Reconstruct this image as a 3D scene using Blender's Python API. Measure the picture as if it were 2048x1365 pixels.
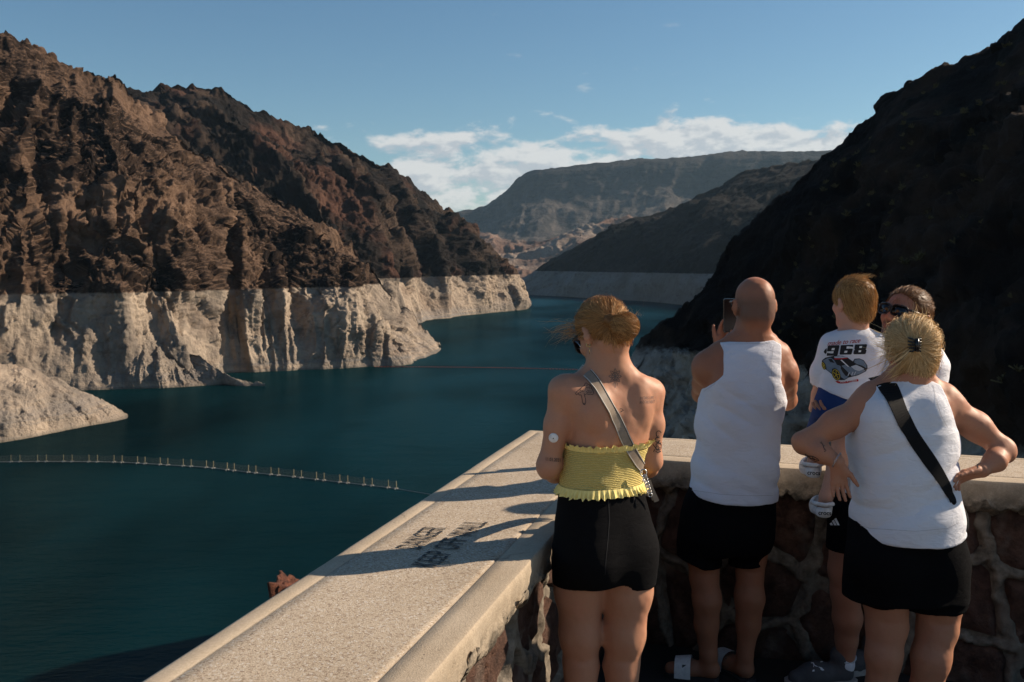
import bpy, bmesh, math, random
import numpy as np
from mathutils import Vector, Matrix
from mathutils.bvhtree import BVHTree

for o in list(bpy.data.objects):
    bpy.data.objects.remove(o, do_unlink=True)
scene = bpy.context.scene
C = scene.collection
R = math.radians

# ------------------------------------------------------------------ camera
F_PX = 1991.0           # 35 mm lens on a 36 mm sensor, in units of a 2048 wide picture
HORIZON = 528.0         # picture row of the horizon (2048 x 1365)
CAM_H = 1.80
cam_d = bpy.data.cameras.new('camera')
cam_d.sensor_width = 36.0
cam_d.lens = 35.0
cam_d.shift_y = -(682.5 - HORIZON) / 2048.0
cam_d.clip_start = 0.05
cam_d.clip_end = 60000.0
cam_d.dof.use_dof = True
cam_d.dof.focus_distance = 3.7
cam_d.dof.aperture_fstop = 14.0
cam = bpy.data.objects.new('camera', cam_d)
C.objects.link(cam)
cam.location = (0, 0, CAM_H)
cam.rotation_euler = (R(90), 0, 0)
scene.camera = cam

# ------------------------------------------------------------------ sun and sky
SUN_EL = R(30.5)
SUN_FWD = R(16.0)       # azimuth of the sun, from straight right (+x) towards straight ahead (+y)
sun_dir = Vector((math.cos(SUN_EL) * math.cos(SUN_FWD), math.cos(SUN_EL) * math.sin(SUN_FWD), math.sin(SUN_EL)))
sun_d = bpy.data.lights.new('sun', 'SUN')
sun_d.energy = 5.0
sun_d.angle = R(0.55)
sun_d.color = (1.0, 0.83, 0.64)
sun = bpy.data.objects.new('sun', sun_d)
C.objects.link(sun)
sun.rotation_euler = sun_dir.to_track_quat('Z', 'Y').to_euler()
sun.location = (30, 10, 40)

world = bpy.data.worlds.new('World')
scene.world = world
world.use_nodes = True
wnt = world.node_tree
wnt.nodes.clear()

class NT:
    """tiny node helper"""
    def __init__(self, tree):
        self.t = tree
    def n(self, kind, **kw):
        nd = self.t.nodes.new(kind)
        ins = kw.pop('ins', None)
        for k, v in kw.items():
            setattr(nd, k, v)
        if ins:
            for k, v in ins.items():
                if isinstance(v, bpy.types.NodeSocket):
                    self.t.links.new(v, nd.inputs[k])
                else:
                    nd.inputs[k].default_value = v
        return nd
    def math(self, op, a, b=None, c=None, clamp=False):
        nd = self.t.nodes.new('ShaderNodeMath')
        nd.operation = op
        nd.use_clamp = clamp
        for i, v in enumerate((a, b, c)):
            if v is None:
                continue
            if isinstance(v, bpy.types.NodeSocket):
                self.t.links.new(v, nd.inputs[i])
            else:
                nd.inputs[i].default_value = v
        return nd.outputs[0]
    def rng(self, v, a, b, c=0.0, d=1.0, smooth=False):
        nd = self.t.nodes.new('ShaderNodeMapRange')
        if smooth:
            nd.interpolation_type = 'SMOOTHSTEP'
        self.t.links.new(v, nd.inputs[0])
        for i, x in enumerate((a, b, c, d)):
            if isinstance(x, bpy.types.NodeSocket):
                self.t.links.new(x, nd.inputs[1 + i])
            else:
                nd.inputs[1 + i].default_value = x
        return nd.outputs[0]
    def mix(self, f, a, b, mode='MIX'):
        nd = self.t.nodes.new('ShaderNodeMix')
        nd.data_type = 'RGBA'
        nd.blend_type = mode
        for i, v in ((0, f), (6, a), (7, b)):
            if isinstance(v, bpy.types.NodeSocket):
                self.t.links.new(v, nd.inputs[i])
            elif i == 0:
                nd.inputs[0].default_value = v
            else:
                nd.inputs[i].default_value = (v[0], v[1], v[2], 1)
        return nd.outputs[2]
    def noise(self, vec, scale, detail=4, rough=0.55, dist=0.0, out=0):
        nd = self.t.nodes.new('ShaderNodeTexNoise')
        if vec is not None:
            self.t.links.new(vec, nd.inputs['Vector'])
        nd.inputs['Scale'].default_value = scale
        nd.inputs['Detail'].default_value = detail
        nd.inputs['Roughness'].default_value = rough
        nd.inputs['Distortion'].default_value = dist
        return nd.outputs[out]
    def vmap(self, vec, scale=(1, 1, 1), loc=(0, 0, 0), rot=(0, 0, 0)):
        nd = self.t.nodes.new('ShaderNodeMapping')
        self.t.links.new(vec, nd.inputs[0])
        nd.inputs['Scale'].default_value = scale
        nd.inputs['Location'].default_value = loc
        nd.inputs['Rotation'].default_value = rot
        return nd.outputs[0]
    def link(self, a, b):
        self.t.links.new(a, b)

w = NT(wnt)
sky = w.n('ShaderNodeTexSky', sky_type='NISHITA')
sky.sun_disc = False
sky.sun_elevation = SUN_EL
sky.sun_rotation = math.pi / 2 - SUN_FWD      # clockwise from +y
sky.altitude = 400
sky.air_density = 1.0
sky.dust_density = 0.6
sky.ozone_density = 1.6
tc = w.n('ShaderNodeTexCoord')
sp = w.n('ShaderNodeSeparateXYZ', ins={0: tc.outputs['Generated']})
elev = w.math('ARCSINE', sp.outputs[2])                       # radians
azim = w.math('ARCTAN2', sp.outputs[0], sp.outputs[1])        # 0 = +y, positive to the right
cv = w.n('ShaderNodeCombineXYZ', ins={0: w.math('SUBTRACT', azim, 0.085), 1: w.math('MULTIPLY', elev, 2.1), 2: 5.25})
big = w.noise(cv.outputs[0], 3.4, 2, 0.5)
puff = w.noise(cv.outputs[0], 21.0, 9, 0.58, 0.15)
# a bank of fair-weather cumulus low over the horizon, all the way round
top = w.rng(big, 0.35, 0.65, 0.120, 0.165)
band = w.rng(w.math('SUBTRACT', top, elev), -0.010, 0.036, -0.26, 0.20)
thin = w.rng(w.math('SUBTRACT', top, elev), 0.03, 0.12, 0.0, -0.13)
dens = w.math('ADD', w.math('ADD', puff, band), thin)
cover = w.rng(dens, 0.46, 0.64, 0, 1, True)
cover = w.math('MULTIPLY', cover, w.rng(elev, 0.005, 0.07, 0.0, 1.0))
# thin small wisps higher up
cv2 = w.n('ShaderNodeCombineXYZ', ins={0: azim, 1: w.math('MULTIPLY', elev, 3.2), 2: 9.1})
wisp = w.rng(w.noise(cv2.outputs[0], 22.0, 5, 0.55), 0.67, 0.80, 0, 0.5, True)
wisp = w.math('MULTIPLY', wisp, w.rng(elev, 0.12, 0.30, 1.0, 0.0))
cover = w.math('MAXIMUM', cover, wisp)
# lit tops, greyer bases
cv3 = w.n('ShaderNodeCombineXYZ', ins={0: w.math('ADD', azim, -0.079), 1: w.math('ADD', w.math('MULTIPLY', elev, 2.1), 0.016), 2: 5.25})
puff2 = w.noise(cv3.outputs[0], 21.0, 7, 0.58, 0.15)
shade = w.rng(w.math('SUBTRACT', puff, puff2), -0.10, 0.07, 0, 1, True)
ccol = w.mix(shade, (5.4, 5.7, 6.1), (8.0, 7.9, 7.7))
hsv = w.n('ShaderNodeHueSaturation', ins={'Saturation': 1.12, 'Value': 1.0, 'Color': sky.outputs[0]})
tint = w.mix(1.0, hsv.outputs[0], (0.86, 1.0, 1.0), 'MULTIPLY')
skyc = w.mix(w.math('MULTIPLY', cover, 0.9), tint, ccol)
bg = w.n('ShaderNodeBackground', ins={'Color': skyc, 'Strength': 0.062})
wo = w.n('ShaderNodeOutputWorld', ins={0: bg.outputs[0]})
SKY_NODE = sky

vs = scene.view_settings
vs.view_transform = 'Standard'
vs.look = 'None'
vs.exposure = 0.62
vs.gamma = 1.0
vs.use_curve_mapping = False
scene.render.engine = 'CYCLES'
scene.cycles.max_bounces = 6
scene.cycles.volume_bounces = 0
scene.cycles.diffuse_bounces = 3

# ------------------------------------------------------------------ helpers
def P(px, py, d):
    """a place seen at picture position (px, py), d metres ahead of the camera"""
    return np.array([(px - 1024.0) / F_PX * d, d, CAM_H - (py - HORIZON) / F_PX * d])

WATER_Z = CAM_H - 62.0
RING_Z = -13.1
def shore(px, py):
    return P(px, py, 62.0 * F_PX / (py - HORIZON))

def tag(o, label=None, cat=None, group=None, kind=None):
    if label: o['label'] = label
    if cat: o['category'] = cat
    if group: o['group'] = group
    if kind: o['kind'] = kind
    return o

def mesh_obj(name, verts, faces, mat=None, parent=None, smooth=True):
    me = bpy.data.meshes.new(name)
    verts = np.asarray(verts, dtype=np.float32)
    if isinstance(faces, np.ndarray):
        n, k = faces.shape
        me.vertices.add(len(verts))
        me.vertices.foreach_set('co', verts.ravel())
        me.loops.add(n * k)
        me.loops.foreach_set('vertex_index', faces.astype(np.int32).ravel())
        me.polygons.add(n)
        me.polygons.foreach_set('loop_start', np.arange(0, n * k, k, dtype=np.int32))
        me.polygons.foreach_set('loop_total', np.full(n, k, dtype=np.int32))
        me.update(calc_edges=True)
        me.validate()
    else:
        me.from_pydata([tuple(v) for v in verts.tolist()], [], [tuple(f) for f in faces])
        me.update()
    if smooth and len(me.polygons):
        me.polygons.foreach_set('use_smooth', np.ones(len(me.polygons), dtype=bool))
    if mat is not None:
        me.materials.append(mat)
    o = bpy.data.objects.new(name, me)
    C.objects.link(o)
    if parent is not None:
        o.parent = parent
        o.matrix_parent_inverse = world_of(parent).inverted()
    return o

def world_of(o):
    m = Matrix.LocRotScale(o.location, o.rotation_euler, o.scale)
    if o.parent is not None:
        m = world_of(o.parent) @ o.matrix_parent_inverse @ m
    return m

def empty(name, loc=(0, 0, 0)):
    o = bpy.data.objects.new(name, None)
    o.empty_display_size = 0.1
    C.objects.link(o)
    o.location = loc
    return o

class MB:
    """collects verts and faces of one mesh"""
    def __init__(self):
        self.v = []; self.f = []
    def add(self, vs, fs):
        b = len(self.v)
        self.v += [tuple(map(float, x)) for x in vs]
        self.f += [tuple(i + b for i in q) for q in fs]
    def box(self, c, s, M=None):
        c = np.array(c, float); h = np.array(s, float) / 2
        vs = [c + h * np.array([a, b, d]) for a in (-1, 1) for b in (-1, 1) for d in (-1, 1)]
        if M is not None:
            vs = [np.array(M @ Vector(x)) for x in vs]
        self.add(vs, [(0, 1, 3, 2), (4, 6, 7, 5), (0, 4, 5, 1), (2, 3, 7, 6), (0, 2, 6, 4), (1, 5, 7, 3)])
    def tube(self, pts, r, n=8, closed=False, caps=True):
        pts = [np.array(p, float) for p in pts]
        m = len(pts)
        rr = r if hasattr(r, '__len__') else [r] * m
        ref = None; vs = []
        for i in range(m):
            a = pts[(i - 1) % m] if (closed or i > 0) else pts[i]
            b = pts[(i + 1) % m] if (closed or i < m - 1) else pts[i]
            t = b - a; t /= (np.linalg.norm(t) + 1e-12)
            if ref is None:
                ref = np.array([0, 0, 1.0]) if abs(t[2]) < 0.9 else np.array([1.0, 0, 0])
            e1 = ref - t * ref.dot(t); e1 /= (np.linalg.norm(e1) + 1e-12)
            ref = e1
            e2 = np.cross(t, e1)
            for k in range(n):
                th = 2 * math.pi * k / n
                vs.append(pts[i] + rr[i] * (math.cos(th) * e1 + math.sin(th) * e2))
        fs = []
        for i in range(m if closed else m - 1):
            for k in range(n):
                j = (i + 1) % m
                fs.append((i * n + k, i * n + (k + 1) % n, j * n + (k + 1) % n, j * n + k))
        if caps and not closed:
            fs.append(tuple(range(n))[::-1]); fs.append(tuple((m - 1) * n + k for k in range(n)))
        self.add(vs, fs)
    def lathe(self, prof, c=(0, 0, 0), n=24):
        vs = []; fs = []
        for (r, z) in prof:
            for k in range(n):
                th = 2 * math.pi * k / n
                vs.append((c[0] + r * math.cos(th), c[1] + r * math.sin(th), c[2] + z))
        for i in range(len(prof) - 1):
            for k in range(n):
                fs.append((i * n + k, i * n + (k + 1) % n, (i + 1) * n + (k + 1) % n, (i + 1) * n + k))
        self.add(vs, fs)
    def build(self, name, mat=None, parent=None, smooth=False):
        return mesh_obj(name, self.v, self.f, mat, parent, smooth)

# ------------------------------------------------------------------ numpy noise
_rs = np.random.RandomState(11)
_T = _rs.rand(64, 64, 64).astype(np.float32) * 2 - 1
def vnoise(p):
    p = p.astype(np.float32)
    i = np.floor(p).astype(np.int32)
    f = p - i
    f = f * f * f * (f * (f * 6 - 15) + 10)
    i0 = i & 63; i1 = (i + 1) & 63
    x0, y0, z0 = i0[..., 0], i0[..., 1], i0[..., 2]
    x1, y1, z1 = i1[..., 0], i1[..., 1], i1[..., 2]
    fx, fy, fz = f[..., 0], f[..., 1], f[..., 2]
    a = _T[x0, y0, z0] * (1 - fx) + _T[x1, y0, z0] * fx
    b = _T[x0, y1, z0] * (1 - fx) + _T[x1, y1, z0] * fx
    c = _T[x0, y0, z1] * (1 - fx) + _T[x1, y0, z1] * fx
    d = _T[x0, y1, z1] * (1 - fx) + _T[x1, y1, z1] * fx
    a = a * (1 - fy) + b * fy
    c = c * (1 - fy) + d * fy
    return a * (1 - fz) + c * fz
_ROT = np.array([[0.36, 0.48, -0.8], [-0.8, 0.6, 0.0], [0.48, 0.64, 0.6]], dtype=np.float32)
def fbm(p, octv=4, gain=0.5, lac=2.03):
    s = 0; a = 1.0; q = p.astype(np.float32)
    for k in range(octv):
        s = s + a * vnoise(q)
        q = (q @ _ROT.T) * lac + 7.3
        a *= gain
    return s
def billow(p, octv=4, gain=0.5, lac=2.1, rot=True):
    s = 0; a = 1.0; q = p.astype(np.float32)
    for k in range(octv):
        s = s + a * (np.abs(vnoise(q)) * 2 - 0.55)
        q = (q * lac + 3.1) if not rot else (q @ _ROT.T) * lac + 3.1
        a *= gain
    return s

def ridged(p, octv=3, gain=0.5, lac=2.1):
    s = 0; a = 1.0; q = p.astype(np.float32)
    for k in range(octv):
        n = 1 - np.abs(vnoise(q)) * 2.2
        s = s + a * (np.clip(n, -1, 1) ** 1.0 - 0.25)
        q = q * lac + 5.1
        a *= gain
    return s
def facets(p, slope=0.9):
    """fractured blocks: every Voronoi cell is a tilted plane of its own"""
    sh = p.shape[:-1]
    p = p.reshape(-1, 3).astype(np.float32)
    ci = np.floor(p - 0.5).astype(np.int32)
    best = np.full(len(p), 9.0, np.float32); bc = np.zeros((len(p), 3), np.float32); bi = np.zeros((len(p), 3), np.int32)
    for dx in (0, 1):
        for dy in (0, 1):
            for dz in (0, 1):
                c = ci + np.array([dx, dy, dz], np.int32)
                m = c & 63
                f = np.stack([_T[m[:, 0], m[:, 1], m[:, 2]], _T[m[:, 1], m[:, 2], m[:, 0]], _T[m[:, 2], m[:, 0], m[:, 1]]], -1) * 0.36 + 0.5 + c
                d = ((f - p) ** 2).sum(1)
                k = d < best
                best[k] = d[k]; bc[k] = f[k]; bi[k] = m[k]
    g = np.stack([_T[bi[:, 1], bi[:, 0], bi[:, 2]], _T[bi[:, 0], bi[:, 2], bi[:, 1]], _T[bi[:, 2], bi[:, 1], bi[:, 0]]], -1)
    h0 = _T[(bi[:, 0] + 17) & 63, (bi[:, 1] + 5) & 63, bi[:, 2]]
    return (h0 * 0.6 + ((p - bc) * g).sum(1) * slope).reshape(sh)

def catmull(pts, n):
    """resample a polyline of knots (K, D) evenly in knot index with smooth interpolation"""
    pts = np.asarray(pts, float)
    K = len(pts)
    t = np.linspace(0, K - 1, n)
    i = np.minimum(t.astype(int), K - 2)
    f = (t - i)[:, None]
    g = lambda k: pts[np.clip(k, 0, K - 1)]
    p0, p1, p2, p3 = g(i - 1), g(i), g(i + 1), g(i + 2)
    m1 = (p2 - p0) * 0.5; m2 = (p3 - p1) * 0.5
    f2, f3 = f * f, f * f * f
    return (2 * f3 - 3 * f2 + 1) * p1 + (f3 - 2 * f2 + f) * m1 + (-2 * f3 + 3 * f2) * p2 + (f3 - f2) * m2

def grid_faces(nu, nv):
    idx = np.arange(nu * nv).reshape(nu, nv)
    return np.stack([idx[:-1, :-1], idx[1:, :-1], idx[1:, 1:], idx[:-1, 1:]], -1).reshape(-1, 4)
# ================================================================== materials of the land
def new_mat(name):
    m = bpy.data.materials.new(name)
    m.use_nodes = True
    m.node_tree.nodes.clear()
    t = NT(m.node_tree)
    out = t.n('ShaderNodeOutputMaterial')
    b = t.n('ShaderNodeBsdfPrincipled')
    t.link(b.outputs[0], out.inputs[0])
    b.inputs['Specular IOR Level'].default_value = 0.3
    return m, t, b

def bump(t, b, h, strength=0.5, dist=0.1):
    nd = t.n('ShaderNodeBump', ins={'Height': h, 'Strength': strength, 'Distance': dist})
    t.link(nd.outputs[0], b.inputs['Normal'])
    return nd

def canyon_mat(name, dark, mid, tan, pale, s=1.0, ring=True, scree=0.0, red=0.0, pale_grey=(0.205, 0.172, 0.142)):
    m, t, b = new_mat(name)
    b.inputs['Roughness'].default_value = 0.95
    b.inputs['Specular IOR Level'].default_value = 0.12
    g = t.n('ShaderNodeNewGeometry')
    pos = g.outputs['Position']
    sp = t.n('ShaderNodeSeparateXYZ', ins={0: pos})
    streak = t.vmap(pos, (0.035 * s, 0.035 * s, 0.012 * s))
    n1 = t.noise(streak, 1.0, 5, 0.6, 0.4)
    n2 = t.noise(pos, 0.011 * s, 4, 0.55)
    n3 = t.noise(pos, 0.25 * s, 5, 0.65)
    c = t.mix(t.rng(n1, 0.40, 0.62), dark, mid)
    c = t.mix(t.rng(t.math('ADD', n2, t.math('MULTIPLY', t.math('SUBTRACT', n1, 0.5), 0.35)), 0.49, 0.62, 0, 0.9), c, tan)
    if scree:      # paler gravel on flatter ground, tan also standing in for sunlit crests
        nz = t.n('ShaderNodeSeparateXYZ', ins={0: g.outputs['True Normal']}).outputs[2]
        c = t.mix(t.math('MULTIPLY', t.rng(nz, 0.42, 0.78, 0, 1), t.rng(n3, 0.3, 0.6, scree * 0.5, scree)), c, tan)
    if red:
        c = t.mix(t.rng(t.noise(pos, 0.017 * s, 3, 0.5), 0.52, 0.68, 0, red), c, (0.16, 0.075, 0.05))
    c = t.mix(t.rng(n3, 0.3, 0.7, 0.0, 0.55), c, t.mix(1.0, c, (0.55, 0.55, 0.55), 'MULTIPLY'))
    if ring:
        z = sp.outputs[2]
        pn = t.noise(t.vmap(pos, (0.05 * s, 0.05 * s, 0.02 * s)), 1.0, 6, 0.6, 0.3)
        pc = t.mix(t.rng(pn, 0.35, 0.65), pale_grey, pale)
        spots = t.noise(pos, 0.16 * s, 5, 0.7)
        pc = t.mix(t.rng(spots, 0.56, 0.68, 0, 0.7), pc, (0.11, 0.08, 0.06))
        brn = t.noise(t.vmap(pos, (0.022 * s, 0.022 * s, 0.045 * s)), 1.0, 5, 0.6, 0.5)
        pc = t.mix(t.rng(brn, 0.52, 0.68, 0, 0.6), pc, (0.165, 0.118, 0.088))
        # water-level strata, and the greyer lowest band
        lev = t.noise(t.vmap(pos, (0.004, 0.004, 0.55)), 1.0, 3, 0.6)
        low = t.rng(z, WATER_Z + 3.0, WATER_Z + 17.0, 1.0, 0.0)
        pc = t.mix(t.math('MULTIPLY', low, t.rng(lev, 0.40, 0.62, 0.0, 0.85)), pc, (0.20, 0.185, 0.175))
        pc = t.mix(t.rng(z, WATER_Z, WATER_Z + 1.2, 0.75, 0.0), pc, (0.15, 0.13, 0.10))
        pc = t.mix(t.rng(n3, 0.3, 0.75, 0, 0.45), pc, t.mix(1.0, pc, (0.6, 0.58, 0.55), 'MULTIPLY'))
        edge = t.math('ADD', z, t.math('MULTIPLY', t.math('SUBTRACT', n3, 0.5), 2.2))
        edge = t.math('ADD', edge, t.math('MULTIPLY', t.math('SUBTRACT', n2, 0.5), 2.0))
        c = t.mix(t.rng(edge, RING_Z - 0.5, RING_Z + 0.5), pc, c)
    t.link(c, b.inputs['Base Color'])
    bump(t, b, t.noise(pos, 0.35 * s, 8, 0.68), 1.0, 2.2 / s)
    return m

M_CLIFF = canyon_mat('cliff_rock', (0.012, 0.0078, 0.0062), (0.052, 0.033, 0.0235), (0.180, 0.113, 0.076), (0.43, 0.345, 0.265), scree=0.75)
M_CLIFF2 = canyon_mat('cliff_rock_beyond', (0.0075, 0.006, 0.0055), (0.022, 0.016, 0.013), (0.070, 0.047, 0.034), (0.42, 0.335, 0.255), 0.8, red=0.5)  # shade on the headland face is put into these darker rock tones
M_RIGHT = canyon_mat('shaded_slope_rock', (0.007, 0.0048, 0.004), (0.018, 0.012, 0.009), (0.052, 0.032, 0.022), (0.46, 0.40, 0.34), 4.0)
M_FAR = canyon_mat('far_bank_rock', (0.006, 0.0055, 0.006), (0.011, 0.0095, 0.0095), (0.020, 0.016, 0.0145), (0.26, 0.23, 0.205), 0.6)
M_MESA = canyon_mat('mesa_rock', (0.014, 0.0135, 0.0145), (0.028, 0.025, 0.025), (0.062, 0.052, 0.046), (0.2, 0.2, 0.2), 0.10, ring=False)
# table mountain: dark cap rock, paler scree chutes below it
t = NT(M_MESA.node_tree)
mb_ = [n_ for n_ in M_MESA.node_tree.nodes if n_.type == 'BSDF_PRINCIPLED'][0]
src_ = mb_.inputs['Base Color'].links[0].from_socket
g_ = t.n('ShaderNodeNewGeometry')
z_ = t.n('ShaderNodeSeparateXYZ', ins={0: g_.outputs['Position']}).outputs[2]
chute = t.noise(t.vmap(g_.outputs['Position'], (0.012, 0.004, 0.0006)), 1.0, 5, 0.6, 0.2)
lowm = t.rng(t.math('ADD', z_, t.math('MULTIPLY', t.noise(g_.outputs['Position'], 0.003, 3), 160.0)), 470.0, 590.0, 1.0, 0.0)
strat = t.noise(t.vmap(g_.outputs['Position'], (0.0004, 0.0004, 0.03)), 1.0, 4, 0.6)
c_ = t.mix(t.rng(strat, 0.42, 0.6, 0, 0.45), src_, (0.055, 0.048, 0.045))
c_ = t.mix(t.math('MULTIPLY', lowm, t.rng(chute, 0.46, 0.62, 0.1, 0.8)), c_, (0.125, 0.105, 0.09))
t.link(c_, mb_.inputs['Base Color'])
M_FOOT = canyon_mat('foothill_rock', (0.09, 0.065, 0.055), (0.19, 0.12, 0.09), (0.33, 0.27, 0.22), (0.2, 0.2, 0.2), 0.18, ring=False, red=0.9)
M_SCREE = canyon_mat('scree', (0.035, 0.024, 0.022), (0.07, 0.046, 0.038), (0.09, 0.06, 0.05), (0.2, 0.2, 0.2), 1.2, ring=False)

# ================================================================== the land
def smoothstep(a, b, x):
    t = np.clip((x - a) / (b - a), 0, 1)
    return t * t * (3 - 2 * t)

def mass(name, cols, prof, nu, nv, amp, scale, mat, back=0.8, base_z=WATER_Z, nb=14, seed=0.0, rough=1.0, ridge_amp=0.5, vpow=1.0, tilt=0.35, zst=0.24, ribs=0.0):
    """a rock mass lofted from a shore line to a crest line and down behind it, with carved relief"""
    S = catmull([c[0] for c in cols], nu)
    T = catmull([c[1] for c in cols], nu)
    v = np.linspace(0, 1, nv) ** vpow
    pv = np.array(prof, float)
    f = np.interp(v, pv[:, 0], pv[:, 1])
    k = np.ones(9) / 9.0
    fpad = np.pad(f, 4, mode='edge'); f = np.convolve(fpad, k, 'valid'); f[0] = 0; f[-1] = 1
    xy = S[:, None, :2] + (T - S)[:, None, :2] * f[None, :, None]
    z0 = S[:, 2]
    z = z0[:, None] + (T[:, 2] - z0)[:, None] * v[None, :]
    pos = np.concatenate([xy, z[..., None]], -1)
    # foot below the water and the far side
    foot = pos[:, :1].copy(); foot[:, 0, 2] = base_z - 5
    vb = np.linspace(0, 1, nb + 1)[1:]
    bx = T[:, None, :2] + (T - S)[:, None, :2] * (back * vb)[None, :, None]
    bz = T[:, 2][:, None] + (base_z - 4 - T[:, 2])[:, None] * (vb ** 1.4)[None, :]
    pos = np.concatenate([foot, pos, np.concatenate([bx, bz[..., None]], -1)], 1)
    vv = np.concatenate([[0], v, 1 + vb])
    du = np.gradient(pos, axis=0); dv = np.gradient(pos, axis=1)
    n = np.cross(du, dv)
    n /= (np.linalg.norm(n, axis=-1, keepdims=True) + 1e-9)
    flip = np.sign(-(n[..., 1].mean()))
    n = n * (flip if flip != 0 else 1)
    n[..., 2] *= tilt
    n /= (np.linalg.norm(n, axis=-1, keepdims=True) + 1e-9)
    q = pos + seed * 37.1
    warp = np.stack([fbm(q / (scale * 1.3), 2), fbm(q / (scale * 1.3) + 31, 2), fbm(q / (scale * 1.3) + 57, 2)], -1) * scale * 0.22
    q = q + warp
    st = np.array([1, 1, zst])
    fz = np.array([1, 1, min(1.0, zst * 2.0)])
    arc = np.concatenate([[0], np.cumsum(np.linalg.norm(np.diff((S + T)[:, :2] * 0.5, axis=0), axis=1))])
    aa = arc[:, None] + warp[..., 0] * 0.55
    rq = np.stack([aa / (scale * 0.75), np.full_like(aa, seed * 3.7), pos[..., 2] / (scale * 3.2) + warp[..., 1] / scale * 0.3], -1)
    rib = ribs * ridged(rq, 4, 0.55)
    d = amp * (rib + 0.85 * fbm(q * st / (scale * 2.0), 2)
               + (0.62 - 0.45 * min(1, ribs)) * ridged(q * st / scale, 3, 0.5)) - amp * 0.12
    d = d * np.clip((T[:, 2] - z0) / (amp * 3.0), 0.1, 1)[:, None]
    w = np.ones_like(vv)
    w = np.where(vv < 0.22, 0.22 + 0.78 * vv / 0.22, 1.0)
    w = np.where(vv > 0.8, np.interp(vv, [0.8, 1.0, 1.3, 2.0], [1, ridge_amp, ridge_amp, 0.2]), w)
    pos = pos + n * (d * w[None, :])[..., None]
    # broken rock on top, along the true surface normal
    n2 = np.cross(np.gradient(pos, axis=0), np.gradient(pos, axis=1))
    n2 /= (np.linalg.norm(n2, axis=-1, keepdims=True) + 1e-9)
    n2 = n2 * (flip if flip != 0 else 1)
    k5 = np.ones(5) / 5.0
    for ax_ in (0, 1):
        n2 = np.apply_along_axis(lambda m_: np.convolve(np.pad(m_, 2, mode='edge'), k5, 'valid'), ax_, n2)
    n2 /= (np.linalg.norm(n2, axis=-1, keepdims=True) + 1e-9)
    q2 = pos + seed * 11.0
    fz2 = np.array([1, 1, min(1.0, zst * 1.3)])
    ds = amp * rough * (0.30 * facets((q2 + 91) * fz2 / (scale * 0.30)) + 0.17 * facets((q2 + 17) * fz / (scale * 0.10)) + 0.06 * billow((q2 + 3) / (scale * 0.045), 2, 0.6))
    ds = ds * np.clip((T[:, 2] - z0) / (amp * 3.0), 0.1, 1)[:, None]
    if base_z == WATER_Z and name != 'near_slope':
        ds = ds * (0.55 + 0.45 * smoothstep(RING_Z - 6, RING_Z + 4, pos[..., 2]))
    pos = pos + n2 * (ds * np.where(vv > 0.85, 0.32, w)[None, :])[..., None]
    # crest chatter
    ch = amp * 0.16 * rough * billow(pos / (scale * 0.22) + 5.5, 3, 0.6)
    pos[..., 2] += ch * np.exp(-((vv - 1) / 0.08) ** 2)[None, :]
    o = mesh_obj(name, pos.reshape(-1, 3), grid_faces(nu, pos.shape[1]), mat, smooth=False)
    return o

def col(sp, rp):
    return (shore(*sp) if len(sp) == 2 else np.array([*P(sp[0], 0, sp[2])[:2], WATER_Z]), P(*rp))

CLIFF_PROF = [(0, 0), (0.10, 0.03), (0.27, 0.11), (0.45, 0.26), (0.62, 0.45), (0.8, 0.70), (1, 1)]
B_cols = [col((-420, 800), (-420, -90, 620)), col((-120, 795), (-120, 20, 630)), col((60, 786), (30, 72, 640)),
          col((205, 779), (165, 145, 655)), col((300, 776), (237, 152, 668)), col((385, 770), (282, 205, 680)),
          col((440, 748), (345, 268, 700)), col((520, 744), (425, 318, 715)), col((600, 741), (520, 375, 725)),
          col((680, 737), (610, 428, 730)), col((760, 733), (690, 478, 735)), col((815, 730), (760, 545, 735)),
          col((850, 717), (815, 612, 733)), col((878, 706), (862, 668, 730)), col((885, 692), (884, 694, 752))]
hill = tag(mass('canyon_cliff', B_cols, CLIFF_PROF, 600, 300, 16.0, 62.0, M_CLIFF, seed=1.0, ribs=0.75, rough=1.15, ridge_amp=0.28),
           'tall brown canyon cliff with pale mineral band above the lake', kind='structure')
# the pale buttress running down to a low spit
B2_cols = [col((-200, 800), (-200, 610, 530)), col((60, 785), (40, 604, 530)), col((205, 780), (175, 606, 532)),
           col((260, 778), (235, 636, 528)), col((310, 777), (295, 668, 524)), col((360, 775), (345, 690, 520)),
           col((395, 773), (390, 706, 518)), col((425, 771), (430, 735, 512)), col((455, 769), (470, 757, 508)),
           col((490, 771), (500, 765, 506)), col((528, 772), (530, 770, 505))]
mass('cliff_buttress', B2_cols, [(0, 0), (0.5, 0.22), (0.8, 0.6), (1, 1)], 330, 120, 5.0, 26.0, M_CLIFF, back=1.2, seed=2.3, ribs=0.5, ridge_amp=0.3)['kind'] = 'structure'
S_cols = [(P(-200, 590, 500), P(-200, 400, 540)), (P(-60, 589, 502), P(-60, 462, 540)), (P(20, 588, 505), P(15, 497, 540)),
          (P(80, 584, 508), P(70, 530, 540)), (P(140, 580, 512), P(138, 574, 530))]
mass('scree_slope', S_cols, [(0, 0), (1, 1)], 140, 80, 1.5, 14.0, M_SCREE, back=0.5, base_z=RING_Z - 2, seed=4.0, rough=1.6)['kind'] = 'structure'
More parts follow.
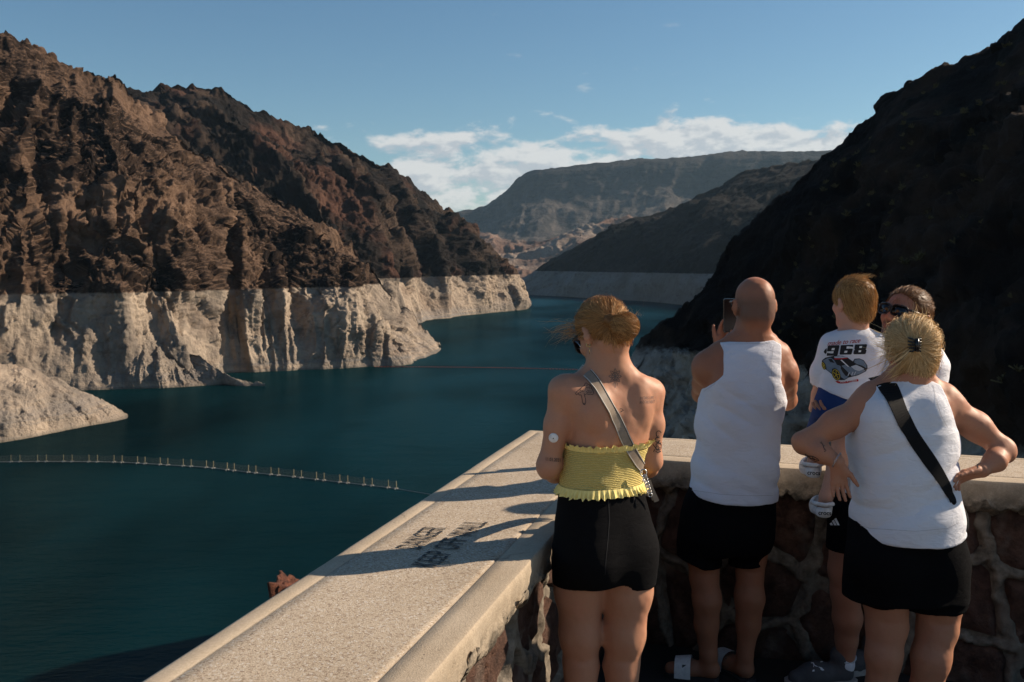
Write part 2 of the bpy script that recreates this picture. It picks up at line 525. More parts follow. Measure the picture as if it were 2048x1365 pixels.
# near promontory on the left
A_cols = [col((-320, 935), (-320, 650, 372)), col((-120, 905), (-120, 700, 378)), col((0, 886), (0, 729, 385)), col((60, 876), (62, 741, 392)),
          col((120, 864), (122, 764, 396)), col((180, 852), (180, 790, 402)), col((225, 844), (226, 812, 408)), col((254, 837), (250, 828, 408)), col((257, 831), (257, 830, 412))]
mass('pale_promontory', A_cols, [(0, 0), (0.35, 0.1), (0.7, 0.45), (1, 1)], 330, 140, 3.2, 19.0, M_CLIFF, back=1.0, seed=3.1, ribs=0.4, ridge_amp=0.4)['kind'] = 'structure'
# second headland
C_cols = [col((560, 672), (100, 140, 1180)), col((640, 668), (282, 184, 1200)), col((700, 664), (325, 166, 1215)), col((750, 660), (440, 176, 1230)),
          col((790, 655), (507, 214, 1250)), col((830, 649), (600, 250, 1270)), col((860, 642), (700, 290, 1300)), col((890, 638), (780, 330, 1340)),
          col((915, 634), (850, 383, 1370)), col((950, 629), (912, 434, 1400)), col((990, 625), (962, 480, 1420)), col((1025, 622), (1000, 526, 1430)),
          col((1050, 619), (1026, 560, 1430)), col((1058, 615), (1051, 602, 1432))]
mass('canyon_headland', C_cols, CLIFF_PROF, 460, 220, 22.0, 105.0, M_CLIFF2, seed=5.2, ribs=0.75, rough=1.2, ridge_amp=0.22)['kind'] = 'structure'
# far right bank
F_cols = [col((1030, 590), (1025, 572, 2050)), col((1050, 590), (1062, 546, 2080)), col((1085, 592), (1140, 502, 2090)), col((1130, 594), (1250, 448, 2080)),
          col((1190, 598), (1330, 425, 2060)), col((1250, 601), (1400, 392, 2030)), col((1310, 605), (1480, 347, 2000)), col((1370, 611), (1560, 333, 1960)),
          col((1440, 617), (1650, 318, 1900)), col((1560, 628), (1780, 270, 1850)), col((1750, 645), (1950, 235, 1800)), col((2100, 690), (2300, 220, 1700))]
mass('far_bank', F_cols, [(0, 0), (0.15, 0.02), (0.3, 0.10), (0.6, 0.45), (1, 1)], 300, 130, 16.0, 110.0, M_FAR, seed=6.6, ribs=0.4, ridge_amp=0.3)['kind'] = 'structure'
# near right slope
def gcol(spx, sd, rp):
    return (np.array([(spx - 1024) / F_PX * sd, sd, WATER_Z]), P(*rp))
G_cols = [gcol(1300, 196, (1300, 706, 200)), gcol(1268, 176, (1284, 704, 182)), gcol(1285, 166, (1310, 664, 182)), gcol(1315, 158, (1388, 607, 184)),
          gcol(1365, 149, (1440, 532, 185)), gcol(1430, 141, (1484, 480, 185)), gcol(1500, 134, (1560, 402, 184)), gcol(1580, 126, (1640, 322, 182)),
          gcol(1680, 112, (1738, 256, 178)), gcol(1800, 96, (1850, 156, 173)), gcol(1950, 80, (1985, 100, 167)), gcol(2130, 66, (2070, 40, 162)),
          gcol(2450, 54, (2330, -60, 150)), gcol(3300, 42, (3000, -100, 120)), gcol(5200, 34, (4600, -120, 82)), gcol(11000, 17, (9500, -60, 48))]
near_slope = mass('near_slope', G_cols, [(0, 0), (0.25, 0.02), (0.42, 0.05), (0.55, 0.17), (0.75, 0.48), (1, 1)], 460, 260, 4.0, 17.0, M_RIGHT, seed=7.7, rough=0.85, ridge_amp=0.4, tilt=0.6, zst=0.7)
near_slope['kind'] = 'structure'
# slope added out of view behind the overlook, cutting skylight from behind
H_cols = [(np.array([-60., -95., WATER_Z]), np.array([-75., -150., 22.])), (np.array([-28., -66., WATER_Z]), np.array([-34., -98., 16.])), (np.array([-8., -62., WATER_Z]), np.array([-10., -98., 13.])),
          (np.array([12., -62., WATER_Z]), np.array([16., -98., 12.])), (np.array([36., -66., WATER_Z]), np.array([48., -110., 12.])), (np.array([80., -90., WATER_Z]), np.array([100., -140., 14.]))]
mass('sky_block_slope', H_cols, [(0, 0), (0.55, 0.02), (1, 1)], 120, 90, 2.5, 16.0, M_RIGHT, seed=12.7, rough=1.2, tilt=0.7, zst=0.7)['kind'] = 'structure'
# far table mountain and its foothills
def raw(sp, rp):
    return (P(*sp), P(*rp))
D_cols = [raw((300, 500, 6200), (300, 470, 7600)), raw((700, 500, 6100), (760, 452, 7500)), raw((880, 500, 6000), (910, 426, 7400)), raw((920, 500, 5900), (962, 415, 7300)),
          raw((960, 500, 5800), (1005, 387, 7200)), raw((990, 500, 5700), (1050, 347, 7100)), raw((1040, 500, 5600), (1100, 337, 7000)),
          raw((1130, 500, 5500), (1250, 321, 6950)), raw((1250, 500, 5400), (1350, 317, 6900)), raw((1380, 500, 5350), (1460, 305, 6800)),
          raw((1500, 500, 5300), (1560, 304, 6700)), raw((1650, 500, 5300), (1660, 301, 6650)), raw((1900, 500, 5200), (1900, 300, 6600)), raw((2500, 500, 5000), (2500, 310, 6400))]
mass('table_mountain', D_cols, [(0, 0), (0.12, 0.25), (0.30, 0.52), (0.52, 0.75), (0.62, 0.83), (0.93, 0.93), (1, 1)], 360, 120, 46.0, 330.0, M_MESA, back=1.5, seed=8.8, ribs=0.45, rough=0.7, ridge_amp=0.12)['kind'] = 'structure'
E_cols = [raw((700, 548, 3300), (700, 470, 4700)), raw((880, 550, 3250), (900, 462, 4700)), raw((960, 552, 3200), (955, 459, 4600)), raw((1000, 553, 3200), (1020, 482, 4550)),
          raw((1050, 553, 3150), (1090, 472, 4500)), raw((1100, 553, 3100), (1180, 447, 4450)), raw((1180, 553, 3100), (1260, 437, 4400)), raw((1300, 553, 3050), (1350, 440, 4300)), raw((1500, 553, 3000), (1560, 440, 4200))]
mass('foothills', E_cols, [(0, 0), (0.2, 0.3), (0.5, 0.6), (0.8, 0.85), (1, 1)], 260, 140, 46.0, 170.0, M_FOOT, back=0.6, seed=9.4, rough=0.35, ridge_amp=0.6, tilt=0.8, zst=1.0)['kind'] = 'structure'
E2_cols = [raw((800, 556, 2900), (800, 520, 3500)), raw((980, 558, 2800), (990, 516, 3450)), raw((1040, 560, 2750), (1050, 520, 3400)), raw((1120, 560, 2700), (1140, 528, 3300)), raw((1300, 560, 2650), (1320, 520, 3200))]
mass('foothills_front', E2_cols, [(0, 0), (1, 1)], 160, 60, 16.0, 90.0, M_FOOT, back=0.5, seed=10.4, rough=0.4)['kind'] = 'structure'

# ground sheet and lake
gm, t, b = new_mat('desert_ground')
b.inputs['Roughness'].default_value = 0.95
g = t.n('ShaderNodeNewGeometry')
t.link(t.mix(t.noise(g.outputs['Position'], 0.004, 5), (0.10, 0.075, 0.06), (0.19, 0.14, 0.11)), b.inputs['Base Color'])
GS = 9500.0
tag(mesh_obj('ground', [(-GS, -900, WATER_Z - 6), (GS, -900, WATER_Z - 6), (GS, GS, WATER_Z - 6), (-GS, GS, WATER_Z - 6)], [(0, 1, 2, 3)], gm, smooth=False), kind='structure')

wm, t, b = new_mat('lake_water')
g = t.n('ShaderNodeNewGeometry')
pos = g.outputs['Position']
n1 = t.noise(t.vmap(pos, (0.010, 0.004, 1)), 1.0, 4, 0.6)
w1 = t.noise(t.vmap(pos, (0.42, 0.9, 1), rot=(0, 0, 0.35)), 1.0, 5, 0.62)
w2 = t.noise(t.vmap(pos, (0.06, 0.15, 1), rot=(0, 0, 0.2)), 1.0, 3, 0.5)
bp = t.n('ShaderNodeBump', ins={'Height': t.math('ADD', w1, t.math('MULTIPLY', w2, 2.2)), 'Strength': 1.0, 'Distance': 0.9})
dfs = t.n('ShaderNodeBsdfDiffuse', ins={'Color': t.mix(t.rng(n1, 0.35, 0.65), (0.0004, 0.0058, 0.0072), (0.0013, 0.0180, 0.0225))})
gls = t.n('ShaderNodeBsdfGlossy', ins={'Color': (0.50, 0.84, 1.0, 1), 'Roughness': t.rng(n1, 0.35, 0.65, 0.10, 0.22), 'Normal': bp.outputs[0]})
fr = t.n('ShaderNodeFresnel', ins={'IOR': 1.333, 'Normal': bp.outputs[0]})
mx = t.n('ShaderNodeMixShader', ins={0: t.math('MULTIPLY', fr.outputs[0], t.rng(n1, 0.35, 0.65, 0.24, 0.36)), 1: dfs.outputs[0], 2: gls.outputs[0]})
wout = [n_ for n_ in wm.node_tree.nodes if n_.type == 'OUTPUT_MATERIAL'][0]
wm.node_tree.nodes.remove(b)
t.link(mx.outputs[0], wout.inputs[0])
tag(mesh_obj('lake', [(-1500, 8, WATER_Z), (1500, 8, WATER_Z), (1500, 3000, WATER_Z), (-1500, 3000, WATER_Z)], [(0, 1, 2, 3)], wm, smooth=False), kind='structure')

# the dry hazy air over the valley
hz = bpy.data.materials.new('haze')
hz.use_nodes = True
hz.node_tree.nodes.clear()
t = NT(hz.node_tree)
ho = t.n('ShaderNodeOutputMaterial')
pv = t.n('ShaderNodeVolumePrincipled')
pv.inputs['Color'].default_value = (0.50, 0.76, 1.0, 1)
pv.inputs['Density'].default_value = 1.9e-5
pv.inputs['Anisotropy'].default_value = 0.2
t.link(pv.outputs[0], ho.inputs['Volume'])
hb = MB()
hb.box((0, GS / 2 - 500, 480), (2 * GS + 200, GS + 1200, 1120))
tag(hb.build('haze', hz), kind='stuff')

# dry scrub on the near slope
m_scrub, t, b = new_mat('dry_scrub')
g = t.n('ShaderNodeNewGeometry')
t.link(t.mix(t.noise(g.outputs['Position'], 1.3, 3), (0.055, 0.045, 0.02), (0.17, 0.135, 0.06)), b.inputs['Base Color'])
b.inputs['Roughness'].default_value = 0.9
gv = np.zeros(len(near_slope.data.vertices) * 3, np.float32); near_slope.data.vertices.foreach_get('co', gv); gv = gv.reshape(-1, 3)
rsg = np.random.RandomState(3)
pick = gv[(gv[:, 2] > RING_Z + 1.5) & (gv[:, 1] > 30) & (gv[:, 0] < 130) & (gv[:, 1] < 165)]
pick = pick[rsg.randint(0, len(pick), 260)]
sv = []; sf = []
for p in pick:
    r_ = 0.35 + 0.55 * rsg.rand()
    for k in range(34):
        d = rsg.randn(3); d[2] = abs(d[2]) + 0.25; d /= np.linalg.norm(d)
        a_ = p + rsg.randn(3) * 0.12 * r_; e = a_ + d * r_ * (0.5 + 0.6 * rsg.rand())
        sd_ = np.cross(d, rsg.randn(3)); sd_ /= (np.linalg.norm(sd_) + 1e-6)
        n0 = len(sv)
        sv += [a_ - sd_ * 0.03, a_ + sd_ * 0.03, e + sd_ * 0.07, e - sd_ * 0.07]; sf.append((n0, n0 + 1, n0 + 2, n0 + 3))
tag(mesh_obj('desert_scrub', np.array(sv), np.array(sf), m_scrub), 'scattered dry scrub on the dark slope at right', kind='stuff')
# ================================================================== parapet wall
WALL_H = 0.886
def on_level(px, py, h):
    d = (CAM_H - h) * F_PX / (py - HORIZON)
    return np.array([(px - 1024.0) / F_PX * d, d])

m_con, t, b = new_mat('coping_concrete')
g = t.n('ShaderNodeNewGeometry'); pos = g.outputs['Position']
vor = t.n('ShaderNodeTexVoronoi', ins={'Vector': pos, 'Scale': 190.0})
agg = t.mix(t.rng(t.noise(pos, 260.0, 3, 0.6), 0.36, 0.64), (0.37, 0.295, 0.215), (0.53, 0.445, 0.345))
spk = t.n('ShaderNodeSeparateColor', ins={0: vor.outputs['Color']})
agg = t.mix(t.rng(spk.outputs[0], 0.76, 0.9, 0, 0.6), agg, (0.17, 0.11, 0.075))
agg = t.mix(t.rng(spk.outputs[1], 0.86, 0.95, 0, 0.7), agg, (0.60, 0.56, 0.50))
att = t.n('ShaderNodeAttribute', attribute_name='margin')
mar = t.mix(t.rng(t.noise(pos, 120.0, 4, 0.7), 0.3, 0.7), (0.39, 0.315, 0.23), (0.50, 0.415, 0.315))
c = t.mix(att.outputs['Fac'], agg, mar)
c = t.mix(t.rng(t.noise(pos, 2.6, 7, 0.66), 0.38, 0.68, 0, 0.5), c, t.mix(1.0, c, (0.62, 0.57, 0.50), 'MULTIPLY'))
st = t.n('ShaderNodeAttribute', attribute_name='weather')
grime_shade = t.math('MULTIPLY', st.outputs['Fac'], t.rng(t.noise(pos, 13.0, 6, 0.72), 0.30, 0.58))  # dark patina plus the shade below the arris, both in the colour
c = t.mix(t.math('MULTIPLY', grime_shade, 0.9), c, (0.06, 0.052, 0.04))
# hairline cracks and small dark pits
cr = t.n('ShaderNodeTexVoronoi', feature='DISTANCE_TO_EDGE', ins={'Vector': t.mix(0.06, pos, t.noise(pos, 9.0, 4, 0.6, out=1)), 'Scale': 1.15})
crm = t.math('MULTIPLY', t.rng(cr.outputs['Distance'], 0.0, 0.004, 1, 0), t.rng(t.noise(pos, 2.3, 2), 0.52, 0.6))
c = t.mix(t.math('MULTIPLY', crm, 0.7), c, (0.10, 0.08, 0.06))
pit = t.n('ShaderNodeTexVoronoi', ins={'Vector': pos, 'Scale': 26.0})
c = t.mix(t.math('MULTIPLY', t.rng(pit.outputs['Distance'], 0.05, 0.09, 1, 0), t.rng(t.noise(pos, 6.0, 2), 0.5, 0.6)), c, (0.09, 0.07, 0.05))
t.link(c, b.inputs['Base Color'])
b.inputs['Roughness'].default_value = 0.88
hh = t.math('ADD', t.noise(pos, 230.0, 4, 0.6), t.math('MULTIPLY', t.noise(pos, 30.0, 6, 0.7), t.math('ADD', 0.35, t.math('MULTIPLY', st.outputs['Fac'], 5.0))))
bump(t, b, hh, 0.55, 0.004)

m_mortar, t, b = new_mat('mortar')
g = t.n('ShaderNodeNewGeometry'); pos = g.outputs['Position']
c = t.mix(t.rng(t.noise(pos, 22.0, 6, 0.65), 0.35, 0.68), (0.095, 0.078, 0.058), (0.25, 0.21, 0.165))
c = t.mix(t.rng(t.noise(pos, 5.0, 4), 0.5, 0.7, 0, 0.6), c, (0.15, 0.125, 0.10))
t.link(c, b.inputs['Base Color']); b.inputs['Roughness'].default_value = 0.92
bump(t, b, t.noise(pos, 90.0, 6, 0.7), 0.6, 0.006)

m_stone, t, b = new_mat('red_wall_stone')
g = t.n('ShaderNodeNewGeometry'); pos = g.outputs['Position']
oi = t.n('ShaderNodeObjectInfo')
c = t.mix(t.rng(t.noise(pos, 11.0, 7, 0.68), 0.34, 0.66), (0.042, 0.020, 0.014), (0.235, 0.125, 0.086))
c = t.mix(t.rng(oi.outputs['Random'], 0, 1, 0, 0.55), c, (0.12, 0.07, 0.055))
c = t.mix(t.rng(t.noise(pos, 60.0, 5, 0.75), 0.56, 0.70, 0, 0.85), c, (0.085, 0.045, 0.035))
c = t.mix(t.rng(t.noise(pos, 4.0, 3), 0.58, 0.72, 0, 0.6), c, (0.40, 0.335, 0.27))
t.link(c, b.inputs['Base Color']); b.inputs['Roughness'].default_value = 0.92
bump(t, b, t.noise(pos, 30.0, 10, 0.75), 1.0, 0.045)

oa, ob = on_level(268, 1365, WALL_H), on_level(1054, 860, WALL_H)
oc, od = on_level(1063, 859.5, WALL_H), on_level(2027, 914, WALL_H)
dl = (ob - oa) / np.linalg.norm(ob - oa)
dr = (od - oc) / np.linalg.norm(od - oc)
# corner of the two outer lines
den = dl[0] * dr[1] - dl[1] * dr[0]
tt = ((oc - oa)[0] * dr[1] - (oc - oa)[1] * dr[0]) / den
K = oa + dl * tt
nl = np.array([dl[1], -dl[0]])            # inward normal of the left run (towards +x)
nr = np.array([dr[1], -dr[0]])            # inward normal of the right run (towards the camera)
WID = 0.615
L_BACK = 6.3                              # the left run goes on behind the photographer
R_LEN = 6.2
def run_line(sv, which):
    """offset line of the coping, distance sv in from the outer edge"""
    den = dl[0] * dr[1] - dl[1] * dr[0]
    a = oa + nl * sv; bb = K + nr * sv
    u = ((bb - a)[0] * dr[1] - (bb - a)[1] * dr[0]) / den
    k = a + dl * u
    if which == 'l':
        return k - dl * (L_BACK + (k - K) @ dl), k
    return k, k + dr * R_LEN
wall = empty('parapet_wall', (float(K[0]), float(K[1]), 0))
tag(wall, 'low stone parapet wall with pale concrete coping along the overlook', 'wall')
wall_inv = Vector((-K[0], -K[1], 0))
def wall_child(o):
    o.parent = wall
    o.matrix_parent_inverse = Matrix.Translation(wall_inv)
    return o
# section: (distance in, height, margin?, weather?)
sec = [(0.0, -0.16, 1, 1), (0.0, -0.09, 1, .6), (0.0, -0.022, 1, 0), (0.006, -0.007, 1, 0), (0.02, -0.001, 1, 0)]
sec += [(x, 0.0, 1, 0) for x in (0.045, 0.072)] + [(0.0755, -0.0025, 1, 0.2), (0.079, 0.0005, 0, 0)]
sec += [(x, 0.0012, 0, 0) for x in np.linspace(0.12, 0.49, 9)]
sec += [(0.508, 0.001, 0, 0), (0.5115, -0.004, 1, 0), (0.515, 0.0, 1, 0), (0.55, 0.0, 1, 0), (0.59, 0.0, 1, 0), (0.605, 0.0, 1, .05), (0.6115, -0.0018, 1, .1), (0.6148, -0.0065, 1, .2), (0.616, -0.018, 1, .25), (0.616, -0.034, 1, .3)]
sec += [(0.614, zz, 1, ww) for zz, ww in ((-0.052, .4), (-0.064, .55), (-0.076, .7), (-0.088, .85), (-0.098, 1), (-0.108, 1))]
sec += [(0.606, -0.118, 1, 1), (0.585, -0.126, 1, 1), (0.55, -0.130, 1, 1)]
V = []; MAR = []; WEA = []; counts = []
for which in 'lr':
    n_al = 360 if which == 'l' else 300
    ts = np.linspace(0, 1, n_al)
    if which == 'l':
        ts = 1 - (1 - ts) ** 1.0
    lines = [run_line(s[0], which) for s in sec]
    for ti in ts:
        for (s, (p0, p1)) in zip(sec, lines):
            q = p0 + (p1 - p0) * ti
            V.append((q[0], q[1], WALL_H + s[1])); MAR.append(s[2]); WEA.append(s[3])
    counts.append(n_al)
V = np.array(V); WEA = np.array(WEA); MAR = np.array(MAR)
ns_ = len(sec)
dn = fbm(V * 9.0, 4, 0.6)
dn2 = billow(V * 26.0 + 9, 3, 0.6); dn3 = facets(V * np.array([16.0, 16.0, 22.0])) + 0.5 * facets(V * 45.0 + 3)
secs = np.tile(np.array([s[0] for s in sec]), sum(counts))
inner = np.where(secs > 0.54, 1.0, 0.0)
nrm = np.concatenate([np.tile(nl, (counts[0] * ns_, 1)), np.tile(nr, (counts[1] * ns_, 1))])
off = inner * (WEA ** 1.5 * (0.012 * dn3 - 0.006 * np.clip(dn2, -0.3, 2)) + 0.001 * dn * (inner))
V[:, :2] += nrm * off[:, None]
low = (inner > 0) * (WEA > 0.8)
V[:, 2] += low * (0.026 * dn3 + 0.010 * dn)
V[:, 2] += 0.0012 * fbm(V * 3.0 + 4, 3)
F1 = grid_faces(counts[0] + counts[1], ns_)[:, ::-1]
cop = mesh_obj('coping', V, F1, m_con)
for nm, arr in (('margin', MAR), ('weather', WEA)):
    a = cop.data.attributes.new(nm, 'FLOAT', 'POINT'); a.data.foreach_set('value', arr.astype(np.float32))
ev = np.zeros(len(cop.data.edges) * 2, np.int32); cop.data.edges.foreach_get('vertices', ev); ev = ev.reshape(-1, 2)
k_ar = [i for i, q in enumerate(sec) if abs(q[0] - 0.6115) < 1e-4][0]
se = cop.data.attributes.new('sharp_edge', 'BOOLEAN', 'EDGE')
se.data.foreach_set('value', ((ev[:, 0] % ns_ == k_ar) & (ev[:, 1] % ns_ == k_ar)))
wall_child(cop)
# wall body behind the stones
core = MB()
s_in = WID - 0.085
def prism(mb, pts, z0, z1):
    n = len(pts)
    mb.add([(p[0], p[1], z0) for p in pts] + [(p[0], p[1], z1) for p in pts],
           [tuple(range(n))[::-1], tuple(range(n, 2 * n))] + [(i, (i + 1) % n, n + (i + 1) % n, n + i) for i in range(n)])
a0, a1 = run_line(0.03, 'l'); b0, b1 = run_line(0.03, 'r')
c0, c1 = run_line(s_in, 'l'); d0, d1 = run_line(s_in, 'r')
prism(core, [a0, a1, b1, d1, d0, c0], -0.05, WALL_H - 0.125)
wall_child(core.build('wall_core', m_mortar))

def clip_poly(poly, n, c):
    """keep the side where p.n <= c"""
    out = []
    for i in range(len(poly)):
        p, q = poly[i], poly[(i + 1) % len(poly)]
        dp, dq = p @ n - c, q @ n - c
        if dp <= 0: out.append(p)
        if (dp < 0 < dq) or (dq < 0 < dp):
            out.append(p + (q - p) * dp / (dp - dq))
    return out

def masonry(which, u0, u1, rs, rings):
    p0, p1 = run_line(WID - 0.085, which)
    nrm = nl if which == 'l' else nr
    dirv = (p1 - p0) / np.linalg.norm(p1 - p0)
    H = WALL_H - 0.10
    # seeds on a jittered lattice: coursed rubble
    seeds = []
    rows = [0.12, 0.36, 0.62]
    for r, zc in enumerate(rows):
        u = u0 - 0.4 + rs.rand() * 0.3
        while u < u1 + 0.4:
            stp = 0.24 + rs.rand() * 0.30
            seeds.append((u + stp / 2 + rs.randn() * 0.02, zc + rs.randn() * 0.075))
            u += stp
    seeds = np.array(seeds)
    # the joints: a height field of proud mortar beads
    hstep = 0.0085 if which == 'l' else 0.0105
    uu = np.arange(u0, u1, hstep); zz = np.arange(-0.02, H, hstep)
    U, Z = np.meshgrid(uu, zz, indexing='ij')
    pt = np.stack([U, Z], -1).reshape(-1, 2)
    p3 = np.concatenate([pt, np.full((len(pt), 1), 3.3 if which == 'l' else 8.8)], 1)
    wv = np.stack([fbm(p3 * 7, 3), fbm(p3 * 7 + 40, 3)], -1) * 0.034
    ptw = pt + wv
    dd = np.linalg.norm(ptw[:, None, :] - seeds[None], axis=-1)
    o2 = np.argsort(dd, axis=1)[:, :2]
    sa, sb = seeds[o2[:, 0]], seeds[o2[:, 1]]
    mid = (sa + sb) / 2; dv = sb - sa; dv /= np.linalg.norm(dv, axis=1, keepdims=True)
    edge = np.abs(((mid - ptw) * dv).sum(1))
    wj = 0.024 + 0.009 * fbm(p3 * 5 + 9, 2)
    bead = 0.036 * (1 - smoothstep(wj * (0.85 if which == 'l' else 0.70), wj * (1.12 if which == 'l' else 1.28), edge)) * (1 + 0.12 * fbm(p3 * 6, 4) + 0.16 * facets(p3 * 16)) * (1 - .55 * smoothstep(.25, .5, fbm(p3 * 3.7 + 77, 2)))
    hgt = bead + 0.002 * fbm(p3 * 60, 2) - 0.002
    base = p0 + np.outer(pt[:, 0], dirv)
    vv = np.concatenate([base + nrm * hgt[:, None], pt[:, 1:]], 1)
    fc = grid_faces(len(uu), len(zz))
    mo = mesh_obj('mortar_joint', vv, fc if which == 'l' else fc, m_mortar)
    wall_child(mo)
    for si in range(len(seeds)):
        s0 = seeds[si]
        if s0[0] < u0 - 0.05 or s0[0] > u1 + 0.05: continue
        poly = [np.array(x) for x in ((u0, -0.03), (u1, -0.03), (u1, H + 0.02), (u0, H + 0.02))]
        for sj in range(len(seeds)):
            if sj == si: continue
            dv = seeds[sj] - s0; L = np.linalg.norm(dv)
            if L > 1.3: continue
            dv /= L
            poly = clip_poly(poly, dv, (seeds[sj] + s0) @ dv / 2 - 0.014)
            if len(poly) < 3: break
        if len(poly) < 3: continue
        poly = np.array(poly)
        cen = poly.mean(0)
        # resample the rim
        per = np.linalg.norm(np.roll(poly, -1, 0) - poly, axis=1); cum = np.concatenate([[0], np.cumsum(per)])
        nn = 26
        ss = np.linspace(0, cum[-1], nn, endpoint=False)
        pl = np.vstack([poly, poly[:1]])
        rim = np.stack([np.interp(ss, cum, pl[:, 0]), np.interp(ss, cum, pl[:, 1])], 1)
        vs = []; fs = []
        prot = 0.012 + rs.rand() * 0.020
        til = rs.randn(2) * 0.06
        for ri in range(rings + 1):
            f = 1 - ri / (rings + 0.6)
            pr = cen + (rim - cen) * (f if ri else 1.0)
            hgt = -0.012 if ri == 0 else prot * min(1, 0.45 + ri * 0.35)
            q3 = np.concatenate([pr, np.full((nn, 1), si * 1.7)], 1)
            hh = np.full(nn, hgt) + (0 if ri == 0 else 1) * (0.013 * fbm(q3 * 13, 3) + 0.012 * facets(q3 * 22)  + (pr - cen) @ til)
            for k in range(nn):
                w3 = p0 + dirv * pr[k, 0] + nrm * hh[k]
                vs.append((w3[0], w3[1], pr[k, 1]))
        for ri in range(rings):
            for k in range(nn):
                fs.append((ri * nn + k, ri * nn + (k + 1) % nn, (ri + 1) * nn + (k + 1) % nn, (ri + 1) * nn + k))
        fs.append(tuple(rings * nn + k for k in range(nn)))
        wall_child(mesh_obj('stone', vs, fs, m_stone))
rs = np.random.RandomState(5)
lp0, lp1 = run_line(WID - 0.085, 'l')
Ll = np.linalg.norm(lp1 - lp0)
masonry('l', Ll - 3.9, Ll - 0.03, rs, 6)
masonry('r', 0.03, 3.4, rs, 6)

# warning stencilled on the coping
m_ink, t, b = new_mat('stencil_paint')
g = t.n('ShaderNodeNewGeometry')
t.link(t.mix(t.rng(t.noise(g.outputs['Position'], 160.0, 4, 0.7), 0.52, 0.66), (0.022, 0.022, 0.024), (0.24, 0.20, 0.16)), b.inputs['Base Color'])
b.inputs['Roughness'].default_value = 0.8
def text_mesh(body, size, bold=0.0, shear=0.0, space=1.0, align='LEFT', res=3):
    cu = bpy.data.curves.new('txt', 'FONT')
    cu.body = body; cu.size = size; cu.offset = bold; cu.shear = shear; cu.space_character = space
    cu.align_x = align; cu.resolution_u = res
    ob = bpy.data.objects.new('txt', cu); C.objects.link(ob)
    bpy.context.view_layer.update()
    me = bpy.data.meshes.new_from_object(ob.evaluated_get(bpy.context.evaluated_depsgraph_get()))
    v = np.zeros(len(me.vertices) * 3); me.vertices.foreach_get('co', v)
    f = [tuple(p.vertices) for p in me.polygons]
    bpy.data.objects.remove(ob); bpy.data.curves.remove(cu); bpy.data.meshes.remove(me)
    return v.reshape(-1, 3), f
def stencil(body, p_start, length, height):
    v, f = text_mesh(body, 1.0, 0.006, 0.0, 1.16)
    v = v.copy()
    v[:, 0] -= v[:, 0].min(); v[:, 1] -= v[:, 1].min()
    v[:, 0] *= length / v[:, 0].max(); v[:, 1] *= height / v[:, 1].max()
    # stencil bridges: drop a thin band through each letter row by splitting the sheet into two slices
    up = -nl
    mb = MB()
    w3 = [(p_start[0] + dl[0] * x + up[0] * y, p_start[1] + dl[1] * x + up[1] * y, WALL_H + 0.0042) for x, y, _ in v]
    mb.add(w3, f)
    return wall_child(mb.build('lettering', m_ink))
k0 = on_level(874, 1137, WALL_H); k1 = on_level(990, 1051, WALL_H)
stencil('KEEP OFF WALL', k0, float(np.linalg.norm(k1 - k0)) * 1.04, 0.085)['label'] = 'black stencilled words KEEP OFF WALL'
k0 = on_level(841, 1101, WALL_H); k1 = on_level(907, 1061, WALL_H)
stencil('DANGER', k0, float(np.linalg.norm(k1 - k0)) * 1.04, 0.085)['label'] = 'black stencilled word DANGER'

# pavement and what carries it
m_asp, t, b = new_mat('asphalt')
g = t.n('ShaderNodeNewGeometry'); pos = g.outputs['Position']
t.link(t.mix(t.rng(t.noise(pos, 180.0, 4, 0.7), 0.4, 0.68), (0.014, 0.013, 0.012), (0.05, 0.046, 0.043)), b.inputs['Base Color'])
b.inputs['Roughness'].default_value = 0.9
bump(t, b, t.noise(pos, 200.0, 4, 0.7), 0.7, 0.006)
pv = MB()
ya, yb = c1 - dl * 4.5, np.array([d1[0], c1[1] - dl[1] * 4.5])
prism(pv, [ya, c1, d1, yb], -0.25, 0.0)
tag(pv.build('pavement', m_asp), kind='structure')  # dark asphalt by the wall, its tone also standing in for shade
m_plz, t, b = new_mat('bounce_plaza_concrete')
g = t.n('ShaderNodeNewGeometry'); pos = g.outputs['Position']
t.link(t.mix(t.noise(pos, 1.4, 6, 0.6), (0.50, 0.46, 0.41), (0.62, 0.58, 0.52)), b.inputs['Base Color'])
b.inputs['Roughness'].default_value = 0.9
pz = MB()
prism(pz, [np.array([-14.0, -62.0]), np.array([c0[0], c0[1]]), ya, yb, np.array([34.0, yb[1]]), np.array([34.0, -62.0])], -0.25, 0.002)
tag(pz.build('bounce_plaza', m_plz), kind='structure')  # added out of view: pale ground that bounces sunlight onto the figures
m_dam, t, b = new_mat('dam_concrete')
g = t.n('ShaderNodeNewGeometry')
t.link(t.mix(t.noise(g.outputs['Position'], 0.6, 6), (0.22, 0.19, 0.16), (0.33, 0.29, 0.25)), b.inputs['Base Color'])
b.inputs['Roughness'].default_value = 0.9
dm = MB()
prism(dm, [a0, a1, b1, np.array([34.0, b1[1]]), np.array([34.0, -62.0]), np.array([-14.0, -62.0])], WATER_Z - 5.5, -0.26)
tag(dm.build('abutment', m_dam), kind='structure')
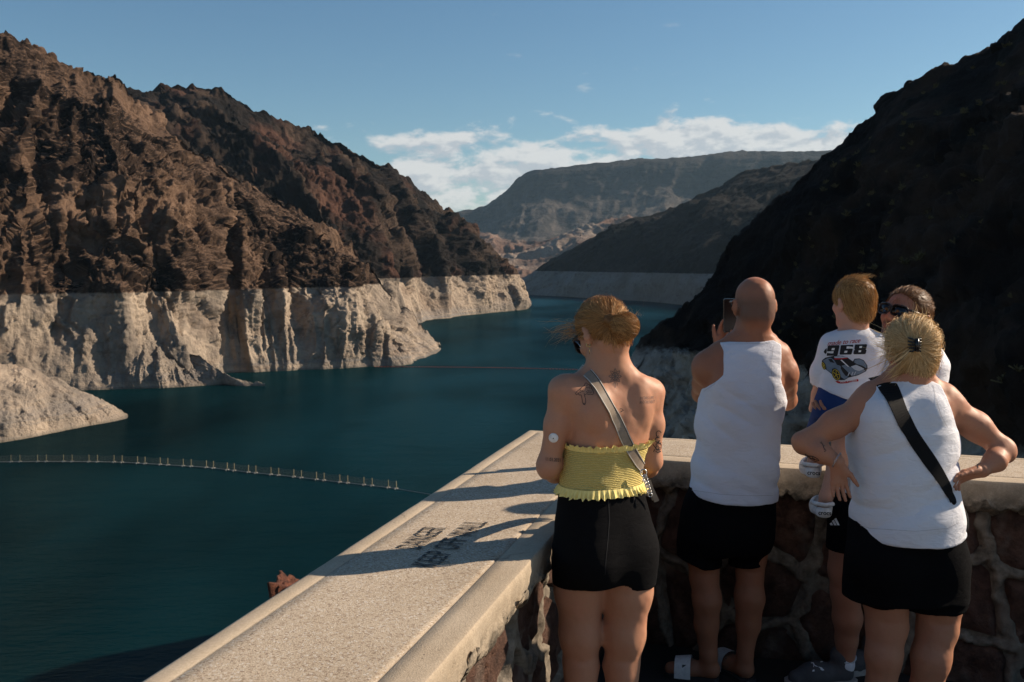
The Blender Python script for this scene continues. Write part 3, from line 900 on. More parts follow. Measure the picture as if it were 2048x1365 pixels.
# rock pinnacle just outside the wall, and the ledge it stands on
def rock_mesh(name, centre, rad, seed, mat, sub=5, amp=0.3, freq=1.6, boxy=0.0):
    bm = bmesh.new()
    bmesh.ops.create_icosphere(bm, subdivisions=sub, radius=1.0)
    v = np.array([x.co[:] for x in bm.verts]); f = np.array([[q.index for q in p.verts] for p in bm.faces])
    bm.free()
    v = v * (1 - boxy) + v / np.abs(v).max(1, keepdims=True) * boxy
    d = 1 + amp * (fbm(v * freq + seed * 5.3, 3) * 0.7 + billow(v * freq * 1.7 + seed, 3) * 0.55)
    # facet it a little
    rs = np.random.RandomState(int(seed * 10) + 3)
    for _ in range(16):
        n = rs.randn(3); n /= np.linalg.norm(n)
        pr = (v * d[:, None]) @ n
        lim = 0.60 + rs.rand() * 0.25
        d = np.where(pr > lim, d * (lim + (pr - lim) * 0.2) / np.maximum(pr, 1e-6), d)
    v = v * d[:, None] * np.array(rad) + np.array(centre)
    return mesh_obj(name, v, f, mat)
m_rock, t, b = new_mat('rust_rock')
g = t.n('ShaderNodeNewGeometry'); pos = g.outputs['Position']
c = t.mix(t.rng(t.noise(pos, 14.0, 7, 0.7), 0.35, 0.66), (0.045, 0.018, 0.012), (0.23, 0.085, 0.05))
t.link(c, b.inputs['Base Color']); b.inputs['Roughness'].default_value = 0.9
bump(t, b, t.noise(pos, 36.0, 8, 0.72), 1.0, 0.03)
pk = P(580, 1142, 3.62)
bm = bmesh.new()
bmesh.ops.create_cube(bm, size=1.0)
bmesh.ops.subdivide_edges(bm, edges=bm.edges[:], cuts=11, use_grid_fill=True)
rv = np.array([x.co[:] for x in bm.verts]); rf = np.array([[q.index for q in p.verts] for p in bm.faces]); bm.free()
rv = rv * np.array([0.10, 0.13, 1.25])
rv[:, 0] *= 1.0 + 0.5 * (0.62 - rv[:, 2]) ; rv[:, 0] -= 0.10 * (0.62 - rv[:, 2]) * 0.5
rv[:, 2] -= np.where(rv[:, 2] > 0.3, (rv[:, 0] + 0.02) * 0.32, 0)
ln_ = np.linalg.norm(rv * np.array([1, 1, 0.12]), axis=1, keepdims=True)
rv = rv + rv * np.array([1, 1, 0.05]) / (ln_ + 1e-6) * (0.022 * facets(rv * 14.0 + 3) + 0.012 * facets(rv * 36.0) + 0.004 * fbm(rv * 60, 2))[:, None]
rk = mesh_obj('boulder', rv + np.array([pk[0] + 0.0, pk[1], pk[2] - 0.66]), rf, m_rock)
tag(rk, 'rusty red rock tip sticking up beyond the coping edge', 'rock')
lg = MB()
prism(lg, [np.array([pk[0] - 0.5, pk[1] - 0.7]), np.array([pk[0] + 0.33, pk[1] - 0.7]), np.array([pk[0] + 0.6, pk[1] + 0.8]), np.array([pk[0] - 0.4, pk[1] + 0.8])], -8.0, pk[2] - 1.2)
tag(lg.build('ledge', m_dam), kind='structure')
# outcrop on the right crest
ob1 = P(1768, 212, 178); ob2 = P(1806, 182, 179); ob3 = P(1752, 236, 177)
for (p, r, sd, lab) in ((ob1 + [0.6, -2.5, -0.6], (2.9, 3.2, 3.6), 4.0, 'big dark overhanging boulder on the right hand ridge crest'),
                        (ob2 + [0.4, -2.0, -0.6], (1.5, 2.0, 2.5), 6.0, 'squat dark boulder behind the overhanging one on the ridge'),
                        (P(1990, 104, 165) + [0, -1.5, -0.2], (1.8, 1.8, 1.8), 8.0, 'dark blocky boulder high on the ridge near the right edge')):
    tag(rock_mesh('boulder', p, r, sd, M_RIGHT, 4, 0.3, 1.5, 0.35), lab, 'boulder', 'boulders on the right ridge')

# floating fence across the lake
def paint(name, col, rough=0.6, metal=0.0, spec=0.3):
    m, t, b = new_mat(name)
    g = t.n('ShaderNodeTexCoord')
    n = t.noise(g.outputs['Object'], 60.0, 3)
    t.link(t.mix(t.rng(n, 0.3, 0.7), tuple(x * 0.86 for x in col), tuple(min(1, x * 1.1) for x in col)), b.inputs['Base Color'])
    b.inputs['Roughness'].default_value = rough
    b.inputs['Metallic'].default_value = metal
    b.inputs['Specular IOR Level'].default_value = spec
    return m
m_float = paint('float_white', (0.34, 0.32, 0.29)); m_post = paint('post_yellow', (0.24, 0.20, 0.12)); m_net = paint('net_grey', (0.13, 0.125, 0.10))
path = [shore(*q)[:2] for q in ((-140, 927), (-60, 926), (0, 925), (113, 924), (219, 925), (270, 927), (352, 932), (414, 936), (493, 945), (582, 954), (650, 962), (774, 976), (820, 983), (850, 988), (900, 996), (960, 1007))]
pth = catmull(path, 900)
seg = np.concatenate([[0], np.cumsum(np.linalg.norm(np.diff(pth, axis=0), axis=1))])
def along(s):
    return np.array([np.interp(s, seg, pth[:, 0]), np.interp(s, seg, pth[:, 1])])
barrier = empty('floating_fence', (*along(seg[-1] / 2), WATER_Z))
tag(barrier, 'long floating net fence on small white floats across the lake', 'fence')
binv = Matrix.Translation(-Vector(barrier.location))
def bchild(o, par=None):
    o.parent = par or barrier
    if par is None: o.matrix_parent_inverse = binv
    return o
pm = MB(); pm.box((0, 0, 1.1), (0.17, 0.17, 2.3))
pmo = None
fm = MB(); fm.box((0, 0, 0.12), (1.1, 0.42, 0.3)); fm.box((0, 0.45, 0.10), (0.3, 0.6, 0.2)); fm.box((0, -0.45, 0.10), (0.3, 0.6, 0.2))
s = 0.0; k = 0; posts = []; pmesh = None; fmesh = None
s_end = np.interp(0, [0], [0]) or seg[-1] * 0.865
while s < s_end:
    q = along(s); dq = along(s + 0.5) - q
    posts.append((s, q))
    for nm, mbb, mt in (('post', pm, m_post), ('float', fm, m_float)):
        key = pmesh if nm == 'post' else fmesh
        if key is None:
            o = mbb.build(nm, mt); key = o.data
            if nm == 'post': pmesh = key
            else: fmesh = key
        else:
            o = bpy.data.objects.new(nm, key); C.objects.link(o)
        o.location = (q[0], q[1], WATER_Z); o.rotation_euler = (0, 0, math.atan2(dq[1], dq[0]))
        bchild(o)
    s += 2.7 if k % 2 == 0 else 5.4
    k += 1
nt = MB()
for (sa, qa), (sb, qb) in zip(posts[:-1], posts[1:]):
    for zz in (0.35, 0.75, 1.15, 1.55, 1.95):
        mid = (qa + qb) / 2
        sag = 0.12 if zz > 1 else 0.05
        nt.tube([(qa[0], qa[1], WATER_Z + zz + 0.1), (mid[0], mid[1], WATER_Z + zz + 0.1 - sag), (qb[0], qb[1], WATER_Z + zz + 0.1)], 0.035, 3, caps=False)
    nseg = int(round((sb - sa) / 0.45))
    for j in range(1, nseg):
        q = qa + (qb - qa) * j / nseg
        nt.tube([(q[0], q[1], WATER_Z + 0.2), (q[0], q[1], WATER_Z + 1.98)], 0.026, 3, caps=False)
bchild(tag(nt.build('netting', m_net), kind='stuff'))
rp = MB()
rp.tube([(*along(x), WATER_Z + 0.10) for x in np.linspace(0, seg[-1], 200)], 0.09, 5)
bchild(rp.build('float_line', m_float))
# red boom
m_red = paint('boom_red', (0.28, 0.055, 0.035))
q0 = shore(748, 733.5); q1 = shore(1215, 741)
boom = empty('safety_boom', tuple((q0 + q1) / 2))
tag(boom, 'thin red line of boom floats stretched across the lake', 'boom')
L = np.linalg.norm(q1 - q0); nfl = int(L / 1.9)
fl = MB(); fl.tube([(-0.7, 0, 0.1), (-0.55, 0, 0.1), (0.55, 0, 0.1), (0.7, 0, 0.1)], [0.08, 0.24, 0.24, 0.08], 8)
fo = None
for i in range(nfl):
    q = q0 + (q1 - q0) * (i + 0.5) / nfl + np.array([0, 6.0 * math.sin(math.pi * i / nfl) - 3.0, 0])
    if fo is None:
        fo = fl.build('float', m_red); o = fo
    else:
        o = fo.copy(); C.objects.link(o)
    o.parent = boom; o.matrix_parent_inverse = Matrix.Translation(-Vector(boom.location))
    o.location = (q[0], q[1], WATER_Z); o.rotation_euler = (0, 0, math.atan2(q1[1] - q0[1], q1[0] - q0[0]))
# ================================================================== figures: implicit surfaces
class Sdf:
    """a list of blobs blended smoothly; every blob is (function, blend radius)"""
    def __init__(self):
        self.items = []
        self.post = []
    def cone(self, a, b, r1, r2, k=0.02, flat=None):
        a = np.array(a, np.float32); b = np.array(b, np.float32)
        ba = b - a; L2 = float(ba @ ba) + 1e-12
        def f(p):
            pa = p - a
            h = np.clip((pa @ ba) / L2, 0, 1)
            d = pa - h[:, None] * ba
            if flat is not None:            # (direction, factor): squash across a direction
                fd, fk = flat
                dd = d @ fd
                d = d + np.outer(dd * (fk - 1), fd)
            return np.sqrt((d * d).sum(1)) - (r1 + (r2 - r1) * h)
        self.items.append((f, k, 'u')); return self
    def chain(self, pts, rad, k=0.02):
        for i in range(len(pts) - 1):
            self.cone(pts[i], pts[i + 1], rad[i], rad[i + 1], k)
        return self
    def ell(self, c, r, k=0.02, M=None, op='u'):
        c = np.array(c, np.float32); r = np.array(r, np.float32)
        A = None if M is None else np.array(M, np.float32)
        def f(p):
            q = p - c
            if A is not None: q = q @ A          # A columns are local axes
            k0 = np.sqrt(((q / r) ** 2).sum(1))
            k1 = np.sqrt(((q / (r * r)) ** 2).sum(1))
            return k0 * (k0 - 1) / np.maximum(k1, 1e-6)
        self.items.append((f, k, op)); return self
    def loft(self, rows, k=0.02, p=2.2, zround=0.02):
        """stack of rounded sections: rows of (z, xl, xr, yc, b)"""
        rows = sorted(rows, key=lambda q: q[0])
        R_ = np.array(rows, float)
        zz = np.linspace(R_[0, 0], R_[-1, 0], 160)
        def sm(v):
            y = np.interp(zz, R_[:, 0], v)
            kk = np.hanning(15); kk /= kk.sum()
            yp = np.pad(y, 7, mode='edge')
            return np.convolve(yp, kk, 'valid')
        xl, xr, yc, bb = sm(R_[:, 1]), sm(R_[:, 2]), sm(R_[:, 3]), sm(R_[:, 4])
        z0, z1 = R_[0, 0], R_[-1, 0]
        def f(q):
            z = np.clip(q[:, 2], z0, z1)
            l = np.interp(z, zz, xl); r = np.interp(z, zz, xr); y0 = np.interp(z, zz, yc); b_ = np.interp(z, zz, bb)
            a_ = (r - l) / 2; cx = (r + l) / 2
            u = np.abs((q[:, 0] - cx) / a_); v = np.abs((q[:, 1] - y0) / b_)
            k0 = (u ** p + v ** p) ** (1 / p)
            gx = np.where(k0 > 1e-6, (u / np.maximum(k0, 1e-6)) ** (p - 1) / a_, 1 / a_)
            gy = np.where(k0 > 1e-6, (v / np.maximum(k0, 1e-6)) ** (p - 1) / b_, 1 / b_)
            d = (k0 - 1) / np.maximum(np.sqrt(gx * gx + gy * gy), 1e-6)
            d = np.maximum(d, -np.minimum(a_, b_))
            dz = np.maximum(z0 - q[:, 2], q[:, 2] - z1)
            return np.where(dz > 0, np.sqrt(np.maximum(d, 0) ** 2 + dz ** 2) + np.minimum(d, 0) * 0, np.maximum(d, dz - 0))
        self.items.append((f, k, 'u')); return self
    def fn(self, f, k=0.0, op='u'):
        self.items.append((f, k, op)); return self
    def dent(self, c, r, amt):
        c = np.array(c, np.float32); r = np.array(r, np.float32)
        self.post.append(lambda p: amt * np.exp(-(((p - c) / r) ** 2).sum(1))); return self
    def groove(self, a, b, w, amt):
        a = np.array(a, np.float32); b = np.array(b, np.float32); ba = b - a; L2 = float(ba @ ba)
        def f(p):
            pa = p - a; h = np.clip((pa @ ba) / L2, 0, 1); d = pa - h[:, None] * ba
            return amt * np.exp(-(d * d).sum(1) / (w * w))
        self.post.append(f); return self
    def __call__(self, p):
        d = None
        for f, k, op in self.items:
            e = f(p)
            if d is None:
                d = e
            elif op == 'u':
                if k > 0:
                    h = np.clip(0.5 + 0.5 * (d - e) / k, 0, 1)
                    d = d + (e - d) * h - k * h * (1 - h)
                else:
                    d = np.minimum(d, e)
            elif op == 's':
                if k > 0:
                    h = np.clip(0.5 - 0.5 * (d + e) / k, 0, 1)
                    d = d + (-e - d) * h + k * h * (1 - h)
                else:
                    d = np.maximum(d, -e)
            elif op == 'i':
                if k > 0:
                    h = np.clip(0.5 - 0.5 * (d - e) / k, 0, 1)
                    d = d + (e - d) * h + k * h * (1 - h)
                else:
                    d = np.maximum(d, e)
        for f in self.post:
            d = d + f(p)
        return d

def polygonise(f, lo, hi, h, newton=2):
    """sparse surface nets -> verts, quads"""
    lo = np.array(lo, float); hi = np.array(hi, float)
    B = 8
    nb = np.ceil((hi - lo) / (h * B)).astype(int) + 1
    bi = np.stack(np.meshgrid(*[np.arange(k) for k in nb], indexing='ij'), -1).reshape(-1, 3)
    cen = lo + (bi + 0.5) * (B * h)
    d = f(cen.astype(np.float32))
    act = bi[np.abs(d) < B * h * 1.25]
    if not len(act): return np.zeros((0, 3)), np.zeros((0, 4), int)
    loc = np.stack(np.meshgrid(*[np.arange(B + 1)] * 3, indexing='ij'), -1).reshape(-1, 3)
    N = nb * B + 2
    cell_id, cell_v, quads = [], [], []
    for c0 in range(0, len(act), 600):
        a = act[c0:c0 + 600]
        gi = (a[:, None, :] * B + loc[None]).reshape(-1, 3)
        val = f((lo + gi * h).astype(np.float32)).reshape(len(a), B + 1, B + 1, B + 1)
        neg = val < 0
        # cells
        cnt = np.zeros((len(a), B, B, B), int)
        for dx in (0, 1):
            for dy in (0, 1):
                for dz in (0, 1):
                    cnt += neg[:, dx:dx + B, dy:dy + B, dz:dz + B]
        mb, mx, my, mz = np.nonzero((cnt > 0) & (cnt < 8))
        if not len(mb): continue
        acc = np.zeros((len(mb), 3)); wn = np.zeros(len(mb))
        corners = [(dx, dy, dz) for dx in (0, 1) for dy in (0, 1) for dz in (0, 1)]
        cv = {c: val[mb, mx + c[0], my + c[1], mz + c[2]] for c in corners}
        for ax in range(3):
            for c in corners:
                if c[ax]: continue
                e = list(c); e[ax] = 1; e = tuple(e)
                v0, v1 = cv[c], cv[e]
                s = (v0 < 0) != (v1 < 0)
                tpar = np.where(s, v0 / np.where(s, v0 - v1, 1), 0)
                pt = np.tile(np.array(c, float), (len(mb), 1)); pt[:, ax] += tpar
                acc += pt * s[:, None]; wn += s
        base = a[mb] * B + np.stack([mx, my, mz], -1)
        cell_v.append(lo + (base + acc / wn[:, None]) * h)
        cell_id.append((base[:, 0] * N[1] + base[:, 1]) * N[2] + base[:, 2])
        # quads from crossing edges
        for ax in range(3):
            sl0 = [slice(None)] + [slice(0, B)] * 3
            sl1 = [slice(None)] + [slice(0, B)] * 3; sl1[1 + ax] = slice(1, B + 1)
            n0 = neg[tuple(sl0)]; n1 = neg[tuple(sl1)]
            eb, ex, ey, ez = np.nonzero(n0 != n1)
            if not len(eb): continue
            g = a[eb] * B + np.stack([ex, ey, ez], -1)
            o1 = np.zeros(3, int); o2 = np.zeros(3, int)
            o1[(ax + 1) % 3] = 1; o2[(ax + 2) % 3] = 1
            cs = [g, g - o1, g - o1 - o2, g - o2]
            ids = np.stack([(c[:, 0] * N[1] + c[:, 1]) * N[2] + c[:, 2] for c in cs], -1)
            fl = n0[eb, ex, ey, ez]
            ids[~fl] = ids[~fl][:, ::-1]
            quads.append(ids)
    ids = np.concatenate(cell_id); v = np.concatenate(cell_v); q = np.concatenate(quads)
    order = np.argsort(ids); sid = ids[order]
    k = np.searchsorted(sid, q); k = np.minimum(k, len(sid) - 1)
    ok = (sid[k] == q).all(1)
    q = order[k[ok]]
    for _ in range(newton):
        e = h * 0.25
        pv = v.astype(np.float32)
        d0 = f(pv)
        gr = np.stack([f(pv + np.array(o, np.float32) * e) - f(pv - np.array(o, np.float32) * e) for o in ((1, 0, 0), (0, 1, 0), (0, 0, 1))], -1) / (2 * e)
        g2 = (gr * gr).sum(1)
        stp = np.clip(d0 / np.maximum(g2, 0.05), -h * 0.6, h * 0.6)
        v = v - gr * stp[:, None]
    return v, q

def sdf_obj(name, f, lo, hi, h, mat, parent=None, newton=2):
    v, q = polygonise(f, lo, hi, h, newton)
    return mesh_obj(name, v, q, mat, parent)

def frame(fwd, up=(0, 0, 1)):
    """columns: right, forward, up"""
    f = np.array(fwd, float); f /= np.linalg.norm(f)
    u = np.array(up, float); u = u - f * (u @ f); u /= np.linalg.norm(u)
    return np.stack([np.cross(f, u), f, u], 1)

def turned(sub, yaw, pivot):
    """the same shape turned about a vertical axis (positive: towards the left of someone facing away)"""
    c, s_ = math.cos(yaw), math.sin(yaw)
    Rm = np.array([[c, -s_, 0], [s_, c, 0], [0, 0, 1]], np.float32)
    pv_ = np.array([pivot[0], pivot[1], 0], np.float32)
    return lambda p: sub((p - pv_) @ Rm + pv_)

class Fig:
    """a figure standing d metres ahead; w() turns picture measures at that distance into metres"""
    def __init__(self, d):
        self.d = d
    def w(self, px, py, dy=0.0):
        return P(px, py, self.d + dy)
    def x(self, px): return (px - 1024) / F_PX * self.d
    def z(self, py): return CAM_H - (py - HORIZON) / F_PX * self.d
    def rows(self, rr):
        """(py, xl, xr, dy centre, half depth)"""
        return [(self.z(a), self.x(b_), self.x(c_), self.d + d_, e_) for a, b_, c_, d_, e_ in rr]

def head_sdf(S, c, M, s=1.0, ears=True, face=True, k=0.02, beard=False):
    """c: centre of the skull; M: columns right, forward (face), up"""
    L = lambda x, y, z: np.array(c) + M @ (np.array([x, y, z]) * s)
    rr = lambda *a: np.array(a) * s
    S.ell(L(0, -0.012, 0.030), rr(0.0765, 0.094, 0.084), 0.03, M)
    S.ell(L(0, 0.030, -0.035), rr(0.060, 0.062, 0.085), 0.04 * s, M)
    S.ell(L(0, -0.045, -0.030), rr(0.060, 0.050, 0.060), 0.04 * s, M)
    S.cone(L(-0.045, 0.015, -0.075), L(0.0, 0.070, -0.100), 0.020 * s, 0.020 * s, 0.03 * s)
    S.cone(L(0.045, 0.015, -0.075), L(0.0, 0.070, -0.100), 0.020 * s, 0.020 * s, 0.03 * s)
    if face:
        S.cone(L(0, 0.086, 0.008), L(0, 0.108, -0.034), 0.008 * s, 0.012 * s, 0.012 * s)
        S.ell(L(-0.012, 0.096, -0.038), rr(0.009, 0.010, 0.008), 0.008 * s, M)
        S.ell(L(0.012, 0.096, -0.038), rr(0.009, 0.010, 0.008), 0.008 * s, M)
        S.cone(L(-0.035, 0.076, 0.020), L(0.035, 0.076, 0.020), 0.010 * s, 0.010 * s, 0.015 * s)
        S.cone(L(-0.020, 0.083, -0.063), L(0.020, 0.083, -0.063), 0.006 * s, 0.006 * s, 0.008 * s)
        S.cone(L(-0.017, 0.082, -0.073), L(0.017, 0.082, -0.073), 0.007 * s, 0.007 * s, 0.008 * s)
        for sx in (-1, 1):
            S.ell(L(sx * 0.033, 0.084, 0.002), rr(0.015, 0.012, 0.010), 0.012 * s, M, 's')
            S.ell(L(sx * 0.032, 0.072, 0.002), rr(0.013, 0.013, 0.012), 0.004 * s, M)
            S.ell(L(sx * 0.040, 0.058, -0.030), rr(0.022, 0.022, 0.018), 0.02 * s, M)
    if ears:
        for sx in (-1, 1):
            ax = M @ np.array([sx * 0.78, -0.62, 0.0]); ax /= np.linalg.norm(ax)
            A = np.stack([ax, np.cross(M[:, 2], ax), M[:, 2]], 1)
            S.ell(L(sx * 0.086, -0.014, -0.004), rr(0.0075, 0.019, 0.028), 0.006 * s, A)
            S.ell(L(sx * 0.080, -0.004, -0.028), rr(0.0075, 0.012, 0.016), 0.006 * s, A)
            S.ell(L(sx * 0.092, -0.002, -0.002), rr(0.006, 0.009, 0.014), 0.004 * s, A, 's')
    return L

def neck_sdf(S, c, M, base, s=1.0, r=0.056):
    top = np.array(c) + M @ (np.array([0, -0.030, -0.055]) * s)
    S.cone(top, base, r * 0.95, r * 1.08, 0.045)

def hand_sdf(wrist, d, n, thumb_side, curl=(0.3, 0.3, 0.3, 0.3), spread=0.1, s=1.0, thumb=(0.75, 0.45), wr=0.024, arm=None):
    """d: along the fingers, n: palm normal (palm faces n), thumb_side: +1 / -1 along side axis d x n"""
    S = Sdf()
    wrist = np.array(wrist, float); d = np.array(d, float); d /= np.linalg.norm(d)
    n = np.array(n, float); n -= d * (n @ d); n /= np.linalg.norm(n)
    sd = np.cross(d, n) * thumb_side
    if arm is not None:
        ar = np.array(arm, float)
        S.cone(wrist - ar * 0.05, wrist, wr * 1.00, wr * 0.93, 0.0)
    S.cone(wrist, wrist + d * 0.03 * s, wr * 0.92, 0.024 * s, 0.015, flat=(n.astype(np.float32), 1.2))
    # palm
    for o in (-0.026, -0.009, 0.009, 0.026):
        S.cone(wrist + d * 0.025 * s + sd * o * 0.7 * s, wrist + d * 0.088 * s + sd * o * s, 0.0150 * s, 0.0115 * s, 0.012 * s)
    S.ell(wrist + d * 0.045 * s + sd * 0.024 * s + n * 0.010 * s, np.array([0.030, 0.016, 0.014]) * s, 0.012 * s, np.stack([d, sd, n], 1))
    lens = (0.072, 0.080, 0.074, 0.058)
    tips = []
    for i, o in enumerate((0.029, 0.0098, -0.0098, -0.028)):
        p = wrist + d * (0.090 - abs(o) * 0.16) * s + sd * o * s
        ang = 0.0
        dirv = d + sd * o / 0.029 * spread
        dirv /= np.linalg.norm(dirv)
        pts = [p]; r = [0.0092 * s]
        for j, fr in enumerate((0.46, 0.30, 0.24)):
            ang += curl[i] * (0.9, 1.15, 0.75)[j]
            dd = dirv * math.cos(ang) + n * math.sin(ang)
            p = p + dd * lens[i] * fr * s
            pts.append(p); r.append((0.0083, 0.0076, 0.0066)[j] * s)
        for j in range(3):
            S.cone(pts[j], pts[j + 1], r[j], r[j + 1], 0.004 * s if j else 0.009 * s)
        tips.append((pts[-1], dd))
    # thumb leaves the side of the palm near its base
    tb = wrist + d * 0.028 * s + sd * 0.022 * s + n * 0.006 * s
    td = d * math.cos(thumb[0]) + sd * math.sin(thumb[0]); td = td + n * thumb[1]; td /= np.linalg.norm(td)
    t1 = tb + td * 0.042 * s
    td2 = td * 0.85 + d * 0.45; td2 /= np.linalg.norm(td2)
    t2 = t1 + td2 * 0.031 * s
    t3 = t2 + td2 * 0.022 * s + n * 0.003 * s
    S.cone(tb, t1, 0.0135 * s, 0.0108 * s, 0.012 * s); S.cone(t1, t2, 0.0105 * s, 0.0092 * s, 0.005 * s); S.cone(t2, t3, 0.0092 * s, 0.0072 * s, 0.004 * s)
    return S, tips

def join_into(o, v2, q2):
    """append a shell to a mesh object (same material)"""
    me = o.data
    n = len(me.vertices)
    v = np.zeros(n * 3, np.float32); me.vertices.foreach_get('co', v); v = v.reshape(-1, 3)
    L = np.zeros(len(me.loops), np.int32); me.loops.foreach_get('vertex_index', L)
    q = L.reshape(-1, 4)
    tmp = mesh_obj(o.name, np.vstack([v, v2]), np.vstack([q, q2 + n]), me.materials[0] if me.materials else None)
    o.data = tmp.data
    bpy.data.objects.remove(tmp)
    bpy.data.meshes.remove(me)

def bounds_pts(pts, pad):
    pts = np.array(pts)
    return pts.min(0) - pad, pts.max(0) + pad

def add_hand(o, S, centre, h=0.003, rad=0.16):
    lo, hi = np.array(centre) - rad, np.array(centre) + rad
    v, q = polygonise(S, lo, hi, h, 2)
    join_into(o, v, q)

def bvh_of(*objs):
    vs = []; fs = []
    for o in objs:
        n = len(vs); me = o.data
        vs += [tuple(v.co) for v in me.vertices]
        fs += [tuple(i + n for i in p.vertices) for p in me.polygons]
    return BVHTree.FromPolygons(vs, fs)

def cast(bvh, p, off=0.0, d=(0, 1, 0), start=1.2, ray=None):
    """drop a point on the side seen from the camera, lifted off a little"""
    dv = Vector(d).normalized()
    o = Vector(p) - dv * start
    hit, nn, _, _ = bvh.ray_cast(o, dv, start + 1.2)
    if hit is None:
        hit, nn, _, _ = bvh.find_nearest(Vector(p))
        if hit is None: return None, None
    if nn.dot(dv) > 0: nn = -nn
    return np.array(hit + nn * off), np.array(nn)

def view_dir(p):
    v = np.array(p) - np.array([0, 0, CAM_H]); return v / np.linalg.norm(v)

def cast_px(bvh, fig, px, py, off=0.001):
    """the surface point seen in that direction"""
    p = P(px, py, fig.d); dv = view_dir(p)
    o = Vector((0, 0, CAM_H)); 
    hit, nn, _, _ = bvh.ray_cast(o, Vector(dv), 30)
    if hit is None: return None, None
    if nn.dot(Vector(dv)) > 0: nn = -nn
    return np.array(hit + nn * off), np.array(nn)

def flat_print(name, fig, bvh, v2, faces, mat, parent, off=0.0012, label=None):
    """lay a flat print (picture-measured outline v2 = [(px, py)]) onto a surface"""
    out = []
    for (x, y) in v2:
        p, n = cast_px(bvh, fig, x, y, off)
        if p is None: p = P(x, y, fig.d)
        out.append(p)
    # points that slipped off the silhouette are dropped
    ok = [fc for fc in faces if max(np.linalg.norm(out[a] - out[b]) for a in fc for b in fc) < 0.12]
    o = mesh_obj(name, out, ok, mat, parent)
    if label: o['label'] = label
    return o

def ink_lines(name, fig, bvh, lines, width, mat, parent, off=0.0012, label=None, step=2.0):
    """drawn lines (picture-measured) laid onto a surface as thin ribbons"""
    mb = MB()
    hw = width / 2
    for ln in lines:
        pts = []
        for a, b_ in zip(ln[:-1], ln[1:]):
            n = max(1, int(math.hypot(b_[0] - a[0], b_[1] - a[1]) / step))
            for i in range(n):
                pts.append((a[0] + (b_[0] - a[0]) * i / n, a[1] + (b_[1] - a[1]) * i / n))
        pts.append(ln[-1])
        row = []
        for q in pts:
            p, nn = cast_px(bvh, fig, q[0], q[1], off)
            if p is not None: row.append((p, nn))
        if len(row) < 2: continue
        vs = []
        for i, (p, nn) in enumerate(row):
            tn = row[min(i + 1, len(row) - 1)][0] - row[max(i - 1, 0)][0]
            tn /= (np.linalg.norm(tn) + 1e-9)
            sv = np.cross(nn, tn); sv /= (np.linalg.norm(sv) + 1e-9)
            vs += [p + sv * hw, p - sv * hw]
        mb.add(vs, [(2 * i, 2 * i + 1, 2 * i + 3, 2 * i + 2) for i in range(len(row) - 1)])
    o = mb.build(name, mat, parent)
    if label: o['label'] = label
    return o

def strands(paths, radii, taper=0.25):
    """many thin hairs as narrow ribbons -> verts, quads (numpy); all paths the same length"""
    out_v = []; out_q = []; base = 0
    by = {}
    for p, r in zip(paths, radii):
        by.setdefault(len(p), []).append((p, r))
    tot = []
    for m, lst in by.items():
        A = np.array([p for p, _ in lst], float); rr = np.array([r for _, r in lst])
        t = np.gradient(A, axis=1); t /= (np.linalg.norm(t, axis=2, keepdims=True) + 1e-9)
        vd = A - np.array([0, 0, CAM_H]); vd /= np.linalg.norm(vd, axis=2, keepdims=True)
        rd = nrs_h.randn(len(lst), 1, 3) * 0.8
        e1 = np.cross(t, vd + rd); e1 /= (np.linalg.norm(e1, axis=2, keepdims=True) + 1e-9)
        w = rr[:, None] * np.interp(np.linspace(0, 1, m), [0, 0.6, 1], [1, 0.9, taper])[None]
        V = np.stack([A + e1 * w[..., None], A - e1 * w[..., None]], 2)        # (N, m, 2, 3)
        N = len(lst)
        i = np.arange(m - 1)
        q = np.stack([2 * i, 2 * i + 1, 2 * i + 3, 2 * i + 2], -1)[None] + (np.arange(N) * 2 * m)[:, None, None]
        out_v.append(V.reshape(-1, 3)); out_q.append(q.reshape(-1, 4) + base)
        base += N * m * 2
        tot.append(m)
    return np.concatenate(out_v), np.concatenate(out_q), by
nrs_h = np.random.RandomState(77)

def sdf_push(f, pts, target, it=4, e=0.002):
    """move points along the gradient of f until f = target"""
    sh = pts.shape
    p = pts.reshape(-1, 3).astype(np.float32); tg = np.broadcast_to(target, sh[:-1]).reshape(-1)
    for _ in range(it):
        d = f(p) - tg
        g = np.stack([f(p + np.array(o, np.float32) * e) - f(p - np.array(o, np.float32) * e) for o in ((1, 0, 0), (0, 1, 0), (0, 0, 1))], -1) / (2 * e)
        p = p - g * (np.clip(d, -.02, .02) / np.maximum((g * g).sum(1), .1))[:, None]
    return p.reshape(sh).astype(float)

def obj_verts(o):
    v = np.zeros(len(o.data.vertices) * 3, np.float32); o.data.vertices.foreach_get('co', v)
    return v.reshape(-1, 3)

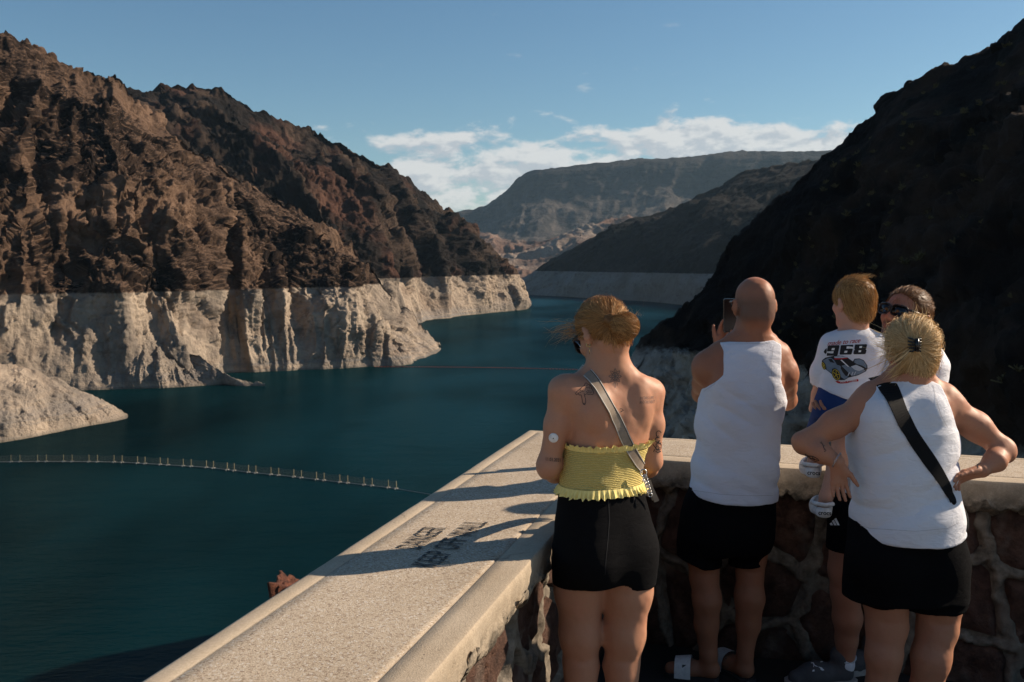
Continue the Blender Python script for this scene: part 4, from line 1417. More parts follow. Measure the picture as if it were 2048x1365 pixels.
def combed(f, shell, N, target_fn, m=10, lift=(.001, .004), ln=(.5, 1.0), jitter=.004, rad=(.0004, .0009), wave=0.0):
    """hairs rooted on the shell, lying on the surface f, running towards target_fn(root)"""
    v = obj_verts(shell)
    roots = v[nrs_h.randint(0, len(v), N)].astype(float)
    tg = np.array([target_fn(r) for r in roots])
    L = (ln[0] + (ln[1] - ln[0]) * nrs_h.rand(N))[:, None, None]
    u = np.linspace(0, 1, m)[None, :, None] * L
    pts = roots[:, None] * (1 - u) + tg[:, None] * u
    pts = pts + nrs_h.randn(N, 1, 3) * jitter * np.sin(np.linspace(0, np.pi, m))[None, :, None]
    if wave:
        ph = nrs_h.rand(N, 1) * 6.28; fr = 4 + 5 * nrs_h.rand(N, 1)
        wd = nrs_h.randn(N, 1, 3); wd /= np.linalg.norm(wd, axis=2, keepdims=True)
        pts = pts + wd * (wave * np.sin(ph + fr * np.linspace(0, 1, m)[None]))[..., None]
    lf = (lift[0] + (lift[1] - lift[0]) * nrs_h.rand(N, 1) ** 2) * np.ones((1, m))
    pts = sdf_push(f, pts, lf)
    return list(pts), list(rad[0] + (rad[1] - rad[0]) * nrs_h.rand(N)), list(nrs_h.rand(N))

# ---------------------------------------------------------------- materials of people
def skin_mat(name, col, ruddy=(0.50, 0.20, 0.13), scalp=None):
    m, t, b = new_mat(name)
    tcn = t.n('ShaderNodeTexCoord'); pos = tcn.outputs['Object']
    c = t.mix(t.rng(t.noise(pos, 13.0, 4, 0.6), 0.35, 0.7, 0, 0.32), col, ruddy)
    c = t.mix(t.rng(t.noise(pos, 190.0, 3, 0.6), 0.3, 0.7, 0, 0.16), c, tuple(x * 0.55 for x in col))
    vz = t.n('ShaderNodeTexVoronoi', ins={'Vector': pos, 'Scale': 34.0})
    c = t.mix(t.rng(vz.outputs['Distance'], 0.022, 0.035, 0.75, 0.0), c, tuple(x * 0.35 for x in col))
    if scalp is not None:
        at = t.n('ShaderNodeAttribute', attribute_name='stubble')
        sp_ = t.rng(t.noise(pos, 900.0, 2, 0.6), 0.35, 0.65, 0.55, 1.0)
        c = t.mix(t.math('MULTIPLY', at.outputs['Fac'], sp_), c, scalp)
    t.link(c, b.inputs['Base Color'])
    b.inputs['Roughness'].default_value = 0.52
    b.inputs['Specular IOR Level'].default_value = 0.28
    b.inputs['Subsurface Weight'].default_value = 0.12
    b.inputs['Subsurface Radius'].default_value = (0.012, 0.004, 0.002)
    b.inputs['Subsurface Scale'].default_value = 1.0
    bump(t, b, t.noise(pos, 420.0, 3, 0.6), 0.12, 0.002)
    return m

def cloth_mat(name, col, weave=900.0, rough=0.9, fold=0.0, spec=0.15, var=0.12):
    m, t, b = new_mat(name)
    tcn = t.n('ShaderNodeTexCoord'); pos = tcn.outputs['Object']
    n = t.noise(pos, 7.0, 4, 0.6)
    c = t.mix(t.rng(n, 0.3, 0.7), tuple(x * (1 - var) for x in col), col)
    t.link(c, b.inputs['Base Color'])
    b.inputs['Roughness'].default_value = rough
    b.inputs['Specular IOR Level'].default_value = spec
    h = t.noise(pos, weave, 2, 0.5)
    if fold:
        h = t.math('ADD', t.math('MULTIPLY', h, 0.10), t.math('MULTIPLY', t.noise(t.vmap(pos, (1.0, 1.0, 2.2), rot=(0.2, 0.3, 0)), 16.0, 4, 0.55, 0.6), fold))
        bump(t, b, h, 0.8, 0.02)
    else:
        bump(t, b, h, 0.3, 0.002)
    return m

def hair_mat(name, a, b_, rough=0.5):
    m, t, b = new_mat(name)
    tcn = t.n('ShaderNodeTexCoord')
    at = t.n('ShaderNodeAttribute', attribute_name='tone')
    n = t.noise(tcn.outputs['Object'], 70.0, 3, 0.6)
    f = t.math('ADD', t.math('MULTIPLY', at.outputs['Fac'], 0.75), t.math('MULTIPLY', n, 0.3))
    t.link(t.mix(t.rng(f, 0.1, 0.95), a, b_), b.inputs['Base Color'])
    b.inputs['Roughness'].default_value = rough
    b.inputs['Specular IOR Level'].default_value = 0.18
    b.inputs['Subsurface Weight'].default_value = 0.0
    return m

def hair_obj(name, paths, radii, mat, parent, tones):
    V, Q, by = strands(paths, radii)
    o = mesh_obj(name, V, Q, mat, parent)
    o['kind'] = 'stuff'
    tb = {}
    for p, tv in zip(paths, tones):
        tb.setdefault(len(p), []).append(tv)
    tn = np.concatenate([np.repeat(np.array(tb[m], np.float32), 2 * m) for m in by])
    a = o.data.attributes.new('tone', 'FLOAT', 'POINT'); a.data.foreach_set('value', tn)
    return o
# ================================================================== people
M_SKIN_A = skin_mat('skin_fair_tan', (0.48, 0.245, 0.150))
M_SKIN_B = skin_mat('skin_tanned', (0.34, 0.150, 0.085), (0.37, 0.12, 0.065), scalp=(0.115, 0.075, 0.06))
M_SKIN_C = skin_mat('skin_sun_browned', (0.44, 0.21, 0.125), (0.45, 0.16, 0.10))
M_SKIN_D = skin_mat('skin_child', (0.55, 0.31, 0.22))
M_SKIN_E = skin_mat('skin_father', (0.40, 0.195, 0.122), (0.42, 0.16, 0.10), scalp=(0.035, 0.022, 0.016))
M_BLACK = cloth_mat('black_cloth', (0.007, 0.007, 0.008), 1200.0, 0.9, 0.25, spec=.06)
M_BLACK2 = cloth_mat('black_jersey', (0.006, 0.006, 0.007), 900.0, 0.95, 0.35, spec=.05)
M_WHITE = cloth_mat('white_cotton', (0.77, 0.78, 0.84), 1000.0, 0.9, 0.55, var=0.04)
M_WHITE2 = cloth_mat('white_ribbed_cotton', (0.76, 0.77, 0.84), 1000.0, 0.9, 0.5, var=0.04)
M_BLUE = cloth_mat('navy_blue_cloth', (0.02, 0.05, 0.17), 900.0, 0.9, 0.3)
M_SHELLW = paint('white_rubber', (0.72, 0.72, 0.72), 0.55)
M_SOLE = paint('dark_sole', (0.03, 0.03, 0.03), 0.8)
M_STRAPW = paint('white_leather', (0.66, 0.65, 0.63), 0.5)
M_GLASS = paint('black_lens', (0.006, 0.006, 0.007), 0.08, spec=0.6)
M_GLOSS = paint('black_plastic', (0.010, 0.010, 0.011), 0.25, spec=0.5)
M_GOLD = paint('gold', (0.75, 0.52, 0.20), 0.25, 1.0)
M_SILVER = paint('silver', (0.62, 0.62, 0.62), 0.25, 1.0)
M_INK = paint('tattoo_ink', (0.030, 0.028, 0.030), 0.55)
M_INK2 = paint('faded_tattoo_ink', (0.135, 0.105, 0.095), 0.55)
M_PRINT_K = paint('print_black', (0.016, 0.016, 0.018), 0.7)
M_PRINT_R = paint('print_red', (0.42, 0.02, 0.02), 0.7)
M_PRINT_G = paint('print_steel_blue', (0.16, 0.21, 0.27), 0.7)
M_PRINT_L = paint('print_light_grey', (0.46, 0.50, 0.55), 0.7)
M_PRINT_Y = paint('print_yellow', (0.50, 0.36, 0.03), 0.7)
M_PRINT_W = paint('print_white', (0.78, 0.78, 0.78), 0.7)

m_yel, t, b = new_mat('yellow_smocked_knit')
tcn = t.n('ShaderNodeTexCoord'); pos = tcn.outputs['Object']
wv = t.n('ShaderNodeTexWave', bands_direction='Z', ins={'Vector': pos, 'Scale': 55.0, 'Distortion': 2.2, 'Detail': 1.0, 'Detail Scale': 3.0})
wv2 = t.n('ShaderNodeTexWave', bands_direction='X', ins={'Vector': pos, 'Scale': 75.0, 'Distortion': 2.2, 'Detail': 1.0})
hgt = t.math('MULTIPLY', wv.outputs['Fac'], t.math('ADD', 0.45, t.math('MULTIPLY', wv2.outputs['Fac'], 0.55)))
t.link(t.mix(hgt, (0.72, 0.54, 0.14), (0.93, 0.79, 0.34)), b.inputs['Base Color'])
b.inputs['Roughness'].default_value = 0.9
bump(t, b, hgt, 0.9, 0.006)
m_frill, t, b = new_mat('yellow_frill')
tcn = t.n('ShaderNodeTexCoord')
t.link(t.mix(t.noise(tcn.outputs['Object'], 90.0, 3), (0.80, 0.63, 0.19), (0.93, 0.79, 0.33)), b.inputs['Base Color'])
b.inputs['Roughness'].default_value = 0.9

f32 = np.float32
def plane_cut(z0, above=True):
    """keeps what is above (or below) z0"""
    return (lambda p: z0 - p[:, 2]) if above else (lambda p: p[:, 2] - z0)

def surf_strap(name, bvh, fig, path, width, mat, parent, off=0.004, extra_start=(), extra_end=(), edge=None, smooth=3):
    pts = []; nrm = []
    n = 60
    pa = catmull(np.array([q[:2] for q in path], float), n)
    wd = np.interp(np.linspace(0, 1, n), np.linspace(0, 1, len(path)), [q[2] if len(q) > 2 else width for q in path])
    ww = []
    for (x, y), wi in zip(pa, wd):
        p, nn = cast_px(bvh, fig, x, y, off)
        if p is None: continue
        pts.append(p); nrm.append(nn); ww.append(wi)
    pts = [np.array(q) for q in extra_start] + pts + [np.array(q) for q in extra_end]
    nrm = [nrm[0]] * len(extra_start) + nrm + [nrm[-1]] * len(extra_end)
    ww = [ww[0]] * len(extra_start) + ww + [ww[-1]] * len(extra_end)
    pts = np.array(pts); nrm = np.array(nrm); ww = np.array(ww)
    for _ in range(smooth):
        pts[1:-1] = (pts[:-2] + 2 * pts[1:-1] + pts[2:]) / 4
        nrm[1:-1] = (nrm[:-2] + 2 * nrm[1:-1] + nrm[2:]) / 4
    tn = np.gradient(pts, axis=0); tn /= np.linalg.norm(tn, axis=1, keepdims=True)
    sd = np.cross(tn, nrm); sd /= np.linalg.norm(sd, axis=1, keepdims=True)
    def strip(o0, o1, lift, th, mt, nm, par):
        mb = MB(); vs = []
        for i in range(len(pts)):
            a = pts[i] + sd[i] * o0 * ww[i] + nrm[i] * lift; b_ = pts[i] + sd[i] * o1 * ww[i] + nrm[i] * lift
            vs += [a, b_, b_ - nrm[i] * th, a - nrm[i] * th]
        fs = []
        for i in range(len(pts) - 1):
            for k in range(4):
                fs.append((4 * i + k, 4 * i + (k + 1) % 4, 4 * i + 4 + (k + 1) % 4, 4 * i + 4 + k))
        fs += [(0, 1, 2, 3), tuple(4 * (len(pts) - 1) + k for k in (3, 2, 1, 0))]
        mb.add(vs, fs)
        return mb.build(nm, mt, par)
    o = strip(-0.5, 0.5, 0.0, 0.003, mat, name, parent)
    if edge is not None:
        for (e0, e1, mt) in edge:
            strip(e0, e1, 0.0012, 0.0012, mt, 'strap_trim', o)
    return o, pts

def glasses(name, L, M, s, parent_label, lens_w=0.027, lens_h=0.021, y=0.099, wrap=0.012, mat=None):
    root = empty(name, tuple(L(0, y, 0.0)))
    tag(root, parent_label, 'sunglasses')
    for sx in (-1, 1):
        # lens: rounded plate
        vs = []; fs = []
        for lay in (0, 1):
            for k in range(20):
                th = 2 * math.pi * k / 20
                cx = math.copysign(abs(math.cos(th)) ** 0.65, math.cos(th)); cz = math.copysign(abs(math.sin(th)) ** 0.65, math.sin(th))
                xx = sx * 0.034 + cx * lens_w; zz = cz * lens_h
                yy = y - wrap * (abs(xx) / 0.06) ** 2 + lay * 0.002
                vs.append(L(xx, yy, zz))
        fs = [tuple(range(20)), tuple(range(39, 19, -1))] + [(k, 20 + k, 20 + (k + 1) % 20, (k + 1) % 20) for k in range(20)]
        mesh_obj('lens', vs, fs, M_GLASS, root)
        mb = MB()
        rim = []
        for k in range(22):
            th = 2 * math.pi * k / 22
            cx = math.copysign(abs(math.cos(th)) ** 0.65, math.cos(th)); cz = math.copysign(abs(math.sin(th)) ** 0.65, math.sin(th))
            xx = sx * 0.034 + cx * (lens_w + 0.001); zz = cz * (lens_h + 0.001)
            rim.append(L(xx, y - wrap * (abs(xx) / 0.06) ** 2 + 0.001, zz))
        mb.tube(rim, 0.0028 * s, 6, closed=True)
        mb.build('rim', mat or M_GLOSS, root, True)
        mb = MB()
        mb.tube([L(sx * 0.062, y - wrap, 0.010), L(sx * 0.074, y - 0.03, 0.012), L(sx * 0.081, 0.0, 0.012), L(sx * 0.081, -0.014, 0.006), L(sx * 0.078, -0.028, -0.014)], [0.0035 * s, 0.0045 * s, 0.0042 * s, 0.0035 * s, 0.003 * s], 6)
        mb.build('temple', mat or M_GLOSS, root, True)
    mb = MB(); mb.tube([L(-0.010, y + 0.001, 0.006), L(0, y + 0.006, 0.009), L(0.010, y + 0.001, 0.006)], 0.0026 * s, 6)
    mb.build('bridge', mat or M_GLOSS, root, True)
    return root

def shoe_sdf(heel, toe, w=0.042, h=0.07, sole_z=0.0):
    """closed shoe between heel and toe (ground points)"""
    S = Sdf()
    h0 = np.array([heel[0], heel[1], sole_z]); t0 = np.array([toe[0], toe[1], sole_z])
    d = (t0 - h0); L = np.linalg.norm(d); d /= L
    S.cone(h0 + d * w * 0.9 + [0, 0, w * 0.95], h0 + d * L * 0.62 + [0, 0, w * 0.85], w * 0.86, w * 0.98, 0.02)
    S.cone(h0 + d * L * 0.55 + [0, 0, w * 0.85], t0 - d * w * 0.9 + [0, 0, w * 0.62], w * 1.0, w * 0.72, 0.03)
    S.cone(h0 + d * w * 0.9 + [0, 0, w], h0 + d * w * 1.1 + [0, 0, h + 0.01], w * 0.84, w * 0.86, 0.02)
    S.fn(plane_cut(sole_z + 0.016), 0.004, 'i')
    return S
def sole_obj(name, heel, toe, w, mat, parent, z0=0.0, z1=0.022, grow=0.004):
    h0 = np.array(heel[:2], float); t0 = np.array(toe[:2], float)
    d = t0 - h0; L = np.linalg.norm(d); d /= L; n = np.array([-d[1], d[0]])
    prof = [(0.0, 0.0), (0.0, 0.55), (0.08, 0.85), (0.3, 0.82), (0.5, 0.84), (0.7, 1.02), (0.86, 0.88), (0.97, 0.5), (1.0, 0.0)]
    pts = []
    for sgn in (1, -1):
        pr = prof if sgn == 1 else prof[::-1][1:-1]
        for u, ww in pr:
            pts.append(h0 + d * (u * (L + 2 * grow) - grow) + n * sgn * ww * (w + grow))
    mb = MB(); prism(mb, pts, z0, z1)
    return mb.build(name, mat, parent)

def ring_path(L, a, b_, c, n=24):
    return [np.array(c) + L @ np.array([a * math.cos(2 * math.pi * k / n), b_ * math.sin(2 * math.pi * k / n), 0]) for k in range(n)]

rnd = random.Random(7)
nrs = np.random.RandomState(21)

# ---------------------------------------------------------------- 1. woman in the yellow top
fw = Fig(3.27); w_ = fw.w
wo1 = empty('person', (float(fw.x(1212)), fw.d, 0))
tag(wo1, 'woman in strapless yellow top and black shorts looking down at the coping', 'person')
YAW1 = R(27); PIV1 = (float(fw.x(1212)), fw.d)
S = Sdf()
t_rows = fw.rows([(744, 1183, 1262, .012, .050), (757, 1146, 1290, .012, .068), (776, 1122, 1306, .008, .086), (812, 1120, 1312, 0, .098), (850, 1130, 1310, 0, .102),
                  (885, 1131, 1303, .005, .100), (930, 1125, 1292, .012, .094), (962, 1122, 1287, .012, .095), (990, 1119, 1289, .008, .102), (1030, 1111, 1299, 0, .112),
                  (1090, 1107, 1308, -.002, .118), (1150, 1109, 1306, .0, .108)])
T0 = Sdf()
T0.loft(t_rows, 0.02, 2.3)
T0.ell(w_(1164, 1112, -.062), (.082, .066, .085), .05); T0.ell(w_(1252, 1112, -.062), (.082, .066, .085), .05)
T0.ell(w_(1166, 818, -.070), (.040, .030, .062), .03, frame((0.25, 1, 0), (0.2, 0, 1))); T0.ell(w_(1272, 818, -.072), (.038, .032, .062), .03, frame((-0.25, 1, 0), (-0.25, 0, 1)))
T0.groove(w_(1220, 770, -.10), w_(1208, 960, -.09), .022, .006)
T0.dent(w_(1198, 842, -.10), (.022, .05, .03), .004)
S.fn(turned(T0, YAW1, PIV1))
# shoulders and arms (image left, image right)
S.ell(w_(1133, 780, -.045), (.055, .058, .052), .045); S.ell(w_(1296, 786, .045), (.053, .058, .052), .045)
la = [w_(1126, 786, -.045), w_(1114, 850, -.05), w_(1098, 928, -.045), w_(1110, 945, .09), w_(1140, 955, .24)]
S.chain(la, [.044, .0385, .0335, .032, .023], .025)
S.ell(w_(1095, 938, -.045), (.033, .036, .034), .02)
ra = [w_(1299, 790, .045), w_(1304, 850, .045), w_(1303, 922, .055), w_(1296, 935, .14), w_(1262, 945, .27)]
S.chain(ra, [.042, .0375, .0330, .031, .023], .025)
# legs
S.chain([w_(1160, 1120, 0), w_(1158, 1180, 0), w_(1160, 1270, .0), w_(1162, 1332, .005), w_(1161, 1400, -.012), np.array([fw.x(1160), fw.d + .005, .10]), np.array([fw.x(1158), fw.d + .01, .05])],
        [.083, .0770, .064, .0535, .052, .034, .034], .03)
S.chain([w_(1255, 1120, 0), w_(1256, 1180, 0), w_(1249, 1270, .0), w_(1244, 1332, .005), w_(1244, 1400, -.012), np.array([fw.x(1246), fw.d + .005, .10]), np.array([fw.x(1248), fw.d + .01, .05])],
        [.083, .0775, .064, .0525, .052, .034, .034], .03)
hc = w_(1205, 668, .03); HM = frame((-0.50, 0.70, -0.50), (0.04, 0, 1))
HL = head_sdf(S, hc, HM, 0.95)
neck_sdf(S, hc, HM, w_(1221, 752, .015), 0.95, .046)
S.cone(w_(1221, 735, .0), w_(1170, 764, 0), .036, .032, .05); S.cone(w_(1221, 735, .0), w_(1275, 768, 0), .036, .032, .05)
S.post.append(lambda p: .0012 * vnoise(p * 26) + .0007 * vnoise(p * 61))
S.groove(w_(1136, 1328, -.06), w_(1188, 1326, -.06), .010, .0035); S.groove(w_(1218, 1328, -.06), w_(1270, 1326, -.06), .010, .0035)
body1 = sdf_obj('body', S, (fw.x(1040), fw.d - .32, 0.02), (fw.x(1360), fw.d + .42, 1.80), .006, M_SKIN_A, wo1)
for wr, ar, nn in ((w_(1140, 955, .24), la, (0, 0, -1)), (w_(1262, 945, .27), ra, (0, 0, -1))):
    dd = ar[-1] - ar[-2]; dd /= np.linalg.norm(dd)
    Hs, _ = hand_sdf(wr, dd + np.array([0, .1, -.25]), nn, 1 if ar is la else -1, (.35, .4, .45, .5), .08, .9, arm=dd)
    add_hand(body1, Hs, wr + dd * .07, .004)
# clothes
T_ = Sdf(); T_.loft([(z, l - .006, r + .006, y, b_ + .006) for z, l, r, y, b_ in t_rows], .02, 2.3)
T = Sdf(); T.fn(turned(T_, YAW1, PIV1)); T.fn(plane_cut(fw.z(978)), .003, 'i'); T.fn(plane_cut(fw.z(890), False), .003, 'i')
T.post.append(lambda p: 0.0022 * vnoise(p * np.array([22, 22, 60], f32)))
top1 = sdf_obj('top', T, (fw.x(1100), fw.d - .2, fw.z(982)), (fw.x(1330), fw.d + .2, fw.z(884)), .0045, m_yel, wo1)
top1['label'] = 'yellow smocked strapless top'
def frill(z0, z1, name, nfold, amp, parent, grow0, grow1):
    Rr = np.array(sorted(t_rows, key=lambda q: q[0]))
    zc = (z0 + z1) / 2
    l, r, yc, bb = [np.interp(zc, Rr[:, 0], Rr[:, i]) for i in (1, 2, 3, 4)]
    a_ = (r - l) / 2; cx = (r + l) / 2
    n = 420; m = 6
    th = np.linspace(0, 2 * np.pi, n, endpoint=False)
    vs = []
    ph = np.cumsum(0.6 + 0.8 * nrs.rand(n)); ph = ph / ph[-1] * nfold * 2 * np.pi
    for j in range(m):
        f = j / (m - 1)
        gr = grow0 + (grow1 - grow0) * f
        rad = 1.0
        am_ = .35 + 1.1 * np.interp(np.arange(n), np.linspace(0, n, 60), nrs.rand(60))
        wob = amp * f * (np.sin(ph) + .5 * np.sin(ph * 2.7 + 1)) * am_
        ex = np.sign(np.cos(th)) * np.abs(np.cos(th)) ** (2 / 2.3); ey = np.sign(np.sin(th)) * np.abs(np.sin(th)) ** (2 / 2.3)
        zz = z0 + (z1 - z0) * f + amp * .55 * f * np.cos(ph * .7) * am_
        vs.append(np.stack([cx + ex * (a_ + gr + wob), yc + ey * (bb + gr + wob), zz], -1))
    vs = np.array(vs)
    cc, ss = math.cos(YAW1), math.sin(YAW1)
    dx_, dy_ = vs[..., 0] - PIV1[0], vs[..., 1] - PIV1[1]
    vs[..., 0] = PIV1[0] + cc * dx_ - ss * dy_; vs[..., 1] = PIV1[1] + ss * dx_ + cc * dy_
    idx = np.arange(n * m).reshape(m, n)
    q = np.stack([idx[:-1], np.roll(idx, -1, 1)[:-1], np.roll(idx, -1, 1)[1:], idx[1:]], -1).reshape(-1, 4)
    return mesh_obj(name, vs.reshape(-1, 3), q, m_frill, parent)
frill(fw.z(893), fw.z(882), 'frill', 46, .006, top1, .008, .015)
frill(fw.z(966), fw.z(982), 'frill', 52, .006, top1, .007, .018)
Q_ = Sdf(); Q_.loft([(z, l - .007, r + .007, y, b_ + .007) for z, l, r, y, b_ in t_rows], .02, 2.3)
Q_.ell(w_(1164, 1112, -.062), (.089, .073, .092), .05); Q_.ell(w_(1252, 1112, -.062), (.089, .073, .092), .05)
Q = Sdf(); Q.fn(turned(Q_, YAW1, PIV1))
Q.cone(w_(1160, 1100, 0), w_(1157, 1172, 0), .092, .0865, .02); Q.cone(w_(1255, 1100, 0), w_(1259, 1172, 0), .092, .0865, .02)
Q.fn(plane_cut(fw.z(1166)), .004, 'i'); Q.fn(plane_cut(fw.z(975), False), .004, 'i')
Q.post.append(lambda p: 0.002 * vnoise(p * np.array([9, 9, 26], f32)))
sh1 = sdf_obj('shorts', Q, (fw.x(1070), fw.d - .25, fw.z(1180)), (fw.x(1345), fw.d + .25, fw.z(965)), .006, M_BLACK, wo1)
bv = bvh_of(sh1)
ink_lines('seam', fw, bv, [[(1217, 1000), (1219, 1040), (1216, 1080), (1212, 1120), (1210, 1150)], [(1268, 992), (1272, 1012)]], .0022, M_PRINT_K, sh1, .0008)
for hx in (1160, 1247):
    hl = (fw.x(hx), fw.d - .05, 0); tl = (fw.x(hx) + (-.03 if hx < 1200 else .03), fw.d + .19, 0)
    sh = sdf_obj('shoe', shoe_sdf(hl, tl, .042, .06), (hl[0] - .12, hl[1] - .08, -.01), (hl[0] + .12, hl[1] + .32, .16), .006, M_SHELLW, wo1)
    sole_obj('sole', hl, tl, .043, M_SOLE, sh)
# hair: skull cap, bun, strands swept up to the bun, wind-blown wisps
M_HAIR1 = hair_mat('strawberry_blonde_hair', (0.15, 0.066, 0.022), (0.66, 0.37, 0.15))
bun = w_(1249, 653, -.092); tie = w_(1224, 642, -.070)
def hairline(q, back=-.062, ang=.55):
    """inside the hair region? q in head units"""
    return q[2] > -0.022 + 0.95 * max(0, q[1] - .02) and q[2] > -.07 + .55 * max(0.0, q[1] + .06)
HS = Sdf()
HS.ell(HL(0, -.012, .035), np.array((.0855, .103, .090)) * .95, .02, HM)
HS.ell(HL(0, -.050, -.034), np.array((.065, .0505, .062)) * .95, .03, HM)
HSfull = Sdf(); HSfull.items = list(HS.items)
HS.fn(lambda p: -(((p - np.array(hc, f32)) @ HM.astype(f32)) @ np.array([0, -.80, .60], f32) - (-.016)), .01, 'i')
BUN = Sdf(); BUN.ell(bun, (.045, .043, .043), .0); BUN.ell(tie, (.026, .024, .024), .015)
HS.ell(bun, (.044, .042, .042), .008)
HS.ell(tie, (.026, .024, .024), .015)
HS.post.append(lambda p: .003 * vnoise(p * 70))
hair1 = sdf_obj('hair', HS, hc - .2, hc + .2, .005, M_HAIR1, wo1)
paths = []; rads = []; tones = []
for (N_, lf_, jt_, wv_) in ((4000, (.0008, .004), .004, .0008), (900, (.003, .011), .012, .003)):
    a_, b_, c_ = combed(HSfull, hair1, N_, lambda r: tie + np.array([0, -.006, 0]), 10, lf_, (.55, .97), jt_, (.0003, .0006), wv_)
    paths += a_; rads += b_; tones += c_
for i in range(1700):      # bun coils
    ax = nrs.randn(3) * .35 + np.array([.35, .2, .9]); ax /= np.linalg.norm(ax)
    e1 = np.cross(ax, [0.3, 1, .2]); e1 /= np.linalg.norm(e1); e2 = np.cross(ax, e1)
    a0 = nrs.rand() * 6.28; sp = 1.0 + nrs.rand() * 1.4; off = (nrs.rand() - .5) * 1.7
    rr = .0435 + .005 * nrs.rand() ** 2
    pts = []
    for k in range(9):
        th = a0 + sp * k / 8
        la_ = off + .25 * math.sin(th)
        pts.append(bun + rr * (math.cos(la_) * (math.cos(th) * e1 + math.sin(th) * e2) + math.sin(la_) * ax) * np.array([1.03, .97, 1]))
    paths.append(pts); rads.append(.0003 + .0004 * nrs.rand()); tones.append(nrs.rand())
for i in range(60):      # flicks standing off the top and the bun
    src = bun + np.array([.02 * nrs.randn(), -.02, .035]) + np.array([.014, 0, 0]) * nrs.randn()
    d0 = np.array([nrs.randn() * .6 - .1, nrs.randn() * .4, .9]); d0 /= np.linalg.norm(d0)
    L_ = .008 + .014 * nrs.rand() ** 2; cv_ = nrs.randn(3) * 1.6
    paths.append([src + d0 * L_ * k / 6 + cv_ * L_ * (k / 6) ** 2 * .6 for k in range(7)]); rads.append(.00025 + .0002 * nrs.rand()); tones.append(.6 + .4 * nrs.rand())
for i in range(95):      # locks blowing out to the left over the face
    src = HL(-.070 + .04 * nrs.rand(), .045 + .045 * nrs.rand(), .075 - .06 * nrs.rand())
    L_ = .035 + .10 * nrs.rand() ** 2.2; drop = .1 + nrs.rand() * .9; curl = 1.5 + nrs.rand() * 4; ph = nrs.rand() * 6.28
    pts = []
    for k in range(14):
        f = k / 13
        pts.append(src + np.array([-L_ * f * (1 - .35 * f * drop), -.02 * f + .01 * math.sin(curl * f + ph), L_ * (.25 * f - drop * f * f * .75)]) + np.array([.010 * math.sin(curl * 1.4 * f + ph), 0, .012 * math.cos(curl * f * 1.2 + ph)]) * f)
    paths.append(pts); rads.append(.00022 + .0003 * nrs.rand()); tones.append(.45 + .5 * nrs.rand())
for i in range(160):     # short wisps at the nape and in front of the right ear
    if i % 2:
        src = HL(.072 + .01 * nrs.rand(), -.01 + .03 * nrs.rand(), -.02 - .02 * nrs.rand()); d0 = np.array([.015 * nrs.randn(), -.01, -1.0])
        L_ = .03 + .05 * nrs.rand()
    else:
        src = HL(-.05 + .1 * nrs.rand(), -.085, -.035 + .02 * nrs.rand()); d0 = np.array([.3 * nrs.randn(), -.3, -.5 + nrs.rand()])
        L_ = .012 + .02 * nrs.rand()
    paths.append([src + d0 * L_ * k / 6 + np.array([.003 * math.sin(k * 1.3 + i), 0, 0]) for k in range(7)]); rads.append(.0005); tones.append(nrs.rand())
hair_obj('hair_strands', paths, rads, M_HAIR1, wo1, tones)
mb = MB(); mb.tube([tie + np.array([.004, -.030, .012]), tie + np.array([.012, -.034, -.004]), tie + np.array([.010, -.030, -.022])], .0025, 6)
mb.build('hair_pin', M_GLOSS, wo1, True)
glasses('sunglasses', HL, HM, .95, 'black patterned sunglasses on the woman in the yellow top', .030, .026, .104, .016)
er = HL(-.083, -.006, -.040)
mb = MB(); mb.tube([er + np.array([.006 * math.cos(a), .002 * math.sin(a), .006 * math.sin(a) - .004]) for a in np.linspace(0, 6.28, 14, endpoint=False)], .0015, 6, closed=True)
mb.tube([er + np.array([.004, -.002, -.010]), er + np.array([.004, -.003, -.034])], .0011, 5); mb.build('earring', M_GOLD, wo1, True)
# glucose sensor on the arm
bvb = bvh_of(body1)
pc, nc = cast_px(bvb, fw, 1107, 876, .0)
A = frame(nc, (0, 0, 1))
mb = MB(); ring = []
for (r_, y_) in ((.0155, -.001), (.0155, .003), (.0140, .0045), (.0, .0048)):
    ring.append([pc + A @ np.array([r_ * math.cos(k * math.pi / 12), y_, r_ * math.sin(k * math.pi / 12)]) for k in range(24)])
mb.add([p for rg in ring for p in rg], [(i * 24 + k, i * 24 + (k + 1) % 24, (i + 1) * 24 + (k + 1) % 24, (i + 1) * 24 + k) for i in range(3) for k in range(24)])
sen = mb.build('arm_sensor', M_PRINT_W, wo1, True); sen['label'] = 'round white sensor patch on the left arm'
mb = MB(); mb.tube([pc + nc * .0045, pc + nc * .0060], .0018, 10); mb.build('sensor_dot', M_PRINT_K, sen)
# tattoos
tz = lambda L_: [[(1020 + x / 3.034, 570 + y / 3.034) for x, y in ln] for ln in L_]
tig = tz([[(396, 660), (408, 645), (425, 635), (438, 620), (452, 612), (455, 600), (463, 595), (470, 605), (482, 608), (492, 618), (496, 632), (504, 645), (510, 660), (500, 668), (488, 664), (478, 668), (466, 662), (455, 668), (448, 660)],
          [(396, 660), (402, 668), (412, 662), (422, 670), (432, 668), (437, 690), (440, 712), (446, 726), (456, 728), (460, 716), (458, 690), (450, 668)],
          [(425, 640), (435, 648), (446, 645)], [(420, 650), (430, 656)], [(412, 655), (418, 662)], [(460, 620), (466, 628), (474, 624)], [(478, 622), (484, 630), (490, 628)], [(470, 640), (478, 648), (488, 644)],
          [(462, 648), (470, 656), (482, 656), (490, 652)], [(452, 625), (456, 634)], [(446, 632), (450, 642)], [(440, 640), (444, 650)], [(464, 610), (470, 616)], [(486, 612), (482, 618)], [(446, 718), (447, 726)], [(452, 718), (453, 727)], [(498, 650), (490, 656)]])
